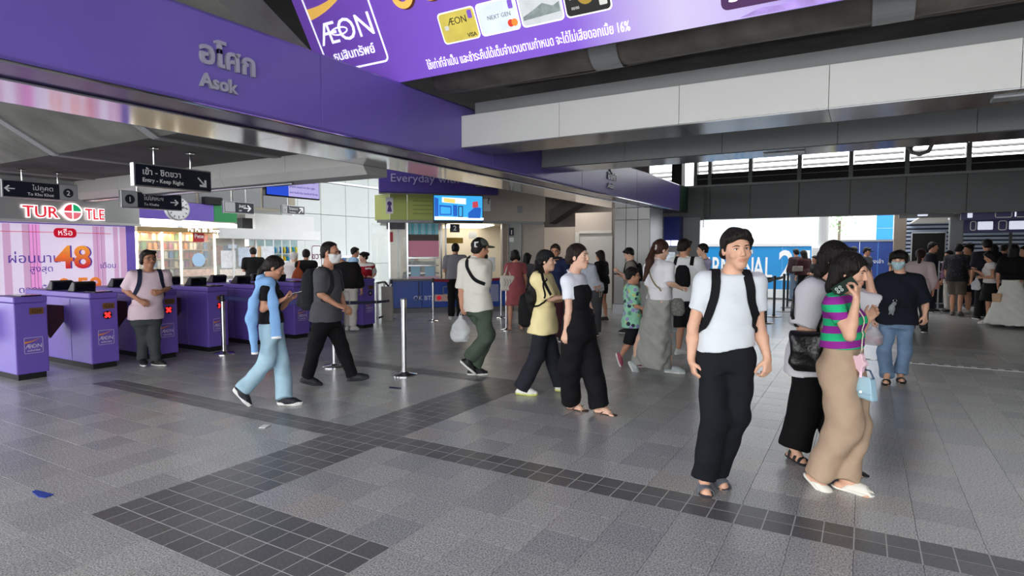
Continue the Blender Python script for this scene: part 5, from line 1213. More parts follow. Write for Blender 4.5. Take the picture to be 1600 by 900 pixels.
class Person:
    """figure from a posed skeleton; every joint is a point in space taken from where the photo shows it"""
    def __init__(s, base, label, height=1.7, sex='m', skin='a', face=0, chest=None, hips=None, nod=0, roll=0, lod=1, group=None, hs=1.0, girth=1.0):
        s.bp = on_z(*base) if len(base) == 2 else A3(base); s.H = height; s.k = height / 1.7; s.sex = sex; s.g = girth; s.lod = lod
        s.t = thing('person', s.bp, label, 'person', group)
        v = s.bp[:2] / np.linalg.norm(s.bp[:2]); s.d = np.array([v[0], v[1], 0]); s.r = np.array([v[1], -v[0], 0]); s.dist = np.linalg.norm(s.bp[:2])
        s.J = {}; s.skin = np.array(lin(SKINS[skin])); s.hs = hs * s.k
        s.ff = s.dirv(face); s.cf = s.dirv(face if chest is None else chest); s.pf = s.dirv((face if chest is None else chest) if hips is None else hips)
        s.nod, s.roll = nod, roll
    def dirv(s, a): a = math.radians(a); return -math.cos(a) * s.d + math.sin(a) * s.r
    def at(s, x, y, off=0.0):
        """photo point -> local position at the figure's distance (+off further away)"""
        q = ray(x, y); t = (s.dist + off) / float(q @ s.d); return np.array([0, 0, EYE]) + q * t - s.bp
    def gr(s, x, y, z=.085): return on_z(x, y, z) - s.bp
    def pose(s, **kw):
        for n, v in kw.items(): s.J[n] = s.at(*v)
        return s
    def feet(s, **kw):
        """ankles: (x, y) stands on the floor there; (x, y, off) lifted at that depth; then the foot's heading and pitch"""
        for n, (p, hd, pt) in kw.items():
            s.J['an' + n] = s.gr(p[0], p[1], .085 * s.k) if len(p) == 2 else s.at(*p)
            f = s.dirv(hd); q = math.radians(pt); s.J['fd' + n] = f * math.cos(q) - UPZ * math.sin(q)
        return s
    def stand(s, fx=None, lean=0.0, legs=.0, arms=('d', 'd'), spread=.1):
        """plain standing or strolling skeleton for figures that are small in the photo; arms: d down, p phone, f folded forward, u raised to head"""
        k = s.k; J = s.J; f, l = s.pf, np.cross(UPZ, s.pf); fc, lc = s.cf, np.cross(UPZ, s.cf)
        J['pv'] = UPZ * .92 * k; J['nk'] = UPZ * 1.43 * k + fc * (.02 + lean); J['hd'] = UPZ * 1.575 * k + fc * (.04 + lean * 1.3) + s.ff * .02
        for q, sg in (('L', 1), ('R', -1)):
            st = legs * sg
            J['kn' + q] = UPZ * .49 * k + l * sg * spread + f * (st * .55 + .03); J['an' + q] = UPZ * (.085 + max(-st, 0) * .25) * k + l * sg * (spread + .01) + f * st
            J['fd' + q] = unit(f + l * sg * .15 - UPZ * max(-st, 0) * 1.2)
            sh = UPZ * 1.37 * k + lc * sg * .19 * k + fc * lean; m = arms[0 if sg > 0 else 1]
            if m == 'd': e, w, h = (-.28, .04, .02), (-.52, .04, .08), (-.6, .04, .1)
            elif m == 'p': e, w, h = (-.26, .05, .06), (-.14, -.04, .26), (-.1, -.07, .33)
            elif m == 'f': e, w, h = (-.27, .05, .02), (-.28, -.06, .22), (-.28, -.12, .26)
            elif m == 'u': e, w, h = (-.2, .1, .12), (.06, .0, .14), (.12, -.03, .12)
            else: e, w, h = (-.27, .08, -.1), (-.45, .1, -.04), (-.53, .1, .0)
            for nm, o in (('el', e), ('wr', w), ('ha', h)): J[nm + q] = sh + UPZ * o[0] * k + lc * sg * o[1] * k + fc * o[2] * k
        return s
    # -- derived frames
    def done(s):
        J, k = s.J, s.k; f = s.sex != 'm'; s.lc = np.cross(UPZ, s.cf); s.lp = np.cross(UPZ, s.pf)
        sw = (.165 if f else .188) * k * (s.g * .5 + .5); hw = .088 * k
        for q, sg in (('L', 1), ('R', -1)):
            J.setdefault('sh' + q, J['nk'] - UPZ * .065 * k + s.lc * sg * sw); J.setdefault('hp' + q, J['pv'] + s.lp * sg * hw)
            J.setdefault('ha' + q, J['wr' + q] + unit(J['wr' + q] - J['el' + q]) * .08)
        up = unit(UPZ * math.cos(math.radians(s.nod)) + s.ff * math.sin(math.radians(s.nod))); hx = np.cross(s.ff, up)
        up = unit(up + hx * math.tan(math.radians(s.roll))); s.hx = unit(np.cross(s.ff, up)); s.hz = up; s.hy = np.cross(up, s.hx)
        return s
    def h(s, x, y, z):
        """head coordinates (right, forward, up; metres for an average head) -> local point"""
        return s.J['hd'] + (s.hx * x + s.hy * y + s.hz * z) * s.hs
    def hv(s): return np.array([s.hx, s.hy, s.hz])
    def head_sh(s):
        q = Sh(); k = s.hs; B = s.hv(); f = s.sex != 'm'; R = lambda *a: A3(a) * k
        q.ell(s.h(0, -.012, .03), R(.074, .094, .088), B).ell(s.h(0, .022, -.035), R(.059 if not f else .056, .066, .075), B, .04 * k)
        q.ell(s.h(0, .058, -.092), R(.026 if not f else .021, .025, .022), B, .035 * k)
        if s.lod < 3:
            q.cap(s.h(-.03, .072, .026), s.h(.03, .072, .026), .013 * k, .013 * k, .022 * k)
            for sg in (-1, 1): q.ball(s.h(.031 * sg, .093, .008), .013 * k, .018 * k, 's').ell(s.h(.042 * sg, .06, -.028), R(.02, .02, .017), B, .02 * k)
            q.cap(s.h(0, .084, .016), s.h(0, .104, -.024), .0065 * k, .0105 * k, .012 * k)
            for sg in (-1, 1): q.ball(s.h(.0105 * sg, .096, -.028), .0075 * k, .008 * k)
            q.ell(s.h(0, .082, -.051), R(.025, .0125, .006), B, .006 * k).ell(s.h(0, .081, -.0625), R(.021, .0125, .007), B, .006 * k)
            for sg in (-1, 1): q.ell(s.h(.077 * sg, -.008, -.004), R(.009, .019, .031), B, .008 * k)
        else: q.ell(s.h(0, .092, -.012), R(.014, .014, .022), B, .015 * k)
        return q
    def hand_sh(s, q, side, grip='relax', palm=None, q2=None):
        """palm, four separate bent fingers and a thumb"""
        J, k = s.J, s.k * (.93 if s.sex != 'm' else 1.0); W_ = J['wr' + side]; d = unit(J['ha' + side] - W_); n = unit(palm if palm is not None else s.lp * (-1 if side == 'L' else 1))
        n = unit(n - d * np.dot(n, d)); th = np.cross(d, n) * (1 if side == 'R' else -1)
        c = {'relax': (22, 34, 24), 'grip': (60, 70, 40), 'hold': (35, 42, 28), 'flat': (8, 12, 8), 'half': (40, 50, 30)}[grip]
        kn = [(.028, .088, .070), (.010, .093, .078), (-.009, .089, .072), (-.026, .080, .056)]
        for o, l, _ in kn: q.cap(W_ + d * .012 * k + th * o * .45 * k, W_ + d * l * k + th * o * k, .0125 * k, .0108 * k, .014 * k)
        for i, (o, l, fl) in enumerate(kn):
            p = W_ + d * l * k + th * o * k; a = 0; v = d
            for j, (fr_, cu) in enumerate(zip((.44, .31, .25), c)):
                a += math.radians(cu * (1 + .1 * (i - 1))); v = unit(d * math.cos(a) + n * math.sin(a) + th * (.1 - .07 * i) * (j == 0)); e = p + v * fl * fr_ * k
                q.cap(p, e, (.0094 - .0009 * j) * k, (.0087 - .0009 * j) * k, .003 * k); p = e
        p0 = W_ + d * .026 * k + th * .022 * k; tb = .55 if grip in ('grip', 'hold', 'half') else .25
        p1 = p0 + unit(d * .7 + th * .6 + n * tb) * .042 * k; p2 = p1 + unit(d * .85 + th * .2 + n * tb) * .03 * k; p3 = p2 + unit(d + th * -.05 + n * tb * 1.2) * .024 * k
        q.cap(p0, p1, .0135 * k, .0115 * k, .012 * k).cap(p1, p2, .0105 * k, .0095 * k, .004 * k).cap(p2, p3, .0095 * k, .0078 * k, .003 * k)
        q.cap(J['el' + side] * .3 + W_ * .7, W_ + d * .015 * k, .028 * k, .0255 * k, .015 * k, sq=(n, 1.2)); return q
    def foot_sh(s, q, side, toes=True):
        A, fd = s.J['an' + side], s.J['fd' + side]; k = s.k; l = unit(np.cross(UPZ, fd)); u = np.cross(fd, l); z = -.058 * k
        q.cap(A + u * z - fd * .03 * k, A + u * (z - .004) + fd * .1 * k, .03 * k, .03 * k, .02 * k).cap(A + u * .02, A + u * z * .8 + fd * .075 * k, .036 * k, .03 * k, .03 * k)
        if toes:
            for i in range(5):
                o = (.026 - .0135 * i) * (-1 if side == 'L' else 1); q.cap(A + fd * .1 * k + u * (z - .012) + l * o * k, A + fd * (.158 - .008 * i * (i > 0)) * k + u * (z - .017) + l * o * 1.15 * k, .013 * k, (.0115 if i == 0 else .0085) * k, .006 * k)
        return q
    def torso(s, grow=0.0, bust=True):
        q = Sh(); J, k, g = s.J, s.k, s.g; f = s.sex == 'f'; P0 = J['pv'] - UPZ * .07 * k; N0 = J['nk']
        aw = np.array([.150, .168, .128, .148, .150, .075]) if f else np.array([.150, .160, .143, .172, .172, .085])
        bw = np.array([.105, .118, .090, .108, .092, .062]) if f else np.array([.105, .115, .106, .118, .100, .065])
        q.loft(P0, N0, s.lc * .6 + s.lp * .4, s.cf * .6 + s.pf * .4, [0, .16, .42, .68, .88, 1.0], aw * k * g + grow, bw * k * g + grow, [0, -.015, .0, .01, -.01, -.01], .02)
        for sd in 'LR': q.cap(N0 - UPZ * .05 * k, J['sh' + sd], .058 * k + grow, .053 * k + grow, .05 * k)
        if f and bust:
            for sg in (-1, 1): q.ball(N0 * .72 + P0 * .28 + s.cf * .075 * k + s.lc * sg * .065 * k - UPZ * .02 * k, .058 * k + grow, .05 * k)
        return q
    def arm(s, q, sd, r=1.0, grow=0.0, to=2.0, flat=False):
        """upper arm and forearm as far as to (1 = elbow, 2 = wrist)"""
        J, k = s.J, s.k * r * (.86 if s.sex == 'f' else .92); a, e, w = J['sh' + sd], J['el' + sd], J['wr' + sd]
        if to <= 1: q.cap(a, a + (e - a) * to, .051 * k + grow, (.051 - .008 * to) * k + grow, .03, flat)
        else:
            q.cap(a, e, .050 * k + grow, .041 * k + grow, .03); t = to - 1; m = e + (w - e) * min(.35, t)
            q.cap(e, m, .040 * k + grow, .042 * k + grow, .02)
            if t > .35: q.cap(m, e + (w - e) * t, .042 * k + grow, (.042 - .014 * (t - .35) / .65) * k + grow, .02, flat)
        return q
    def leg(s, q, sd, r=1.0, grow=0.0):
        J, k = s.J, s.k * r; h, n, a = J['hp' + sd], J['kn' + sd], J['an' + sd]
        q.cap(h, n, .082 * k * s.g + grow, .053 * k + grow, .03); m = n + (a - n) * .3 - s.pf * .012
        q.cap(n, m, .050 * k + grow, .053 * k + grow, .02).cap(m, a, .052 * k + grow, .034 * k + grow, .02); return q
    # -- the visible pieces
    def body(s, bare_legs=False, feet=False, hands=('relax', 'relax'), palms=(None, None), makeup=True, hide_torso=False):
        vb, vh, vf = {1: (.015, .0050, .0049), 2: (.019, .0075, .0070), 3: (.027, .012, .0100)}[s.lod]
        q = s.torso(-.016, False); [s.arm(q, sd) for sd in 'LR']
        [s.leg(q, sd, 1.0, 0 if bare_legs else -.012) for sd in 'LR']
        nb = s.h(0, -.022, -.07); q.cap(nb, s.J['nk'], .052 * s.hs, .06 * s.k, .03)
        if feet: [s.foot_sh(q, sd, False) for sd in 'LR']
        P = [q.mesh(vb)]
        s.hd = s.head_sh(); hh = Sh(); hh.p = list(s.hd.p); r0 = (.046 if s.sex != 'm' else .052) * s.hs; hh.cap(nb, s.J['nk'] - UPZ * .02, r0, .064 * s.k, .03); P.append(hh.mesh(vh))
        for sd, g, pm in zip('LR', hands, palms): P.append(s.hand_sh(Sh(), sd, g, pm).mesh(vf))
        if feet and s.lod < 3:
            for sd in 'LR': P.append(s.foot_sh(Sh(), sd).mesh(.006))
        hd, B, k = s.J['hd'], s.hv(), s.hs; sk = s.skin; lip = sk * np.array([.82, .52, .52]) if s.sex == 'f' else sk * np.array([.80, .62, .60]); chk = sk * np.array([1.03, .9, .88])
        def col(V):
            L = ((V - hd) @ B.T) / k; C = np.tile(sk, (len(V), 1)); x, y, z = np.abs(L[:, 0]), L[:, 1], L[:, 2]
            w = np.clip(1.6 - ((x / .026) ** 2 + ((z + .057) / .0105) ** 2) * 1.2, 0, 1) * (y > .07); C = C * (1 - w[:, None]) + lip * w[:, None]
            w = np.clip(1 - ((x - .042) / .025) ** 2 - ((z + .025) / .022) ** 2, 0, 1) * (y > .04) * .5; C = C * (1 - w[:, None]) + chk * w[:, None]; return C
        s.bo = put('body', P, skin_m(), s.t, col)
        if makeup and s.lod < 3: s.facebits()
        return s
    def facebits(s, brow='#1c1512'):
        k = s.hs; B = s.hv()
        def surf(x, z):
            P = s.h(x, .13, z)[None]; 
            for _ in range(40): P = P - s.hy * s.hd.ev(P)[:, None] * .7
            return P[0]
        ew = mat('eye_white', '#e9e4dc', .25); ei = mat('eye_iris', '#20130c', .15); bm = hair_m(brow)
        for sg in (-1, 1):
            c = surf(.031 * sg, .006) + s.bp; b = MB()
            b.ball(c - s.hy * .0035 * k, (.0135 * k, .0065 * k, .0052 * k), 12, 0, B); b.ball(c + s.hy * .0002 * k, (.0052 * k, .0036 * k, .0052 * k), 10, 1, B)
            b.build('eye', [ew, ei], s.t, True)
            ps = [s.bp + surf(x * sg, z) + s.hy * .001 * k for x, z in ((.017, .0075), (.026, .0128), (.036, .0125), (.046, .006))]; MB().tube(ps, [.0012 * k, .0019 * k, .002 * k, .0012 * k], 5).build('eyelash', bm, s.t, True)
            ps = [s.bp + surf(x * sg, z) + s.hy * .0005 * k for x, z in ((.014, .024), (.026, .0285), (.038, .029), (.05, .022))]; MB().tube(ps, [.0022 * k, .0034 * k, .0032 * k, .0014 * k], 6).build('eyebrow', bm, s.t, True)
    def fix(s, o):
        """shift pieces built in local coordinates (their builder subtracted the parent's place)"""
        o.data.transform(Matrix.Translation(Vector(s.bp))); return o
    def hair(s, style='short', c='#17120f', extra=None, part=0, fringe=True):
        k = s.hs; B = s.hv(); R = lambda *a: A3(a) * k; q = Sh(); v = {1: .007, 2: .0105, 3: .0155}[s.lod]
        q.ell(s.h(0, -.018, .036), R(.09, .108, .102), B)
        if style == 'short':
            q.clip(s.h(0, .084, .079), s.hy * .64 - s.hz * .77)
            for sg in (-1, 1): q.cap(s.h(.076 * sg, .018, .04), s.h(.078 * sg, .012, -.004), .012 * k, .007 * k, .01 * k)
            q.cap(s.h(-.05, -.072, -.03), s.h(.05, -.072, -.03), .028 * k, .028 * k, .03 * k)
            if fringe: q.cap(s.h(-.05, .066, .094), s.h(.055, .06, .084), .022 * k, .018 * k, .025 * k)
        elif style == 'tied':
            q.clip(s.h(0, .082, .075), s.hy * .80 - s.hz * .60); q.cap(s.h(-.04, -.072, -.03), s.h(.04, -.072, -.03), .03 * k, .03 * k, .03 * k)
            for sg in (-1, 1): q.cap(s.h(.076 * sg, .02, .03), s.h(.078 * sg, .008, -.02), .010 * k, .005 * k, .01 * k)
        elif style == 'long':
            q.clip(s.h(0, .080, .07), s.hy * .93 - s.hz * .36)
            ln = extra or .25
            q.loft(s.h(0, -.03, .02), s.h(0, -.045, -ln), s.hx, s.hy, [0, .3, .75, 1], R(.084, .09, .092, .07), R(.095, .07, .055, .038), [0, -.02, -.03, -.03], .03 * k)
            q.loft(s.h(0, .055, -.01), s.h(0, .06, -ln * .7), s.hx, s.hy, [0, 1], R(.052, .045), R(.07, .07), None, .01, 's')
            if fringe: q.cap(s.h(-.055, .066, .07), s.h(.055, .066, .07), .024 * k, .024 * k, .02 * k)
        elif style == 'bald_front':
            q.clip(s.h(0, .05, .09), s.hy * .75 - s.hz * .66); q.cap(s.h(-.05, -.072, -.03), s.h(.05, -.072, -.03), .026 * k, .026 * k, .03 * k)
            for sg in (-1, 1): q.cap(s.h(.077 * sg, .022, .05), s.h(.078 * sg, .016, -.006), .012 * k, .006 * k, .01 * k)
        if extra and callable(extra): extra(q, s)
        s.hq = q; return put('hair', [q.mesh(v, .0022 * k, s.bp[0] * 7, 2.6)], hair_m(c), s.t)
    def shirt(s, c, sl=.6, hem=.02, loose=.012, m=None, name='shirt', collar=True, amp=.0035, attr=None, neck=.062, sleeve_r=1.15, cut=None, tail=None, tilt=0.0):
        q = s.torso(loose); J, k = s.J, s.k
        for sd in 'LR':
            if sl > 0: s.arm(q, sd, sleeve_r, loose, sl, True)
        P0 = J['pv'] - UPZ * .07 * k
        tw = tail or 0
        q.loft(J['pv'] - UPZ * (hem + .05), J['pv'] + UPZ * max(.16 * k, -hem + .08), s.lp, s.pf, [0, 1], np.array([.170 + tw, .145]) * k * s.g + loose, np.array([.127 + tw, .106]) * k * s.g + loose, [-.01, 0], .06)
        q.clip(J['pv'] - UPZ * hem, -UPZ + (s.r * tilt))
        if cut: cut(q, s)
        else: q.clip(J['nk'] + UPZ * .018 * k + s.cf * .0, unit(UPZ + s.cf * .35))
        s.sq = q; v = {1: .0108, 2: .016, 3: .0235}[s.lod]
        o = put(name, [q.mesh(v, amp, s.bp[1] * 5)], m or cloth(c), s.t, attr=attr)
        if collar: MB_ring(s, J['nk'] + UPZ * .012 * k, .066 * k, m or cloth(c))
        return o
    def trousers(s, c, w=(.1, .078, .072), end=.0, m=None, name='trousers', top=.05, amp=.005, waist=0.0, crotch=None):
        """two legs joined at the hips; w = radii at thigh, knee and hem, end = how far short of (or past) the ankle"""
        q = Sh(); J, k, g = s.J, s.k, s.g; f = s.sex == 'f'; P0 = J['pv']
        q.loft(P0 - UPZ * .09 * k, P0 + UPZ * (top + .06) * k, s.lp, s.pf, [0, .45, 1], np.array([.155, .172, .150]) * k * g + waist, np.array([.115, .128, .112]) * k * g + waist, [0, -.012, 0], .03)
        for sd in 'LR':
            h, n, a = J['hp' + sd], J['kn' + sd], J['an' + sd]; a2 = n + (a - n) * (1 - end)
            q.cap(h, n, w[0] * k * g, w[1] * k, .05)
            if end < .98: q.cap(n, a2, w[1] * k, w[2] * k, .03, True)
        q.clip(P0 + UPZ * (top + .05) * k, UPZ); s.tq = q; v = {1: .0112, 2: .016, 3: .0235}[s.lod]
        return put(name, [q.mesh(v, amp, s.bp[0] * 3)], m or cloth(c), s.t)
    def shorts(s, c, frac=.8, w=(.105, .1), **kw):
        q = Sh(); J, k, g = s.J, s.k, s.g; P0 = J['pv']
        q.loft(P0 - UPZ * .09 * k, P0 + UPZ * .11 * k, s.lp, s.pf, [0, .45, 1], np.array([.158, .172, .150]) * k * g, np.array([.118, .128, .112]) * k * g, [0, -.012, 0], .03)
        for sd in 'LR': h, n = J['hp' + sd], J['kn' + sd]; q.cap(h, h + (n - h) * frac, w[0] * k * g, w[1] * k, .04, True)
        q.clip(P0 + UPZ * .1 * k, UPZ); return put(kw.get('name', 'shorts'), [q.mesh({1: .0112, 2: .016, 3: .0235}[s.lod], .004, s.bp[0])], cloth(c), s.t)
    def skirt(s, c, bottom, ts, aw, bw, name='skirt', amp=.006, m=None, top=.1, e=2.2, clipn=None):
        q = Sh(); P0 = s.J['pv'] + UPZ * top; q.loft(P0, A3(bottom), s.lp, s.pf, ts, aw, bw, None, .02, e=e)
        if clipn is not None: q.clip(A3(bottom), clipn)
        s.tq = q; return put(name, [q.mesh({1: .0115, 2: .0165, 3: .024}[s.lod], amp, s.bp[0], 1.3)], m or cloth(c), s.t)
    def shoes(s, c, sole='#e8e8e4', kind='sneaker', sh=.03):
        for sd in 'LR':
            A, fd = s.J['an' + sd], s.J['fd' + sd]; k = s.k; l = unit(np.cross(UPZ, fd)); u = np.cross(fd, l); b = A - u * .085 * k; v = .0095 if s.lod < 3 else .0155
            def last(g):
                q = Sh(); q.cap(b - fd * .04 * k + u * .035 * k, b + fd * .11 * k + u * .035 * k, (.034 + g) * k, (.042 + g) * k, .02).cap(b + fd * .11 * k + u * .033 * k, b + fd * .165 * k + u * .03 * k, (.041 + g) * k, (.032 + g) * k, .02); return q
            if kind == 'sneaker':
                q = last(0); q.cap(A + u * .0, b + fd * .03 * k + u * .05 * k, .040 * k, .042 * k, .03).cap(A + fd * .02 * k, b + fd * .1 * k + u * .045 * k, .036 * k, .034 * k, .04); q.clip(b + u * .02, -u).clip(A + u * .012 * k, u)
                o = put('shoe', [q.mesh(v)], rubber(c), s.t)
                q2 = last(.005); q2.clip(b + u * sh, u).clip(b + u * .001, -u); put('sole', [q2.mesh(v)], rubber(sole), o)
            else:
                q2 = last(.003); q2.clip(b + u * (.024 if kind != 'flip' else .016), u).clip(b + u * .001, -u); o = put('sandal_sole', [q2.mesh(v)], rubber(sole), s.t)
                if kind == 'slide':
                    P = []
                    for i in range(9):
                        t = math.pi * i / 8; P.append(b + fd * .085 * k + l * math.cos(t) * .05 * k + u * (.018 + .052 * math.sin(t)) * k)
                    MB().ribbon(P, fd * .042 * k, u * .003).build('strap', rubber(c), o, True).data.transform(Matrix.Translation(Vector(s.bp)))
                elif kind == 'clog':
                    q = last(.004); q.clip(b + u * .02, -u); q.clip(b + fd * .03 * k + u * .06 * k, unit(u * .9 - fd * .9)); q.cap(b + fd * .17 * k + u * .045 * k, b + fd * .22 * k + u * .06 * k, .026 * k, .03 * k, .01, op='s'); put('strap', [q.mesh(v)], rubber(c), o)
                elif kind == 'sandal':
                    for fo, hh in ((.1, .05), (.055, .062), (.0, .095)):
                        P = [b + fd * fo * k + l * math.cos(math.pi * i / 8) * .046 * k + u * (.018 + (hh - .005) * math.sin(math.pi * i / 8)) * k for i in range(9)]
                        MB().ribbon(P, fd * .012 * k, u * .003).build('strap', rubber(c), o, True).data.transform(Matrix.Translation(Vector(s.bp)))
                else:
                    for sg in (-1, 1): MB().tube([s.bp + b + fd * .12 * k + u * .05 * k, s.bp + b + fd * .08 * k + u * .055 * k + l * sg * .02, s.bp + b + fd * .03 * k + u * .018 * k + l * sg * .038], .005, 6).build('strap', rubber(c), o, True)
        return s
    def mask(s, c='#e8ecee'):
        q = Sh(); q.p = list(s.hd.p); q = q.grow(.007 * s.hs); q.cap(s.h(0, .08, -.05), s.h(0, .09, -.03), .03 * s.hs, .028 * s.hs, .03 * s.hs)
        q.clip(s.h(0, .0, -.004), s.hz * .96 - s.hy * .0 + s.hz * 0).clip(s.h(0, .012, 0), -s.hy).clip(s.h(0, .03, -.112), -s.hz + s.hy * .1)
        o = put('face_mask', [q.mesh(.0055 if s.lod < 3 else .009)], cloth(c, .02), s.t)
        if s.lod < 3:
            for sg in (-1, 1): MB().tube([s.bp + s.h(.066 * sg, .02, -.02), s.bp + s.h(.084 * sg, -.008, .018)], .0018, 5).build('ear_loop', cloth(c), s.t)
        return o
    def glasses(s, c='#2a2320'):
        m = mat('frame_' + c.strip('#'), c, .3); k = s.hs; b = MB()
        for sg in (-1, 1):
            P = [s.bp + s.h(sg * (.033 + .023 * math.cos(q)), .104 - .012 * abs(math.cos(q)) * (1 if math.cos(q) > 0 else .1), .004 + .017 * math.sin(q)) for q in [2 * math.pi * i / 14 for i in range(15)]]
            b.tube(P, .0022 * k, 6); b.tube([s.bp + s.h(sg * .056, .094, .01), s.bp + s.h(sg * .08, .05, .012), s.bp + s.h(sg * .083, -.012, .006)], .002 * k, 6)
        b.tube([s.bp + s.h(-.011, .106, .008), s.bp + s.h(.011, .106, .008)], .002 * k, 6); return b.build('glasses', m, s.t, True)
    def cap_hat(s, c, badge=None, back=False):
        k = s.hs; B = s.hv(); q = Sh(); q.ell(s.h(0, -.012, .04), A3((.092, .11, .096)) * k, B); q.clip(s.h(0, .1, .04), -s.hz + s.hy * .12 * 0); q.clip(s.h(0, 0, .03), -s.hz)
        o = put('cap', [q.mesh(.007 if s.lod < 3 else .011)], cloth(c), s.t); sg = -1 if back else 1
        q = Sh(); q.ell(s.h(0, .1 * sg, .034), A3((.074, .09, .016)) * k, B); q.clip(s.h(0, .085 * sg, 0), -s.hy * sg); put('cap_peak', [q.mesh(.006 if s.lod < 3 else .01)], cloth(c), o); return o
def MB_ring(s, c, r, m):
    """ribbed neckline"""
    P = [s.bp + c + (s.cf * math.cos(q) * (.95) + s.lc * math.sin(q)) * r - UPZ * (.028 * s.k * math.cos(q)) for q in [2 * math.pi * i / 20 for i in range(21)]]
    return MB().tube(P, .007 * s.k, 6).build('collar', m, s.t, True)
def blob(name, label, cat, sh, m, vox=.012, amp=.002, group=None, loc=None, mats=None):
    """a soft carried thing (bag, backpack) as a top-level object; shapes given in world space"""
    V, Q = sh.mesh(vox, amp, 1.7); c = V.mean(0); c[2] = V[:, 2].min()
    t = thing(name, c, label, cat, group); put('bag_body' if 'bag' in name or 'pack' in name else 'shell', [(V - c, Q)], m, t); return t
def backpack(P, label, m, w=.15, h=.22, dp=.075, drop=.2, lat=0, pocket=True, straps=True, strap_m=None):
    """soft pack on a figure's back with two shoulder straps lying on the shirt"""
    k = P.k; c = P.bp + P.J['nk'] * .55 + P.J['pv'] * .45 - P.cf * (.105 * k + dp) + UPZ * (.27 - drop) * .3 + P.lc * lat
    q = Sh(); up = unit(P.J['nk'] - P.J['pv']); q.loft(c - up * h, c + up * h, P.lc, P.cf, [0, .1, .5, .85, 1], np.array([.8, 1, 1, .85, .5]) * w, np.array([.75, 1, 1, .8, .35]) * dp, None, .02, e=2.8)
    if pocket: q.loft(c - up * h * .85 - P.cf * dp * .9, c - up * h * .05 - P.cf * dp * .75, P.lc, P.cf, [0, .15, .9, 1], np.array([.7, .8, .8, .7]) * w, np.array([.4, .55, .45, .3]) * dp, None, .01, e=3)
    t = blob('backpack', label, 'backpack', q, m, .011 if P.lod < 3 else .017)
    if straps:
        sm = strap_m or m; sh = Sh(); off = P.bp
        sh.p = [((lambda X, Y, Z, f=f: f(X - off[0], Y - off[1], Z - off[2])), None, None, k_, op) for f, lo, hi, k_, op in P.sq.p]
        for sg in (1, -1):
            S = P.bp + P.J['sh' + ('L' if sg > 0 else 'R')] * .62 + P.J['nk'] * .38
            pts = [S - P.cf * .1 - UPZ * .06, S - P.cf * .03 + UPZ * .05, S + P.cf * .07 + UPZ * .0, S + P.cf * .13 - UPZ * .13 + P.lc * sg * .03, S + P.cf * .1 - UPZ * .25 + P.lc * sg * .07, S + P.cf * .03 - UPZ * .33 + P.lc * sg * .12]
            strap('strap', sh, pts, .055 * k, sm, t, .006, 24)
    return t
def world_sh(P, q):
    off = P.bp; s = Sh(); s.p = [((lambda X, Y, Z, f=f: f(X - off[0], Y - off[1], Z - off[2])), None if lo is None else lo + off, None if hi is None else hi + off, k, op) for f, lo, hi, k, op in q.p]; return s
def phone(P, side, label, long, face, m='#15161a', off=(0, 0, 0), L=.15):
    """slab phone in a hand: long axis and back-face normal given"""
    d = unit(P.J['ha' + side] - P.J['wr' + side]); c = P.bp + P.J['wr' + side] + d * .09 * P.k + A3(off); u = unit(long); n = unit(A3(face) - u * np.dot(face, u)); v = np.cross(u, n)
    t = thing('phone', c, label, 'phone'); b = MB(); b.obox(c - u * L / 2 - v * .036 - n * .004, u * L, v * .072, n * .008); b.build('case', mat('phone_' + m.strip('#'), m, .6, spec=.2), t, bevel=.003)
    MB().obox(c - u * (L / 2 - .004) - v * .033 - n * .0055, u * (L - .008), v * .066, n * .0015).build('screen', mat('phone_glass', '#0a0d12', .08), t); return t, c, u, v, n
# ------------------------------------------------------------------ the people, nearest first
p = Person((1108, 764), 'young man in white t-shirt with black backpack straps walking towards us', 1.74, 'm', 'a', face=19, chest=10, hips=5, nod=3, roll=4, hs=1.05, girth=.92)
p.pose(hd=(1151, 390, -.03), nk=(1143, 428), pv=(1134, 556), shR=(1101, 440), shL=(1179, 441), elR=(1083, 511, .03), wrR=(1080, 562, -.04), haR=(1086, 588, -.06), elL=(1186, 512, .03), wrL=(1199, 558, -.03), haL=(1199, 586, -.05), knR=(1118, 648, -.06), knL=(1150, 645, .02))
p.feet(R=((1100, 744), 8, 8), L=((1121, 733, .13), 25, 14)).done()
p.body(feet=True, hands=('half', 'half'), palms=(p.r * -1 + p.d, p.r + p.d * .3))
p.hair('short', '#1a1512', fringe=False, extra=lambda q, s: q.cap(s.h(-.03, .062, .092), s.h(.062, .046, .07), .022 * s.hs, .02 * s.hs, .03 * s.hs).cap(s.h(-.03, .062, .092), s.h(-.074, .03, .05), .022 * s.hs, .014 * s.hs, .03 * s.hs))
p.shirt('#dfe3e6', .62, -.05, .014, amp=.0045, m=cloth('#d6dbe0', .02), tilt=.16)
p.trousers('#14161c', (.1, .088, .08), -.02, amp=.007, top=.03)
p.shoes('#6f737b', '#4a4c52', 'slide')
backpack(p, 'black backpack worn by the young man in the white t-shirt', cloth('#0f1013', .1), .15, .24, .08)
MB().tube([p.bp + p.h(-.086, .01, -.008), p.bp + p.h(-.088, .016, -.03)], [.0075, .004], 8).build('earbud', mat('earbud_white', '#f2f2f2', .3), p.t, True)

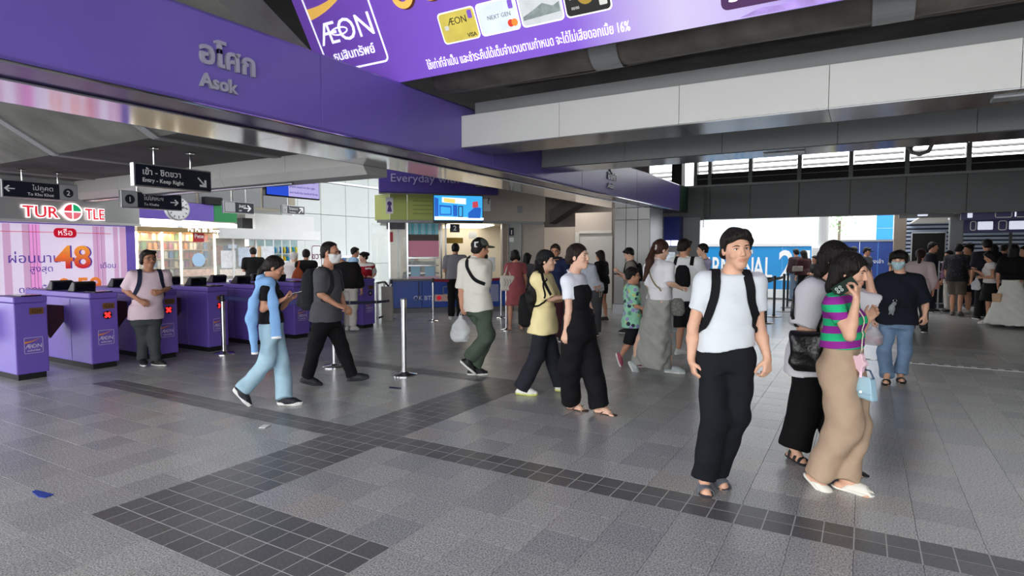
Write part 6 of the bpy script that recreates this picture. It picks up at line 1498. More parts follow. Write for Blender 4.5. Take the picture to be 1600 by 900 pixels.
# striped top, phone at her ear
p = Person((1318, 763), 'woman in green and purple striped top with beige trousers holding a phone to her ear', 1.62, 'f', 'a', face=72, chest=70, hips=72, nod=12, hs=1.06)
p.pose(hd=(1329, 425), nk=(1314, 459), pv=(1316, 575), shR=(1303, 476, -.16), shL=(1326, 474, .17), elR=(1328, 525, -.24), wrR=(1338, 468, -.2), haR=(1341, 440, -.14), elL=(1340, 520, .2), wrL=(1356, 500, .16), knR=(1321, 664, -.06), knL=(1332, 662, .09))
p.feet(R=((1279, 743, -.09), 80, 42), L=((1318, 748), 82, 3)).done()
p.body(feet=True, hands=('relax', 'hold'), palms=(None, -p.r * .9 + p.d * .5))
p.hair('long', '#16120f', extra=.17, fringe=False)
PUR_ = '#8f1d8f'; GRE_ = '#16b878'
sm = mat('stripe_knit', '#16b878', .85, bump=.15, bscale=60)
nt = sm.node_tree; at_ = nt.nodes.new('ShaderNodeAttribute'); at_.attribute_name = 'band'; fr_ = nt.nodes.new('ShaderNodeMath'); fr_.operation = 'FRACT'; gt_ = nt.nodes.new('ShaderNodeMath'); gt_.operation = 'GREATER_THAN'; gt_.inputs[1].default_value = .5
mx_ = nt.nodes.new('ShaderNodeMix'); mx_.data_type = 'RGBA'; mx_.inputs[6].default_value = (*lin(GRE_), 1); mx_.inputs[7].default_value = (*lin(PUR_), 1)
nt.links.new(at_.outputs['Fac'], fr_.inputs[0]); nt.links.new(fr_.outputs[0], gt_.inputs[0]); nt.links.new(gt_.outputs[0], mx_.inputs[0]); nt.links.new(mx_.outputs[2], nt.nodes['Principled BSDF'].inputs['Base Color'])
def bands(V, p=p):
    return (p.J['nk'][2] - V[:, 2]) * 10.2 + .45 + (V - p.bp * 0 - p.J['pv']) @ p.r * .8
p.shirt('#16b878', .55, -.145, .010, m=sm, attr=bands, amp=.002, collar=False)
MB_ring(p, p.J['nk'] + UPZ * .015, .066, cloth(GRE_))
p.trousers('#b39a82', (.118, .116, .092), -.02, amp=.011, top=.115)
p.shoes('#e9e6da', '#efede4', 'clog')
ph, c, u, v, n_ = phone(p, 'R', 'dark green cased phone at the ear of the woman in stripes', unit(p.r * .75 + UPZ * .55 - p.d * .1), -p.d - p.r * .25, '#14291f', -p.r * .075 + UPZ * .0 + p.d * .03)
for i, j in ((0, 0), (1, 0), (0, 1), (1, 1)):
    q = c - u * (.045 - .024 * i) + v * (.008 + .022 * j - .02) + n_ * .0045; MB().tube([q, q + n_ * .004], .0095, 12).build('lens_ring', mat('ring_grey', '#7d8a86', .3, .8), ph); MB().tube([q + n_ * .004, q + n_ * .0045], .0065, 12).build('lens', SCRN, ph)
# her two small bags on a bead strap
bs_ = world_sh(p, p.sq); B0 = p.bp
q = Sh(); c = p.bp + p.at(1352, 604, -.1); ax = unit(p.r * .75 - p.d * .65)
t = thing('shoulder_bag', c - UPZ * .08, 'small pale blue flap handbag hanging at the striped woman\'s hip', 'bag')
fB = frame2(c, ax, UPZ); nn = np.cross(ax, UPZ)
MB().prism([fB(-.07, -.075, -.03), fB(.075, -.085, -.03), (fB(.06, .06, -.02)), fB(-.055, .065, -.02)], nn * .055).build('bag_body', mat('leather_sky', '#9fc3d4', .45), t, bevel=.012)
MB().prism([fB(-.072, -.03, .028), fB(.077, -.04, .028), fB(.062, .07, .03), fB(-.057, .075, .03)], nn * .008).build('flap', mat('leather_sky2', '#aacddc', .45), t, bevel=.004)
MB().tube([fB(-.055, .065, 0), fB(-.03, .11, 0), fB(.03, .11, 0), fB(.06, .06, 0)], .006, 6).build('handle', mat('leather_navy', '#37506a', .5), t, True); MB().box(fB(.0, -.03, .04) - .008, fB(.0, -.03, .04) + .008).build('clasp', CHROME, t)
c2 = p.bp + p.at(1344, 567, -.14); t = thing('coin_pouch', c2 - UPZ * .05, 'small pale pink scalloped pouch above the blue handbag', 'pouch'); fB = frame2(c2, ax, UPZ)
P = [(.045 * math.cos(a) * (1 + .18 * math.cos(5 * a)), .055 * math.sin(a) * (1 + .18 * math.cos(5 * a))) for a in [2 * math.pi * i / 40 for i in range(40)]]
MB().prism([fB(x, y, -.012) for x, y in P], nn * .03).build('pouch_body', mat('pouch_pink', '#e6c2cd', .5), t, bevel=.005)
MB().box(fB(-.012, -.09, -.01), fB(.03, -.05, .015)).build('tassel', mat('pouch_pink', '#e6c2cd'), t)
pts = [p.J['nk'] + p.cf * .06 + p.lc * -.03, p.J['nk'] * .7 + p.J['pv'] * .3 + p.cf * .13, p.J['nk'] * .35 + p.J['pv'] * .65 + p.cf * .14 - p.lc * .03, p.J['pv'] + UPZ * .07 + p.cf * .14 - p.lc * .05]
C, N = stick(p.sq, np.array([pts[0] + (pts[1] - pts[0]) * i / 8 for i in range(8)] + [pts[1] + (pts[2] - pts[1]) * i / 8 for i in range(8)] + [pts[2] + (pts[3] - pts[2]) * i / 7 for i in range(8)]), .008)
st_ = MB().tube(list(C + p.bp) + [c2 + UPZ * .055], .0045, 6); st_.build('bead_strap', mat('bead_cream', '#d9cdbb', .4, noise=.3, nscale=90), t, True)

# white oversized shirt behind her
p = Person((1262, 716), 'woman in loose white shirt and wide black trousers half behind the striped woman', 1.67, 'f', 'a', face=58, chest=78, hips=70, nod=8, hs=1.06)
p.pose(hd=(1306, 405), nk=(1288, 440, .03), pv=(1272, 558), shR=(1269, 458, -.14), shL=(1318, 452, .14), elR=(1253, 512, -.2), wrR=(1288, 519, -.18), elL=(1364, 476, .22), wrL=(1357, 430, .18), haL=(1346, 408, .14), knR=(1256, 640, -.05), knL=(1296, 645, .08))
p.feet(R=((1240, 702), 45, 6), L=((1318, 716), 60, 5)).done()
p.body(feet=True, hands=('half', 'relax'), palms=(-p.r, None))
p.hair('long', '#17120f', extra=.17)
p.shirt('#e0dfe2', .98, .12, .05, m=cloth('#dcdadf', .02), amp=.006, sleeve_r=1.35, tail=.03)
p.trousers('#08080a', (.115, .115, .12), .04, amp=.006)
p.shoes('#121213', '#1a1a1b', 'sandal')
q = Sh(); c = p.bp + p.at(1262, 552, -.27)
q.loft(c - UPZ * .13, c + UPZ * .16, p.r * .96 - p.d * .3, p.d + p.r * .3, [0, .15, .5, .9, 1], [.08, .125, .135, .13, .12], [.03, .06, .07, .05, .03], None, .02, e=2.6)
t = blob('shoulder_bag', 'slouchy black shoulder bag against the loose white shirt', 'bag', q, mat('leather_black', '#0a0a0b', .3, bump=.3, bscale=25), .01, .006)
strap('strap', world_sh(p, p.sq), [c + UPZ * .13 + p.r * .1, p.bp + p.J['shR'] * .8 + p.J['nk'] * .2 + UPZ * .06 + p.cf * .05, p.bp + p.J['shR'] * .8 + p.J['nk'] * .2 + UPZ * .07 - p.cf * .02, c + UPZ * .13 - p.r * .1], .03, mat('leather_black', '#0a0a0b'), t, .01)
# navy shirt, blue mask
p = Person((1396, 593), 'man in loose navy shirt and blue face mask carrying a plastic bag', 1.67, 'm', 'a', face=-6, chest=2, hips=0, nod=8, hs=1.0, lod=1, girth=1.06)
p.pose(hd=(1404, 407), nk=(1406, 427), pv=(1401, 500), shR=(1380, 440), shL=(1431, 440), elR=(1362, 478, .03), wrR=(1363, 498, -.06), haR=(1364, 509, -.1), elL=(1446, 474, .03), wrL=(1445, 492, -.02), haL=(1446, 505, -.04), knR=(1381, 549, -.04), knL=(1414, 547, .0))
p.feet(R=((1386, 588), -6, 4), L=((1406, 585), 12, 4)).done()
p.body(feet=True, hands=('half', 'grip'), palms=(-p.r + p.d, p.r))
p.hair('short', '#15110f', extra=lambda q, s: q.cap(s.h(-.055, .066, .058), s.h(.055, .066, .058), .034 * s.hs, .034 * s.hs, .03 * s.hs).cap(s.h(-.06, -.01, .06), s.h(-.082, .012, -.012), .045 * s.hs, .022 * s.hs, .03).cap(s.h(.06, -.01, .06), s.h(.082, .012, -.012), .045 * s.hs, .022 * s.hs, .03))
p.mask('#b5d3da')
p.shirt('#171b26', .95, .045, .035, m=cloth('#161a25', .08), amp=.006, sleeve_r=1.35, tail=.03)
MB().tube([p.bp + p.J['nk'] + p.cf * .15 - UPZ * .05 * i for i in range(1, 9)], .004, 6).build('button_band', cloth('#0d0f16'), p.t)
p.trousers('#7b94b0', (.09, .078, .082), .02, m=cloth('#748dab', .22), amp=.008)
p.shoes('#121214', '#19191b', 'slide')
c = p.bp + p.at(1395, 480, -.24); t = thing('bag_charm', c, 'grey plush charm clipped to the front of the navy shirt', 'charm'); PL_ = mat('plush_grey', '#8d9296', .9, noise=.2)
q = Sh(); q.ell(c + UPZ * -.02 + p.r * -.01, (.035, .03, .055), None, .02).ball(c + UPZ * .045 + p.r * .015, .024, .02).cap(c - UPZ * .06 - p.r * .02, c - UPZ * .085 - p.r * .035, .012, .01, .01).cap(c - UPZ * .06, c - UPZ * .09 + p.r * .0, .012, .01, .01)
V, Q = q.mesh(.006); put('plush_body', [(V - c, Q)], PL_, t); MB().tube([c + UPZ * .065 + p.r * .02 + np.array([.018 * math.cos(a), 0, .018 * math.sin(a) + .015]) for a in [2 * math.pi * i / 12 for i in range(13)]], .004, 6).build('ring', CHROME, t, True)
def plastic_bag(top, w, h, label, tint, inner):
    """thin carrier bag: gathered handles, full belly"""
    top = A3(top); r = p.r; q = Sh(); q.loft(top - UPZ * h, top, p.r, p.d, [0, .12, .45, .75, 1], np.array([.7, .95, 1, .55, .1]) * w, np.array([.4, .6, .65, .35, .08]) * w, None, .02)
    V, Q = q.mesh(.008, .007, 3.1, 1.6); t = thing('plastic_bag', top - UPZ * h, label, 'bag'); c = np.array(t.location)
    put('film', [(V - c, Q)], mat('film_' + tint.strip('#'), tint, .25, alpha=.55, bump=.5, bscale=30), t)
    for i, (cc, ox, oz) in enumerate(inner):
        q = Sh(); q.ell(top + r * ox * w - UPZ * h * oz, (w * .38, w * .3, w * .34), None); V, Q = q.mesh(.012); put('contents', [(V - c, Q)], cloth(cc), t)
    MB().tube([top - UPZ * .02 - r * .02, top + UPZ * .05, top - UPZ * .02 + r * .02], .008, 6).build('handle', mat('film_' + tint.strip('#'), tint), t, True)
plastic_bag(p.bp + p.J['haR'] + UPZ * .0, .13, .24, 'clear plastic bag with pink packets in the hand of the man in navy', '#d9d3d8', (('#c2476a', -.4, .7), ('#d8d0c8', .3, .62), ('#b83a5c', .45, .8)))
# ------------------------------------------------------------------ walkers in the middle of the hall
p = Person((420, 630), 'young woman in pale jeans and black top with a sky blue sweater over her shoulders', 1.58, 'f', 'b', face=84, chest=76, hips=80, nod=22, hs=1.04)
p.pose(hd=(429, 419), nk=(420, 438), pv=(425, 513), elR=(411, 483, -.16), wrR=(442, 468, -.16), haR=(460, 461, -.1), elL=(440, 480, .16), wrL=(451, 469, .03), haL=(463, 464, -.04), knR=(417, 565, -.05), knL=(440, 564, .06))
p.feet(R=((379, 609, -.06), 82, 50), L=((444, 622), 80, 2)).done()
p.body(hands=('hold', 'hold'), palms=(UPZ - p.r * .2, UPZ * .8 + p.d * .4))
p.hair('tied', '#17110e', extra=lambda q, s: q.cap(s.h(0, -.1, -.02), s.h(0, -.118, -.08), .03, .03, .03).cap(s.h(0, -.118, -.08), s.h(0, -.1, -.21), .03, .02, .02))
p.shirt('#141317', .62, -.06, .008, m=cloth('#131216'), amp=.002)
p.trousers('#a9c8d6', (.1, .088, .088), -.02, m=cloth('#a6c6d6', .1), amp=.009, top=.1)
p.shoes('#1a1d26', '#eceae6', sh=.042)
SW = cloth('#86b2e4', .05)
q = Sh(); S = p.J['shR']; J = p.J
fr0 = p.at(424, 448, -.16); q.cap(S + UPZ * .035 - p.cf * .05, S + UPZ * .045 + p.cf * .05, .05, .05, .03).cap(S + UPZ * .03 + p.cf * .05, p.at(427, 475, -.2), .045, .05, .03, sq=(p.d, 2)).cap(p.at(427, 475, -.2), p.at(432, 528, -.2), .05, .052, .02, True, sq=(p.d, 2.6))
q.cap(S + UPZ * .03 - p.cf * .05, p.at(397, 470, -.16), .05, .05, .03, sq=(p.r, 1.5)).cap(p.at(397, 470, -.16), p.at(393, 500, -.17), .05, .056, .02).cap(p.at(393, 500, -.17), p.at(398, 552, -.16), .05, .03, .03, True)
q.cap(S + UPZ * .04, J['nk'] - p.cf * .07 + UPZ * .02, .05, .05, .04).cap(J['nk'] - p.cf * .07 + UPZ * .02, J['shL'] + UPZ * .04, .05, .045, .03).cap(J['shL'] + UPZ * .04, J['shL'] + p.cf * .1 - UPZ * .2, .045, .04, .03)
sw = put('draped_sweater', [q.mesh(.008, .005, 2.0, 1.5)], SW, p.t)
for a in ((432, 527, -.2), (398, 551, -.16)): q = Sh(); c = p.at(*a); q.loft(c - UPZ * .016, c + UPZ * .012, p.r, p.d, [0, 1], [.05, .05] if a[0] > 420 else [.033, .033], [.024, .024] if a[0] > 420 else [.033, .033], None, .005); put('white_hem', [q.mesh(.007)], WHITEL, sw)
phone(p, 'R', 'dark phone held in both hands by the woman in pale jeans', p.r + UPZ * .25, -UPZ + p.r * .3, off=p.r * .05 + UPZ * .03 + p.d * .03)

p = Person((520, 598), 'balding man in dark grey polo and white face mask striding with a backpack', 1.72, 'm', 'b', face=62, chest=66, hips=72, nod=2, girth=1.12, hs=1.06)
p.pose(hd=(517, 396), nk=(512, 420), pv=(510, 497), elR=(501, 460, -.2), wrR=(527, 477, -.22), haR=(541, 481, -.2), elL=(530, 458, .2), wrL=(538, 478, .14), haL=(545, 488, .12), knR=(493, 540, -.05), knL=(534, 541, .06))
p.feet(R=((480, 589, -.06), 75, 12), L=((550, 587, .04), 78, -14)).done()
p.body(hands=('relax', 'half'), palms=(None, -UPZ * .6 + p.d * .6))
p.hair('bald_front', '#191412'); p.mask('#e6e6e4'); p.glasses('#2b201c')
p.shirt('#55555a', .9, .03, .02, m=cloth('#55555b'), amp=.006, sleeve_r=1.25, tail=.035)
p.trousers('#101013', (.108, .085, .07), -.02, amp=.006, top=.07)
MB().tube([p.bp + p.J['pv'] + UPZ * .075 + p.pf * .148 * math.cos(a) * .95 * p.g + p.lp * .18 * math.sin(a) * p.g for a in [2 * math.pi * i / 24 for i in range(25)]], .012, 6).build('belt', mat('belt_leather', '#1a1512', .4), p.t, True)
p.shoes('#17181b', '#303236')
backpack(p, 'dark grey backpack on the back of the masked man in grey', cloth('#26272b', .1), .15, .25, .1)

p = Person((742, 585), 'man in beige t-shirt and olive cap walking away with a plastic bag', 1.74, 'm', 'b', face=120, chest=148, hips=128, nod=4, hs=1.06)
p.pose(hd=(751, 389), nk=(742, 405), pv=(747, 481), shL=(727, 415, .02), shR=(759, 416, 0), elR=(757, 450, -.06), wrR=(765, 472, -.02), haR=(767, 485, .02), elL=(721, 452, .05), wrL=(721, 478, .0), haL=(722, 489, -.04), knR=(759, 527, -.08), knL=(763, 522, .06))
p.feet(R=((731, 563, -.1), 105, 42), L=((739, 576), 100, 2)).done()
p.body(hands=('grip', 'relax'), palms=(p.r, -p.r), makeup=False)
p.hair('short', '#1a1411', fringe=False)
q = Sh(); q.ell(p.h(0, .05, -.085), A3((.06, .05, .045)) * p.hs, p.hv()); q.clip(p.h(0, .03, 0), -p.hy); put('beard', [q.mesh(.008, .003, 1, 2)], hair_m('#1c1512'), p.t)
ca = p.cap_hat('#575f55', back=False)
f_ = frame2(p.bp + p.at(745, 382, -.108), p.r * .94 + p.d * .34, UPZ); flat('badge', f_, rrect(-.036, -.036, .036, .036, .01), 0, .004, WHITE, ca); flat('badge_figure', f_, [(-.015, -.02), (.016, -.02), (.02, .004), (.006, .022), (-.012, .014)], .004, .002, BLACK, ca)
p.shirt('#cbc6ba', .95, .03, .03, m=cloth('#dedacf', .03), amp=.006, sleeve_r=1.3, tail=.02, tilt=.12)
p.trousers('#3f4a3f', (.108, .098, .082), .05, m=cloth('#4a564a', .1), amp=.009)
p.shoes('#17181a', '#e9e8e2')
strap('crossbody_strap', p.sq, [p.J['nk'] * .7 + p.J['shL'] * .3 - p.cf * .02 + UPZ * .05, p.J['nk'] * .75 + p.J['shL'] * .25 - p.cf * .1 - UPZ * .07, p.J['nk'] * .62 + p.J['pv'] * .38 - p.cf * .12 - p.lc * .05, p.J['nk'] * .5 + p.J['pv'] * .5 - p.cf * .06 - p.lc * .15], .045, cloth('#131316'), p.t).data.transform(Matrix.Translation(Vector(p.bp)))
plastic_bag(p.bp + p.J['haL'] - UPZ * .03 - p.r * .02, .13, .34, 'white plastic bag carried by the man in the beige t-shirt', '#e6e8ea', (('#dfe4e2', -.2, .75), ('#cfe0d2', .35, .68), ('#eceff0', .1, .85)))

p = Person((828, 616), 'woman in yellow t-shirt and black cap with very long black hair', 1.6, 'f', 'e', face=78, chest=76, hips=80, nod=-2, hs=1.02)
p.pose(hd=(854, 408), nk=(847, 427), pv=(849, 503), elR=(858, 466, -.16), wrR=(876, 465, -.16), haR=(888, 460, -.1), elL=(868, 468, .15), wrL=(882, 467, .05), haL=(891, 464, .02), knR=(840, 556, -.05), knL=(864, 560, .08))
p.feet(R=((815, 606), 82, 2), L=((876, 601, .1), 80, 0)).done()
p.body(hands=('half', 'half'), palms=(-UPZ, -UPZ))
p.hair('tied', '#0f0c0c'); p.cap_hat('#1d1e20')
q = Sh(); q.cap(p.h(0, -.085, -.02), p.at(841, 436, -.06), .055, .075, .03).cap(p.at(841, 436, -.06), p.at(830, 465, -.1), .075, .07, .03).cap(p.at(830, 465, -.1), p.at(822, 500, -.1), .07, .05, .03)
put('long_hair', [q.mesh(.009, .005, 1.0, 2)], hair_m('#0f0c0c'), p.t)
p.shirt('#dfcb86', .98, .12, .035, m=cloth('#f0e0a8', .03), amp=.006, sleeve_r=1.3, tail=.03)
strap('sleeve_stripe', p.sq, [p.J['nk'] + p.d * -.05 + UPZ * .02, p.J['shR'] + UPZ * .05 - p.d * .02, p.J['shR'] * .6 + p.J['elR'] * .4 - p.d * .06 + p.r * .03, p.J['elR'] * .97 + p.J['shR'] * .03 - p.d * .06 + p.r * .03], .03, cloth('#141416'), p.t, .003).data.transform(Matrix.Translation(Vector(p.bp)))
p.trousers('#22242c', (.1, .092, .1), -.03, amp=.006)
p.shoes('#e6e4dd', '#d8dc7a')
q = Sh(); c = p.bp + p.at(822, 482, -.02); q.loft(c - UPZ * .2, c + UPZ * .17, p.d, p.r, [0, .1, .5, .9, 1], [.1, .14, .15, .12, .07], [.05, .085, .09, .07, .03], None, .02, e=2.8)
t = blob('backpack', 'black slouchy backpack behind the woman in the yellow t-shirt', 'backpack', q, cloth('#0d0d0f', .1), .011)
strap('strap', world_sh(p, p.sq), [p.bp + p.J['shR'] + UPZ * .04 + p.d * .03, p.bp + p.J['shR'] * .7 + p.J['pv'] * .3 + p.cf * .05 - p.d * .12, p.bp + p.J['pv'] * .55 + p.J['nk'] * .45 + p.cf * .0 - p.d * .15, p.bp + p.J['pv'] * .8 + p.J['nk'] * .2 - p.cf * .12 - p.d * .1], .018, cloth('#0d0d0f'), t)

p = Person((914, 645), 'woman in white tee and loose black overall with flip-flops', 1.66, 'f', 'e', face=66, chest=66, hips=66, nod=-4, hs=1.05)
p.pose(hd=(904, 402), nk=(896, 428), pv=(905, 514), shR=(887, 440, -.12), elR=(889, 485, -.15), wrR=(884, 517, -.16), haR=(880, 536, -.16), elL=(922, 486, .14), wrL=(924, 514, .1), haL=(925, 530, .08), knR=(889, 573, -.03), knL=(923, 571, .03))
p.feet(R=((893, 627), 70, 2), L=((937, 633), 66, 2)).done()
p.body(feet=True, hands=('relax', 'relax'), palms=(None, p.r * .3 + p.d))
p.hair('tied', '#241713', extra=lambda q, s: q.ell(s.h(0, -.112, -.015), A3((.042, .03, .045)) * s.hs, s.hv()))
p.shirt('#e2e6ee', .62, -.1, .012, m=cloth('#e3e7ef', .02), amp=.004, sleeve_r=1.2)
BO = cloth('#101013', .05)
q = p.torso(.022, True); q.loft(p.J['pv'] - UPZ * .06, p.J['pv'] + UPZ * .2, p.lp, p.pf, [0, 1], [.205, .17], [.155, .13], None, .05)
cn = unit(UPZ * 1.0 - p.cf * .32 - p.d * .0); q.clip(p.J['nk'] - UPZ * .125 + p.cf * .05, cn); q.clip(p.J['nk'] - UPZ * .10, unit(UPZ * .75 - p.cf * .66)); put('overall_bib', [q.mesh(.01, .005, 2.)], BO, p.t)
p.trousers('#101013', (.122, .112, .104), -.03, m=BO, amp=.009, top=.1, waist=.03)
p.shoes('#4a2c22', '#3a2620', 'flip')

p = Person((1036, 581), 'woman with long tied brown hair in white tee and long pale grey skirt', 1.72, 'f', 'e', face=122, chest=128, hips=110, nod=10, hs=1.05, lod=1)
p.pose(hd=(1033, 391), nk=(1028, 407), pv=(1031, 470), shL=(1014, 419, .06), shR=(1045, 418, -.06), elR=(1046, 442, -.12), wrR=(1063, 450, -.02), haR=(1071, 449, .04), elL=(1014, 446, .1), wrL=(1022, 460, .18), haL=(1030, 464, .2), knR=(1000, 530, -.03), knL=(1044, 525, .06))
p.feet(R=((993, 569, -.05), 95, 62), L=((1047, 573), 92, 2)).done()
p.body(hands=('half', 'half'), palms=(-UPZ, -UPZ), makeup=False, bare_legs=True)
p.hair('tied', '#3b241b'); q = Sh(); q.cap(p.h(-.01, -.1, .02), p.at(1015, 408, -.16), .035, .05, .02).cap(p.at(1015, 408, -.16), p.at(1006, 438, -.2), .05, .02, .03)
put('ponytail', [q.mesh(.008, .004, 1, 2)], hair_m('#43291f'), p.t)
MB().tube([p.bp + p.h(.045 * math.cos(a), -.1 - .0, .02 + .045 * math.sin(a)) for a in [2 * math.pi * i / 14 for i in range(15)]], .016, 8).build('scrunchie', cloth('#c9c2bd'), p.t, True)
p.shirt('#e0dee2', .98, -.02, .02, m=cloth('#f0eef3', .03), amp=.005, sleeve_r=1.25)
p.skirt('#a9a9a2', p.at(1017, 569, .0), [0, .18, .6, .93, 1], [.16, .19, .26, .33, .335], [.13, .16, .2, .23, .23], m=cloth('#a8a8a2', .08), amp=.014, top=.14)
p.shoes('#b9c0c2', '#e8e8e6')
strap('crossbody_strap', p.sq, [p.J['nk'] + p.lc * .09 + UPZ * .03 - p.cf * .04, p.J['nk'] * .6 + p.J['pv'] * .4 - p.cf * .13, p.J['pv'] * .75 + p.J['nk'] * .25 - p.cf * .08 - p.lc * .14], .018, cloth('#8b8160'), p.t).data.transform(Matrix.Translation(Vector(p.bp)))
q = Sh(); c = p.bp + p.at(1059, 478, -.1); q.loft(c - UPZ * .13, c + UPZ * .1, p.r, p.d, [0, .2, .8, 1], [.06, .09, .085, .05], [.04, .05, .04, .02], None, .02); blob('shoulder_bag', 'grey patterned pouch bag at the side of the woman in the long skirt', 'bag', q, mat('bag_pattern', '#6f706a', .7, noise=.6, nscale=45), .011)

p = Person((990, 573), 'small boy in mint green printed t-shirt and glasses by the long skirt', 1.33, 'm', 'b', face=100, chest=100, hips=98, nod=2, hs=1.2, lod=1)
p.pose(hd=(989, 431), nk=(987, 446), pv=(988, 507), elR=(991, 477, -.12), wrR=(1003, 482, -.12), haR=(1011, 484, -.1), elL=(990, 476, .14), wrL=(998, 486, .16), haL=(1004, 489, .16), knR=(982, 538, -.02), knL=(998, 534, .05))
p.feet(R=((970, 556, -.02), 80, 70), L=((994, 566), 90, 2)).done()
p.body(hands=('half', 'half'), bare_legs=True); p.hair('short', '#15100e'); p.glasses('#141416')
pm_ = mat('print_mint', '#8fcfae', .85, bump=.1); nt = pm_.node_tree; bs__ = nt.nodes['Principled BSDF']
vo = nt.nodes.new('ShaderNodeTexVoronoi'); vo.inputs['Scale'].default_value = 17; cr = nt.nodes.new('ShaderNodeValToRGB'); cr.color_ramp.interpolation = 'CONSTANT'; tcn = nt.nodes.new('ShaderNodeTexCoord'); nt.links.new(tcn.outputs['Object'], vo.inputs['Vector'])
sp = nt.nodes.new('ShaderNodeSeparateColor'); nt.links.new(vo.outputs['Color'], sp.inputs[0]); nt.links.new(sp.outputs[0], cr.inputs[0])
for pos, c in ((.0, '#8fcfae'), (.2, '#9a90c4'), (.5, '#8fcfae'), (.58, '#26304a'), (.72, '#5f9a80'), (.86, '#c9d27a')):
    e = cr.color_ramp.elements[0] if pos == 0 else cr.color_ramp.elements.new(pos); e.color = (*lin(c), 1); e.position = pos
cr.color_ramp.elements[-1].color = (*lin('#c9d27a'), 1)
dm_ = nt.nodes.new('ShaderNodeMath'); dm_.operation = 'LESS_THAN'; dm_.inputs[1].default_value = .5; nt.links.new(vo.outputs['Distance'], dm_.inputs[0])
mx_ = nt.nodes.new('ShaderNodeMix'); mx_.data_type = 'RGBA'; mx_.inputs[6].default_value = (*lin('#9ad6b6'), 1); nt.links.new(dm_.outputs[0], mx_.inputs[0]); nt.links.new(cr.outputs[0], mx_.inputs[7]); nt.links.new(mx_.outputs[2], bs__.inputs['Base Color'])
p.shirt('#8fcfae', .9, .04, .03, m=pm_, sleeve_r=1.35, tail=.02); p.shorts('#17181c', .95); p.shoes('#a3485e', '#e6e2df')

p = Person((1070, 553), 'father in white tee and black shorts seen from behind carrying a small girl', 1.74, 'm', 'b', face=140, chest=160, hips=160, nod=4, hs=1.05, lod=1)
p.pose(hd=(1070, 387), nk=(1072, 404), pv=(1072, 468), elL=(1060, 446, -.02), wrL=(1072, 440, .2), haL=(1080, 436, .24), elR=(1104, 442, .06), wrR=(1100, 434, .26), haR=(1094, 430, .28), knL=(1064, 512), knR=(1083, 512, .05))
p.feet(L=((1060, 546), 140, 2), R=((1084, 546, .05), 160, 2)).done()
p.body(hands=('half', 'half'), bare_legs=True, makeup=False); p.hair('short', '#1d1512'); p.shirt('#dfe0df', .85, .02, .03, m=cloth('#ececec', .03), sleeve_r=1.25, tail=.01, amp=.006); p.shorts('#17171a', .98, (.11, .11)); p.shoes('#d9dad8', '#e9e9e6')
backpack(p, 'flat black backpack on the father in white beside the carried girl', cloth('#111114', .1), .12, .17, .05, pocket=False)
p = Person(np.array([*(on_z(1070, 553)[:2] + np.array([.10, .42])), .62]), 'small girl in lilac tee with pigtails carried in her father\'s arms', 1.1, 'f', 'e', face=-75, chest=-70, hips=-70, nod=4, hs=1.3, lod=2)
p.pose(hd=(1097, 391), nk=(1103, 405), pv=(1102, 442), elL=(1082, 404, -.12), wrL=(1064, 401, -.14), haL=(1055, 399, -.14), elR=(1092, 420, .14), wrR=(1080, 422, .2), haR=(1074, 422, .2), knL=(1090, 446, -.14), knR=(1090, 446, .14))
p.feet(L=((1094, 466, -.12), -80, 40), R=((1094, 466, .14), -80, 40)).done()
p.body(hands=('relax', 'relax'), bare_legs=True, feet=True); p.hair('tied', '#1a1311', extra=lambda q, s: [q.cap(s.h(.07 * a, -.05, .02), s.h(.1 * a, -.075, -.05), .022, .012, .01) for a in (-1, 1)]); p.shirt('#b9b1d2', .6, .0, .012); p.shorts('#5a6a8a', .8)

p = Person((238, 571), 'man in pale pink polo with glasses and backpack straps leaning near a gate', 1.68, 'm', 'c', face=26, chest=10, hips=14, nod=-6, roll=-2, hs=1.08, lod=1, girth=1.1)
p.pose(hd=(232, 406), nk=(233, 424), pv=(228, 496), elR=(195, 453, .02), wrR=(217, 469, -.18), haR=(227, 475, -.22), elL=(262, 450, .04), wrL=(252, 456, -.18), haL=(244, 458, -.22), knR=(224, 528), knL=(240, 528, -.05))
p.feet(R=((222, 560, .05), 10, 4), L=((243, 562, -.05), 40, 0)).done()
p.body(hands=('half', 'relax'), palms=(p.d, p.d - UPZ * .2)); p.hair('short', '#17120f', extra=lambda q, s: q.cap(s.h(-.07, -.02, -.02), s.h(.07, -.02, -.02), .03, .03, .02)); p.glasses('#1a1310')
p.shirt('#d9c1cb', .9, .02, .025, m=cloth('#d8c0ca', .03), sleeve_r=1.25, tail=.01, amp=.005); p.trousers('#3d4143', (.1, .078, .07), -.02, amp=.006); p.shoes('#141415', '#dcdcda')
backpack(p, 'navy backpack with straps over the pink polo shirt', cloth('#20243a', .1), .14, .2, .06, pocket=False)
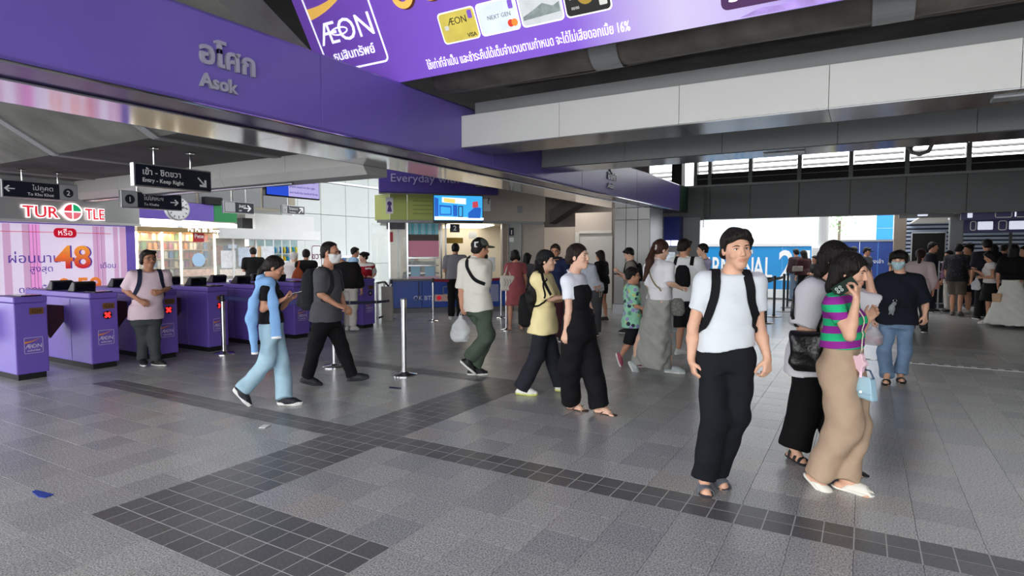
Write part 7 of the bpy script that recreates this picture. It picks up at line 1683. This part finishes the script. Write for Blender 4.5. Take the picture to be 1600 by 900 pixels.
# ------------------------------------------------------------------ people further off
def quick(base, label, H=1.7, sex='m', skin='b', face=0, top=('#333333', .9, .02), bot=('trousers', '#222222'), hair=('short', '#17120f'), shoes=('#222222', '#dddddd'), arms=('d', 'd'), legs=.05, lean=0., nod=5, lod=3, chest=None, hips=None, pose=None, girth=1.0, hands=('half', 'half')):
    p = Person(base, label, H, sex, skin, face, chest, hips, nod, lod=lod, girth=girth); p.stand(lean=lean, legs=legs, arms=arms)
    if pose: p.pose(**pose)
    p.done(); bare = bot[0] in ('shorts', 'skirt', 'dress'); p.body(bare_legs=bare, hands=hands, feet=False)
    if hair: p.hair(*hair)
    if bot[0] != 'dress': p.shirt(top[0], top[1], top[2], .028, m=top[3] if len(top) > 3 else None, amp=.005, sleeve_r=1.25, tail=.01, collar=lod < 3)
    J = p.J
    if bot[0] == 'trousers': p.trousers(bot[1], bot[2] if len(bot) > 2 else (.1, .08, .075), -.01)
    elif bot[0] == 'shorts': p.shorts(bot[1], bot[2] if len(bot) > 2 else .85)
    elif bot[0] == 'skirt': p.skirt(bot[1], J['pv'] * A3((1, 1, 0)) + UPZ * bot[2], [0, .15, 1], [.15, .18, bot[3]], [.12, .15, bot[3] * .85], amp=.008)
    elif bot[0] == 'dress':
        q = p.torso(.02); q.loft(J['pv'] + UPZ * .18, J['pv'] * A3((1, 1, 0)) + UPZ * bot[2], p.lp, p.pf, [0, .3, 1], [.14, .19, bot[3]], [.115, .15, bot[3] * .8], None, .04)
        for sd in 'LR': p.arm(q, sd, 1.2, .02, .6, True)
        q.clip(J['nk'] + UPZ * .02, UPZ); p.sq = q; put('dress', [q.mesh(.016, .006)], cloth(bot[1], .1), p.t)
    p.shoes(*shoes); return p
quick((398, 487), 'man in black t-shirt seen from behind at the bright stalls', 1.72, 'm', 'b', 180, ('#0e0e10', .9, .04), ('trousers', '#2a2a2e'), arms=('f', 'f'))
p = quick((480, 505), 'woman in sleeveless black top seen from behind with an orange bag', 1.66, 'f', 'b', 170, ('#0f0f11', .35, .02), ('trousers', '#30313a'), ('tied', '#1a1310', lambda q, s: q.ball(s.h(0, -.08, .07), .05)))
q = Sh(); c = p.bp + p.J['pv'] + UPZ * .2 - p.r * .17 - p.d * .14; q.loft(c - UPZ * .17, c + UPZ * .17, p.r, p.d, [0, .2, .7, 1], [.12, .15, .1, .03], [.05, .07, .05, .02]); t = blob('shoulder_bag', 'rust orange shoulder bag on the woman in black', 'bag', q, cloth('#9c4a2e', .1), .014)
MB().ribbon([c + UPZ * .15, c + UPZ * .28 + p.r * .03, p.bp + p.J['shL'] + UPZ * .085, p.bp + p.J['shL'] + UPZ * .06 + p.d * .06], p.r * .02, p.d * .004).build('strap', cloth('#9c4a2e'), t)
quick((460, 502), 'white haired person in pale clothes beside the orange bag', 1.6, 'f', 'e', 150, ('#d5cfcd', .9, .05), ('trousers', '#bdb8b2'), ('short', '#d9d4d0'))
p = quick((547, 517), 'person in black jacket and white trousers behind the masked man', 1.68, 'm', 'b', 150, ('#101012', 1.8, .04), ('trousers', '#c9c4bc'), ('short', '#17120f'), ('#e6e4e0', '#efefec'), legs=.08, chest=150, pose=dict(hd=(525, 399, .1), nk=(537, 411)))
q = Sh(); c = p.bp + p.J['nk'] * .5 + p.J['pv'] * .5 + p.r * .14 - p.d * .1; q.loft(c - UPZ * .18, c + UPZ * .26, p.r, p.d, [0, .2, .7, 1], [.1, .16, .15, .08], [.07, .1, .1, .05]); blob('backpack', 'bulky black backpack beside the last purple gate', 'backpack', q, cloth('#151013', .1), .016)
quick((553, 492), 'man in light blue shirt beyond the staff woman', 1.72, 'm', 'b', 100, ('#8fb0d0', .9, .02), ('trousers', '#333a4a'))
p = quick((571, 502), 'staff woman in red vest and black bonnet leaning on the last gate', 1.6, 'f', 'e', -70, ('#d6d2d0', .9, .0), ('trousers', '#23242c'), ('tied', '#120f0e'), chest=-15, arms=('f', 'f'), lod=2, pose=dict(elL=(586, 428), wrL=(581, 434, -.2), haL=(574, 435, -.24), elR=(557, 428), wrR=(562, 434, -.2), haR=(569, 435, -.24)))
q = p.torso(.045); q.clip(p.J['nk'] - UPZ * .03, unit(UPZ + p.cf * .4)); q.clip(p.J['pv'] + UPZ * .06, -UPZ); q.cap(p.J['nk'] + p.cf * .3 + UPZ * .06, p.J['nk'] * .55 + p.J['pv'] * .45 + p.cf * .2, .08, .02, .01, op='s'); ve = put('safety_vest', [q.mesh(.013)], cloth('#9c1a2c', .05), p.t)
for sg in (-1, 1): strap('reflective_band', q, [p.J['nk'] - UPZ * .12 + p.cf * .16 + p.lc * sg * .06, p.J['nk'] - UPZ * .12 + p.cf * .14 + p.lc * sg * .11, p.J['nk'] - UPZ * .12 + p.cf * .05 + p.lc * sg * .16], .035, WHITEL, ve, .004, 8).data.transform(Matrix.Translation(Vector(p.bp)))
q = Sh(); q.ell(p.h(0, -.03, .075), A3((.105, .12, .055)) * p.hs, p.hv()).ell(p.h(-.02, -.1, .06), A3((.09, .06, .045)) * p.hs, p.hv()); put('bonnet', [q.mesh(.012)], cloth('#121013'), p.t)
sb = bp(.55, 1.1); quick(sb, 'booth clerk bending over the desk behind the glass', 1.62, 'f', 'b', 60, ('#2a2a30', .9, .0), ('trousers', '#22222a'), ('long', '#15100e', .2), arms=('f', 'f'), lean=.18, nod=35)
sb = bp(2.35, 1.3); quick(sb, 'ticket clerk sitting inside window two', 1.5, 'm', 'b', -20, ('#20222a', .9, .0), ('trousers', '#22222a'), arms=('f', 'f'), nod=15)
p = quick((712, 500), 'man in grey t-shirt at ticket window two', 1.8, 'm', 'b', 176, ('#77757c', .9, .0), ('trousers', '#131316'), ('short', '#120f0e'), ('#c9c9cc', '#dddddd'), arms=('f', 'f'), lod=2)
p = quick((806, 516), 'woman in dusty red dress waiting at window one', 1.64, 'f', 'b', -160, None, ('dress', '#9c5358', .52, .21), ('short', '#15100f', lambda q, s: q.cap(s.h(-.06, -.02, -.05), s.h(.06, -.02, -.05), .055, .055, .03)), ('#b08a78', '#a58272'), arms=('p', 'd'), lod=2)
q = Sh(); c = p.bp + p.J['pv'] + UPZ * .1 - p.r * .17 - p.d * .1; q.loft(c - UPZ * .17, c + UPZ * .14, p.r, p.d, [0, .1, .9, 1], [.13, .15, .15, .14], [.02, .045, .04, .015], None, e=3.5); t = blob('tote_bag', 'cream canvas tote bag with dark drawing on the woman in red', 'bag', q, cloth('#cfc9bd', .04), .012)
MB().tube([c + UPZ * .12 - p.r * .06, c + UPZ * .34, p.bp + p.J['shL'] + UPZ * .07 - p.r * .02, c + UPZ * .34 + p.d * .06, c + UPZ * .12 + p.r * .06], .012, 6).build('handle', cloth('#cfc9bd'), t, True)
fT = frame2(c - p.d * .048, p.r, UPZ)
for k in range(3): MB().tube([fT(-.06 + .05 * k, -.08), fT(-.03 + .05 * k, .0, .003), fT(-.07 + .06 * k, .07)], .004, 5).build('print_stroke', BLACKM, t)
quick((822, 507), 'girl with dark hair in grey clothes next to the red dress', 1.58, 'f', 'b', 150, ('#4c4c50', 1.8, .05), ('trousers', '#1a1a1e'), ('long', '#120f0e', .24))
p = quick((868, 532), 'person in dark blue and maroon with glasses behind the yellow t-shirt', 1.74, 'f', 'b', -10, ('#232a4c', 1.8, .05), ('trousers', '#3a1a22', (.12, .11, .11)), ('short', '#2a1f1b'), lod=2); p.glasses('#111111')
p = quick((930, 524), 'stooping person in white tee and grey trousers holding a phone', 1.6, 'm', 'b', -70, ('#d5dbe8', .9, .0), ('trousers', '#4a4b4d', (.12, .12, .11)), chest=-60, lod=2, pose=dict(hd=(906, 408, .02), nk=(917, 414), elL=(929, 447, -.12), wrL=(934, 455, -.3), haL=(938, 446, -.36)), hands=('hold', 'half'))
phone(p, 'L', 'pale phone with a strap in the stooping person\'s hand', p.r * .8 + UPZ * .5, -p.d + UPZ * .6, '#9aa0a6'); c = p.bp + p.J['haL']; 
tt = thing('wrist_strap', c - UPZ * .12, 'beaded wrist strap hanging from the pale phone', 'strap'); MB().tube([c - UPZ * .02, c - UPZ * .1 + p.r * .03, c - UPZ * .2 + p.r * .02, c - UPZ * .22 - p.r * .01, c - UPZ * .1 - p.r * .01, c - UPZ * .02], .006, 6).build('cord', cloth('#b3a090'), tt, True)
p = quick((940, 502), 'long haired woman in black top and shorts near the service door', 1.64, 'f', 'b', -120, ('#101012', .9, .02), ('shorts', '#121214', .6), ('long', '#1a120f', .36), ('#2a2422', '#3a3432'), lod=2)
p = quick((986, 520), 'young man with backpack looking down at his phone by the clad column', 1.68, 'm', 'e', -92, ('#8f877d', .9, .02), ('trousers', '#2c2c30'), ('short', '#14100e'), arms=('p', 'p'), nod=28, lod=2, pose=dict(wrR=(972, 432, -.05), haR=(966, 429, -.05), elR=(981, 436, -.15)))
backpack(p, 'small black backpack of the young man by the clad column', cloth('#121215', .1), .12, .18, .06, pocket=False); phone(p, 'R', 'black phone of the young man by the clad column', -p.r + UPZ * .15, -UPZ - p.d * .3)
quick((1243, 472), 'person in blue jeans and dark jacket beside the blue hoarding', 1.7, 'f', 'b', -150, ('#3a2a2e', 1.8, .0), ('trousers', '#6a7c90'), ('short', '#14100e'))
p = quick((1255, 476), 'long haired woman in maroon top by the blue hoarding', 1.66, 'f', 'b', -140, ('#35181c', 1.8, .0), ('trousers', '#0f0f11'), ('long', '#17100e', .3))
q = Sh(); c = p.bp + p.J['pv'] + UPZ * .2 - p.r * .18 - p.d * .16; q.loft(c - UPZ * .08, c + UPZ * .08, p.r, p.d, [0, 1], [.14, .14], [.05, .05], None, e=4); blob('shoulder_bag', 'grey shoulder bag of the woman in maroon', 'bag', q, cloth('#8d857f', .05), .015)
quick((1274, 480), 'person in dark clothes beyond the woman in the loose white shirt', 1.5, 'f', 'b', -60, ('#221f22', 1.8, .0), ('trousers', '#17171a'), arms=('f', 'f'))
quick((1331, 478), 'dark haired person in front of the navy hoarding', 1.76, 'm', 'b', 170, ('#55565a', .9, .0), ('trousers', '#33343a'))
p = quick((1349, 476), 'man in a black cap in front of the navy hoarding', 1.74, 'm', 'b', 60, ('#3a3c42', .9, .0), ('trousers', '#2c2d33')); p.cap_hat('#121214')
quick((1404, 478), 'person far behind the man in the navy shirt', 1.82, 'm', 'b', 10, ('#8a8a8a', .9, .0), ('trousers', '#3a3a40'))
p = quick((1433, 520), 'woman with ponytail in pale pink coat seen from behind', 1.66, 'f', 'b', 172, ('#b9a6a4', 1.75, .2), ('trousers', '#2e2c30'), ('tied', '#2a1712', lambda q, s: q.cap(s.h(0, -.1, 0), s.h(0, -.13, -.16), .04, .03)), lod=2)
q = Sh(); c = p.bp + p.J['pv'] + UPZ * .08 + p.r * .24; q.loft(c - UPZ * .1, c + UPZ * .09, p.r, p.d, [0, 1], [.1, .09], [.05, .04], None, e=3.5); t = blob('shoulder_bag', 'dusty pink shoulder bag on the woman in the pale coat', 'bag', q, cloth('#a07268', .05), .013)
MB().ribbon([c + UPZ * .08, p.bp + p.J['shR'] + UPZ * .06 + p.r * .02 - p.d * .03, p.bp + p.J['shR'] + UPZ * .08], p.r * .012, p.d * .003).build('strap', cloth('#7a5048'), t)
quick((1450, 488), 'tall man walking past the black board', 1.86, 'm', 'b', 80, ('#24252a', .9, .0), ('trousers', '#1f2026'))
# the crowd in the passage
fl = mat('floral_dark', '#141318', .85, bump=.1); nt = fl.node_tree; vo = nt.nodes.new('ShaderNodeTexVoronoi'); vo.inputs['Scale'].default_value = 22; cr = nt.nodes.new('ShaderNodeValToRGB'); cr.color_ramp.elements[0].color = (*lin('#8f8a90'), 1); cr.color_ramp.elements[1].color = (*lin('#17161c'), 1); cr.color_ramp.elements[1].position = .22
tcn = nt.nodes.new('ShaderNodeTexCoord'); nt.links.new(tcn.outputs['Object'], vo.inputs['Vector']); nt.links.new(vo.outputs['Distance'], cr.inputs[0]); nt.links.new(cr.outputs[0], nt.nodes['Principled BSDF'].inputs['Base Color'])
quick((1493, 494), 'man in dark floral shirt and khaki shorts in the crowd', 1.8, 'm', 'b', 165, ('#141318', .95, .1, fl), ('shorts', '#5a5148', .95), ('short', '#14100e'), ('#6a625c', '#5a534e'), legs=.12, girth=1.1)
quick((1512, 490), 'man in brown shirt and black shorts in the crowd', 1.8, 'm', 'b', -60, ('#5b4c41', .95, .0), ('shorts', '#121214', .9), ('short', '#14100e'), ('#c9c6c2', '#d9d6d2'), arms=('d', 'f'), girth=1.1)
quick((1538, 500), 'tallest man standing at the back of the crowd', 1.9, 'm', 'b', -160, ('#26272c', .9, .0), ('trousers', '#1d1e22'))
quick((1549, 497), 'man in dark shirt with white shoulder stripes in the crowd', 1.78, 'm', 'c', -150, ('#191b24', .9, .0), ('trousers', '#202228'))
p = quick((1546, 506), 'woman in white top and short black skirt holding a phone in the crowd', 1.62, 'f', 'b', -80, ('#d2ccc8', .3, -.04), ('skirt', '#101012', .52, .24), ('long', '#0f0c0b', .26), ('#c9c4be', '#d9d6d2'), arms=('f', 'p'), nod=20, lod=2)
phone(p, 'R', 'phone of the woman in the short black skirt', -p.r + UPZ * .2, -UPZ - p.d * .2); plastic_bag(p.bp + p.J['wrL'] - p.r * .08 - UPZ * .02, .09, .26, 'white plastic bag of the woman in the short black skirt', '#e6e8ea', (('#d9dcdc', 0, .7),))
p = quick((1578, 511), 'woman in black top and long flared white skirt', 1.76, 'f', 'b', 178, ('#0e0e10', .9, -.06), ('skirt', '#dcdad2', .06, .46), ('long', '#100c0b', .3), ('#2a2a2c', '#333333'), lod=2)
q = Sh(); c = p.bp + p.J['pv'] - UPZ * .32 - p.r * .24 - p.d * .2; q.loft(c - UPZ * .09, c + UPZ * .09, p.r, p.d, [0, 1], [.07, .09], [.04, .04], None, e=4); blob('paper_bag', 'small peach paper bag hanging beside the white skirt', 'bag', q, cloth('#cfa98a', .05), .013)
p = quick((1602, 506), 'person in grey shirt at the edge of the crowd with a tote', 1.74, 'm', 'b', -80, ('#8d8f94', .9, .0), ('trousers', '#1c1d22'), ('short', '#14100e'), lod=2)
q = Sh(); c = p.bp + p.J['pv'] + UPZ * .12 - p.r * .08 - p.d * .26; q.loft(c - UPZ * .17, c + UPZ * .17, p.r, p.d, [0, .1, .9, 1], [.12, .15, .14, .1], [.03, .05, .05, .02], None, e=3.5); blob('tote_bag', 'beige tote bag of the person in the grey shirt', 'bag', q, cloth('#b7a692', .05), .014)
p = quick((1482, 488), 'woman in plum top carrying a white bag at the front of the crowd', 1.64, 'f', 'b', -60, ('#6a4a5e', 1.7, .0), ('trousers', '#c4beb6'), ('short', '#14100e'))
plastic_bag(p.bp + p.J['haL'] - p.d * .05, .1, .28, 'white plastic bag of the woman in the plum top', '#dfe1e3', (('#d9dcdc', 0, .7),))
quick((1510, 480), 'dark haired person between the floral and brown shirts', 1.86, 'm', 'b', 30, ('#4a4a4e', .9, .0), ('trousers', '#26272b'))
quick((1563, 482), 'person in a dark jacket behind the white skirt', 1.82, 'm', 'b', 150, ('#2c2d33', 1.8, .0), ('trousers', '#26272b'))
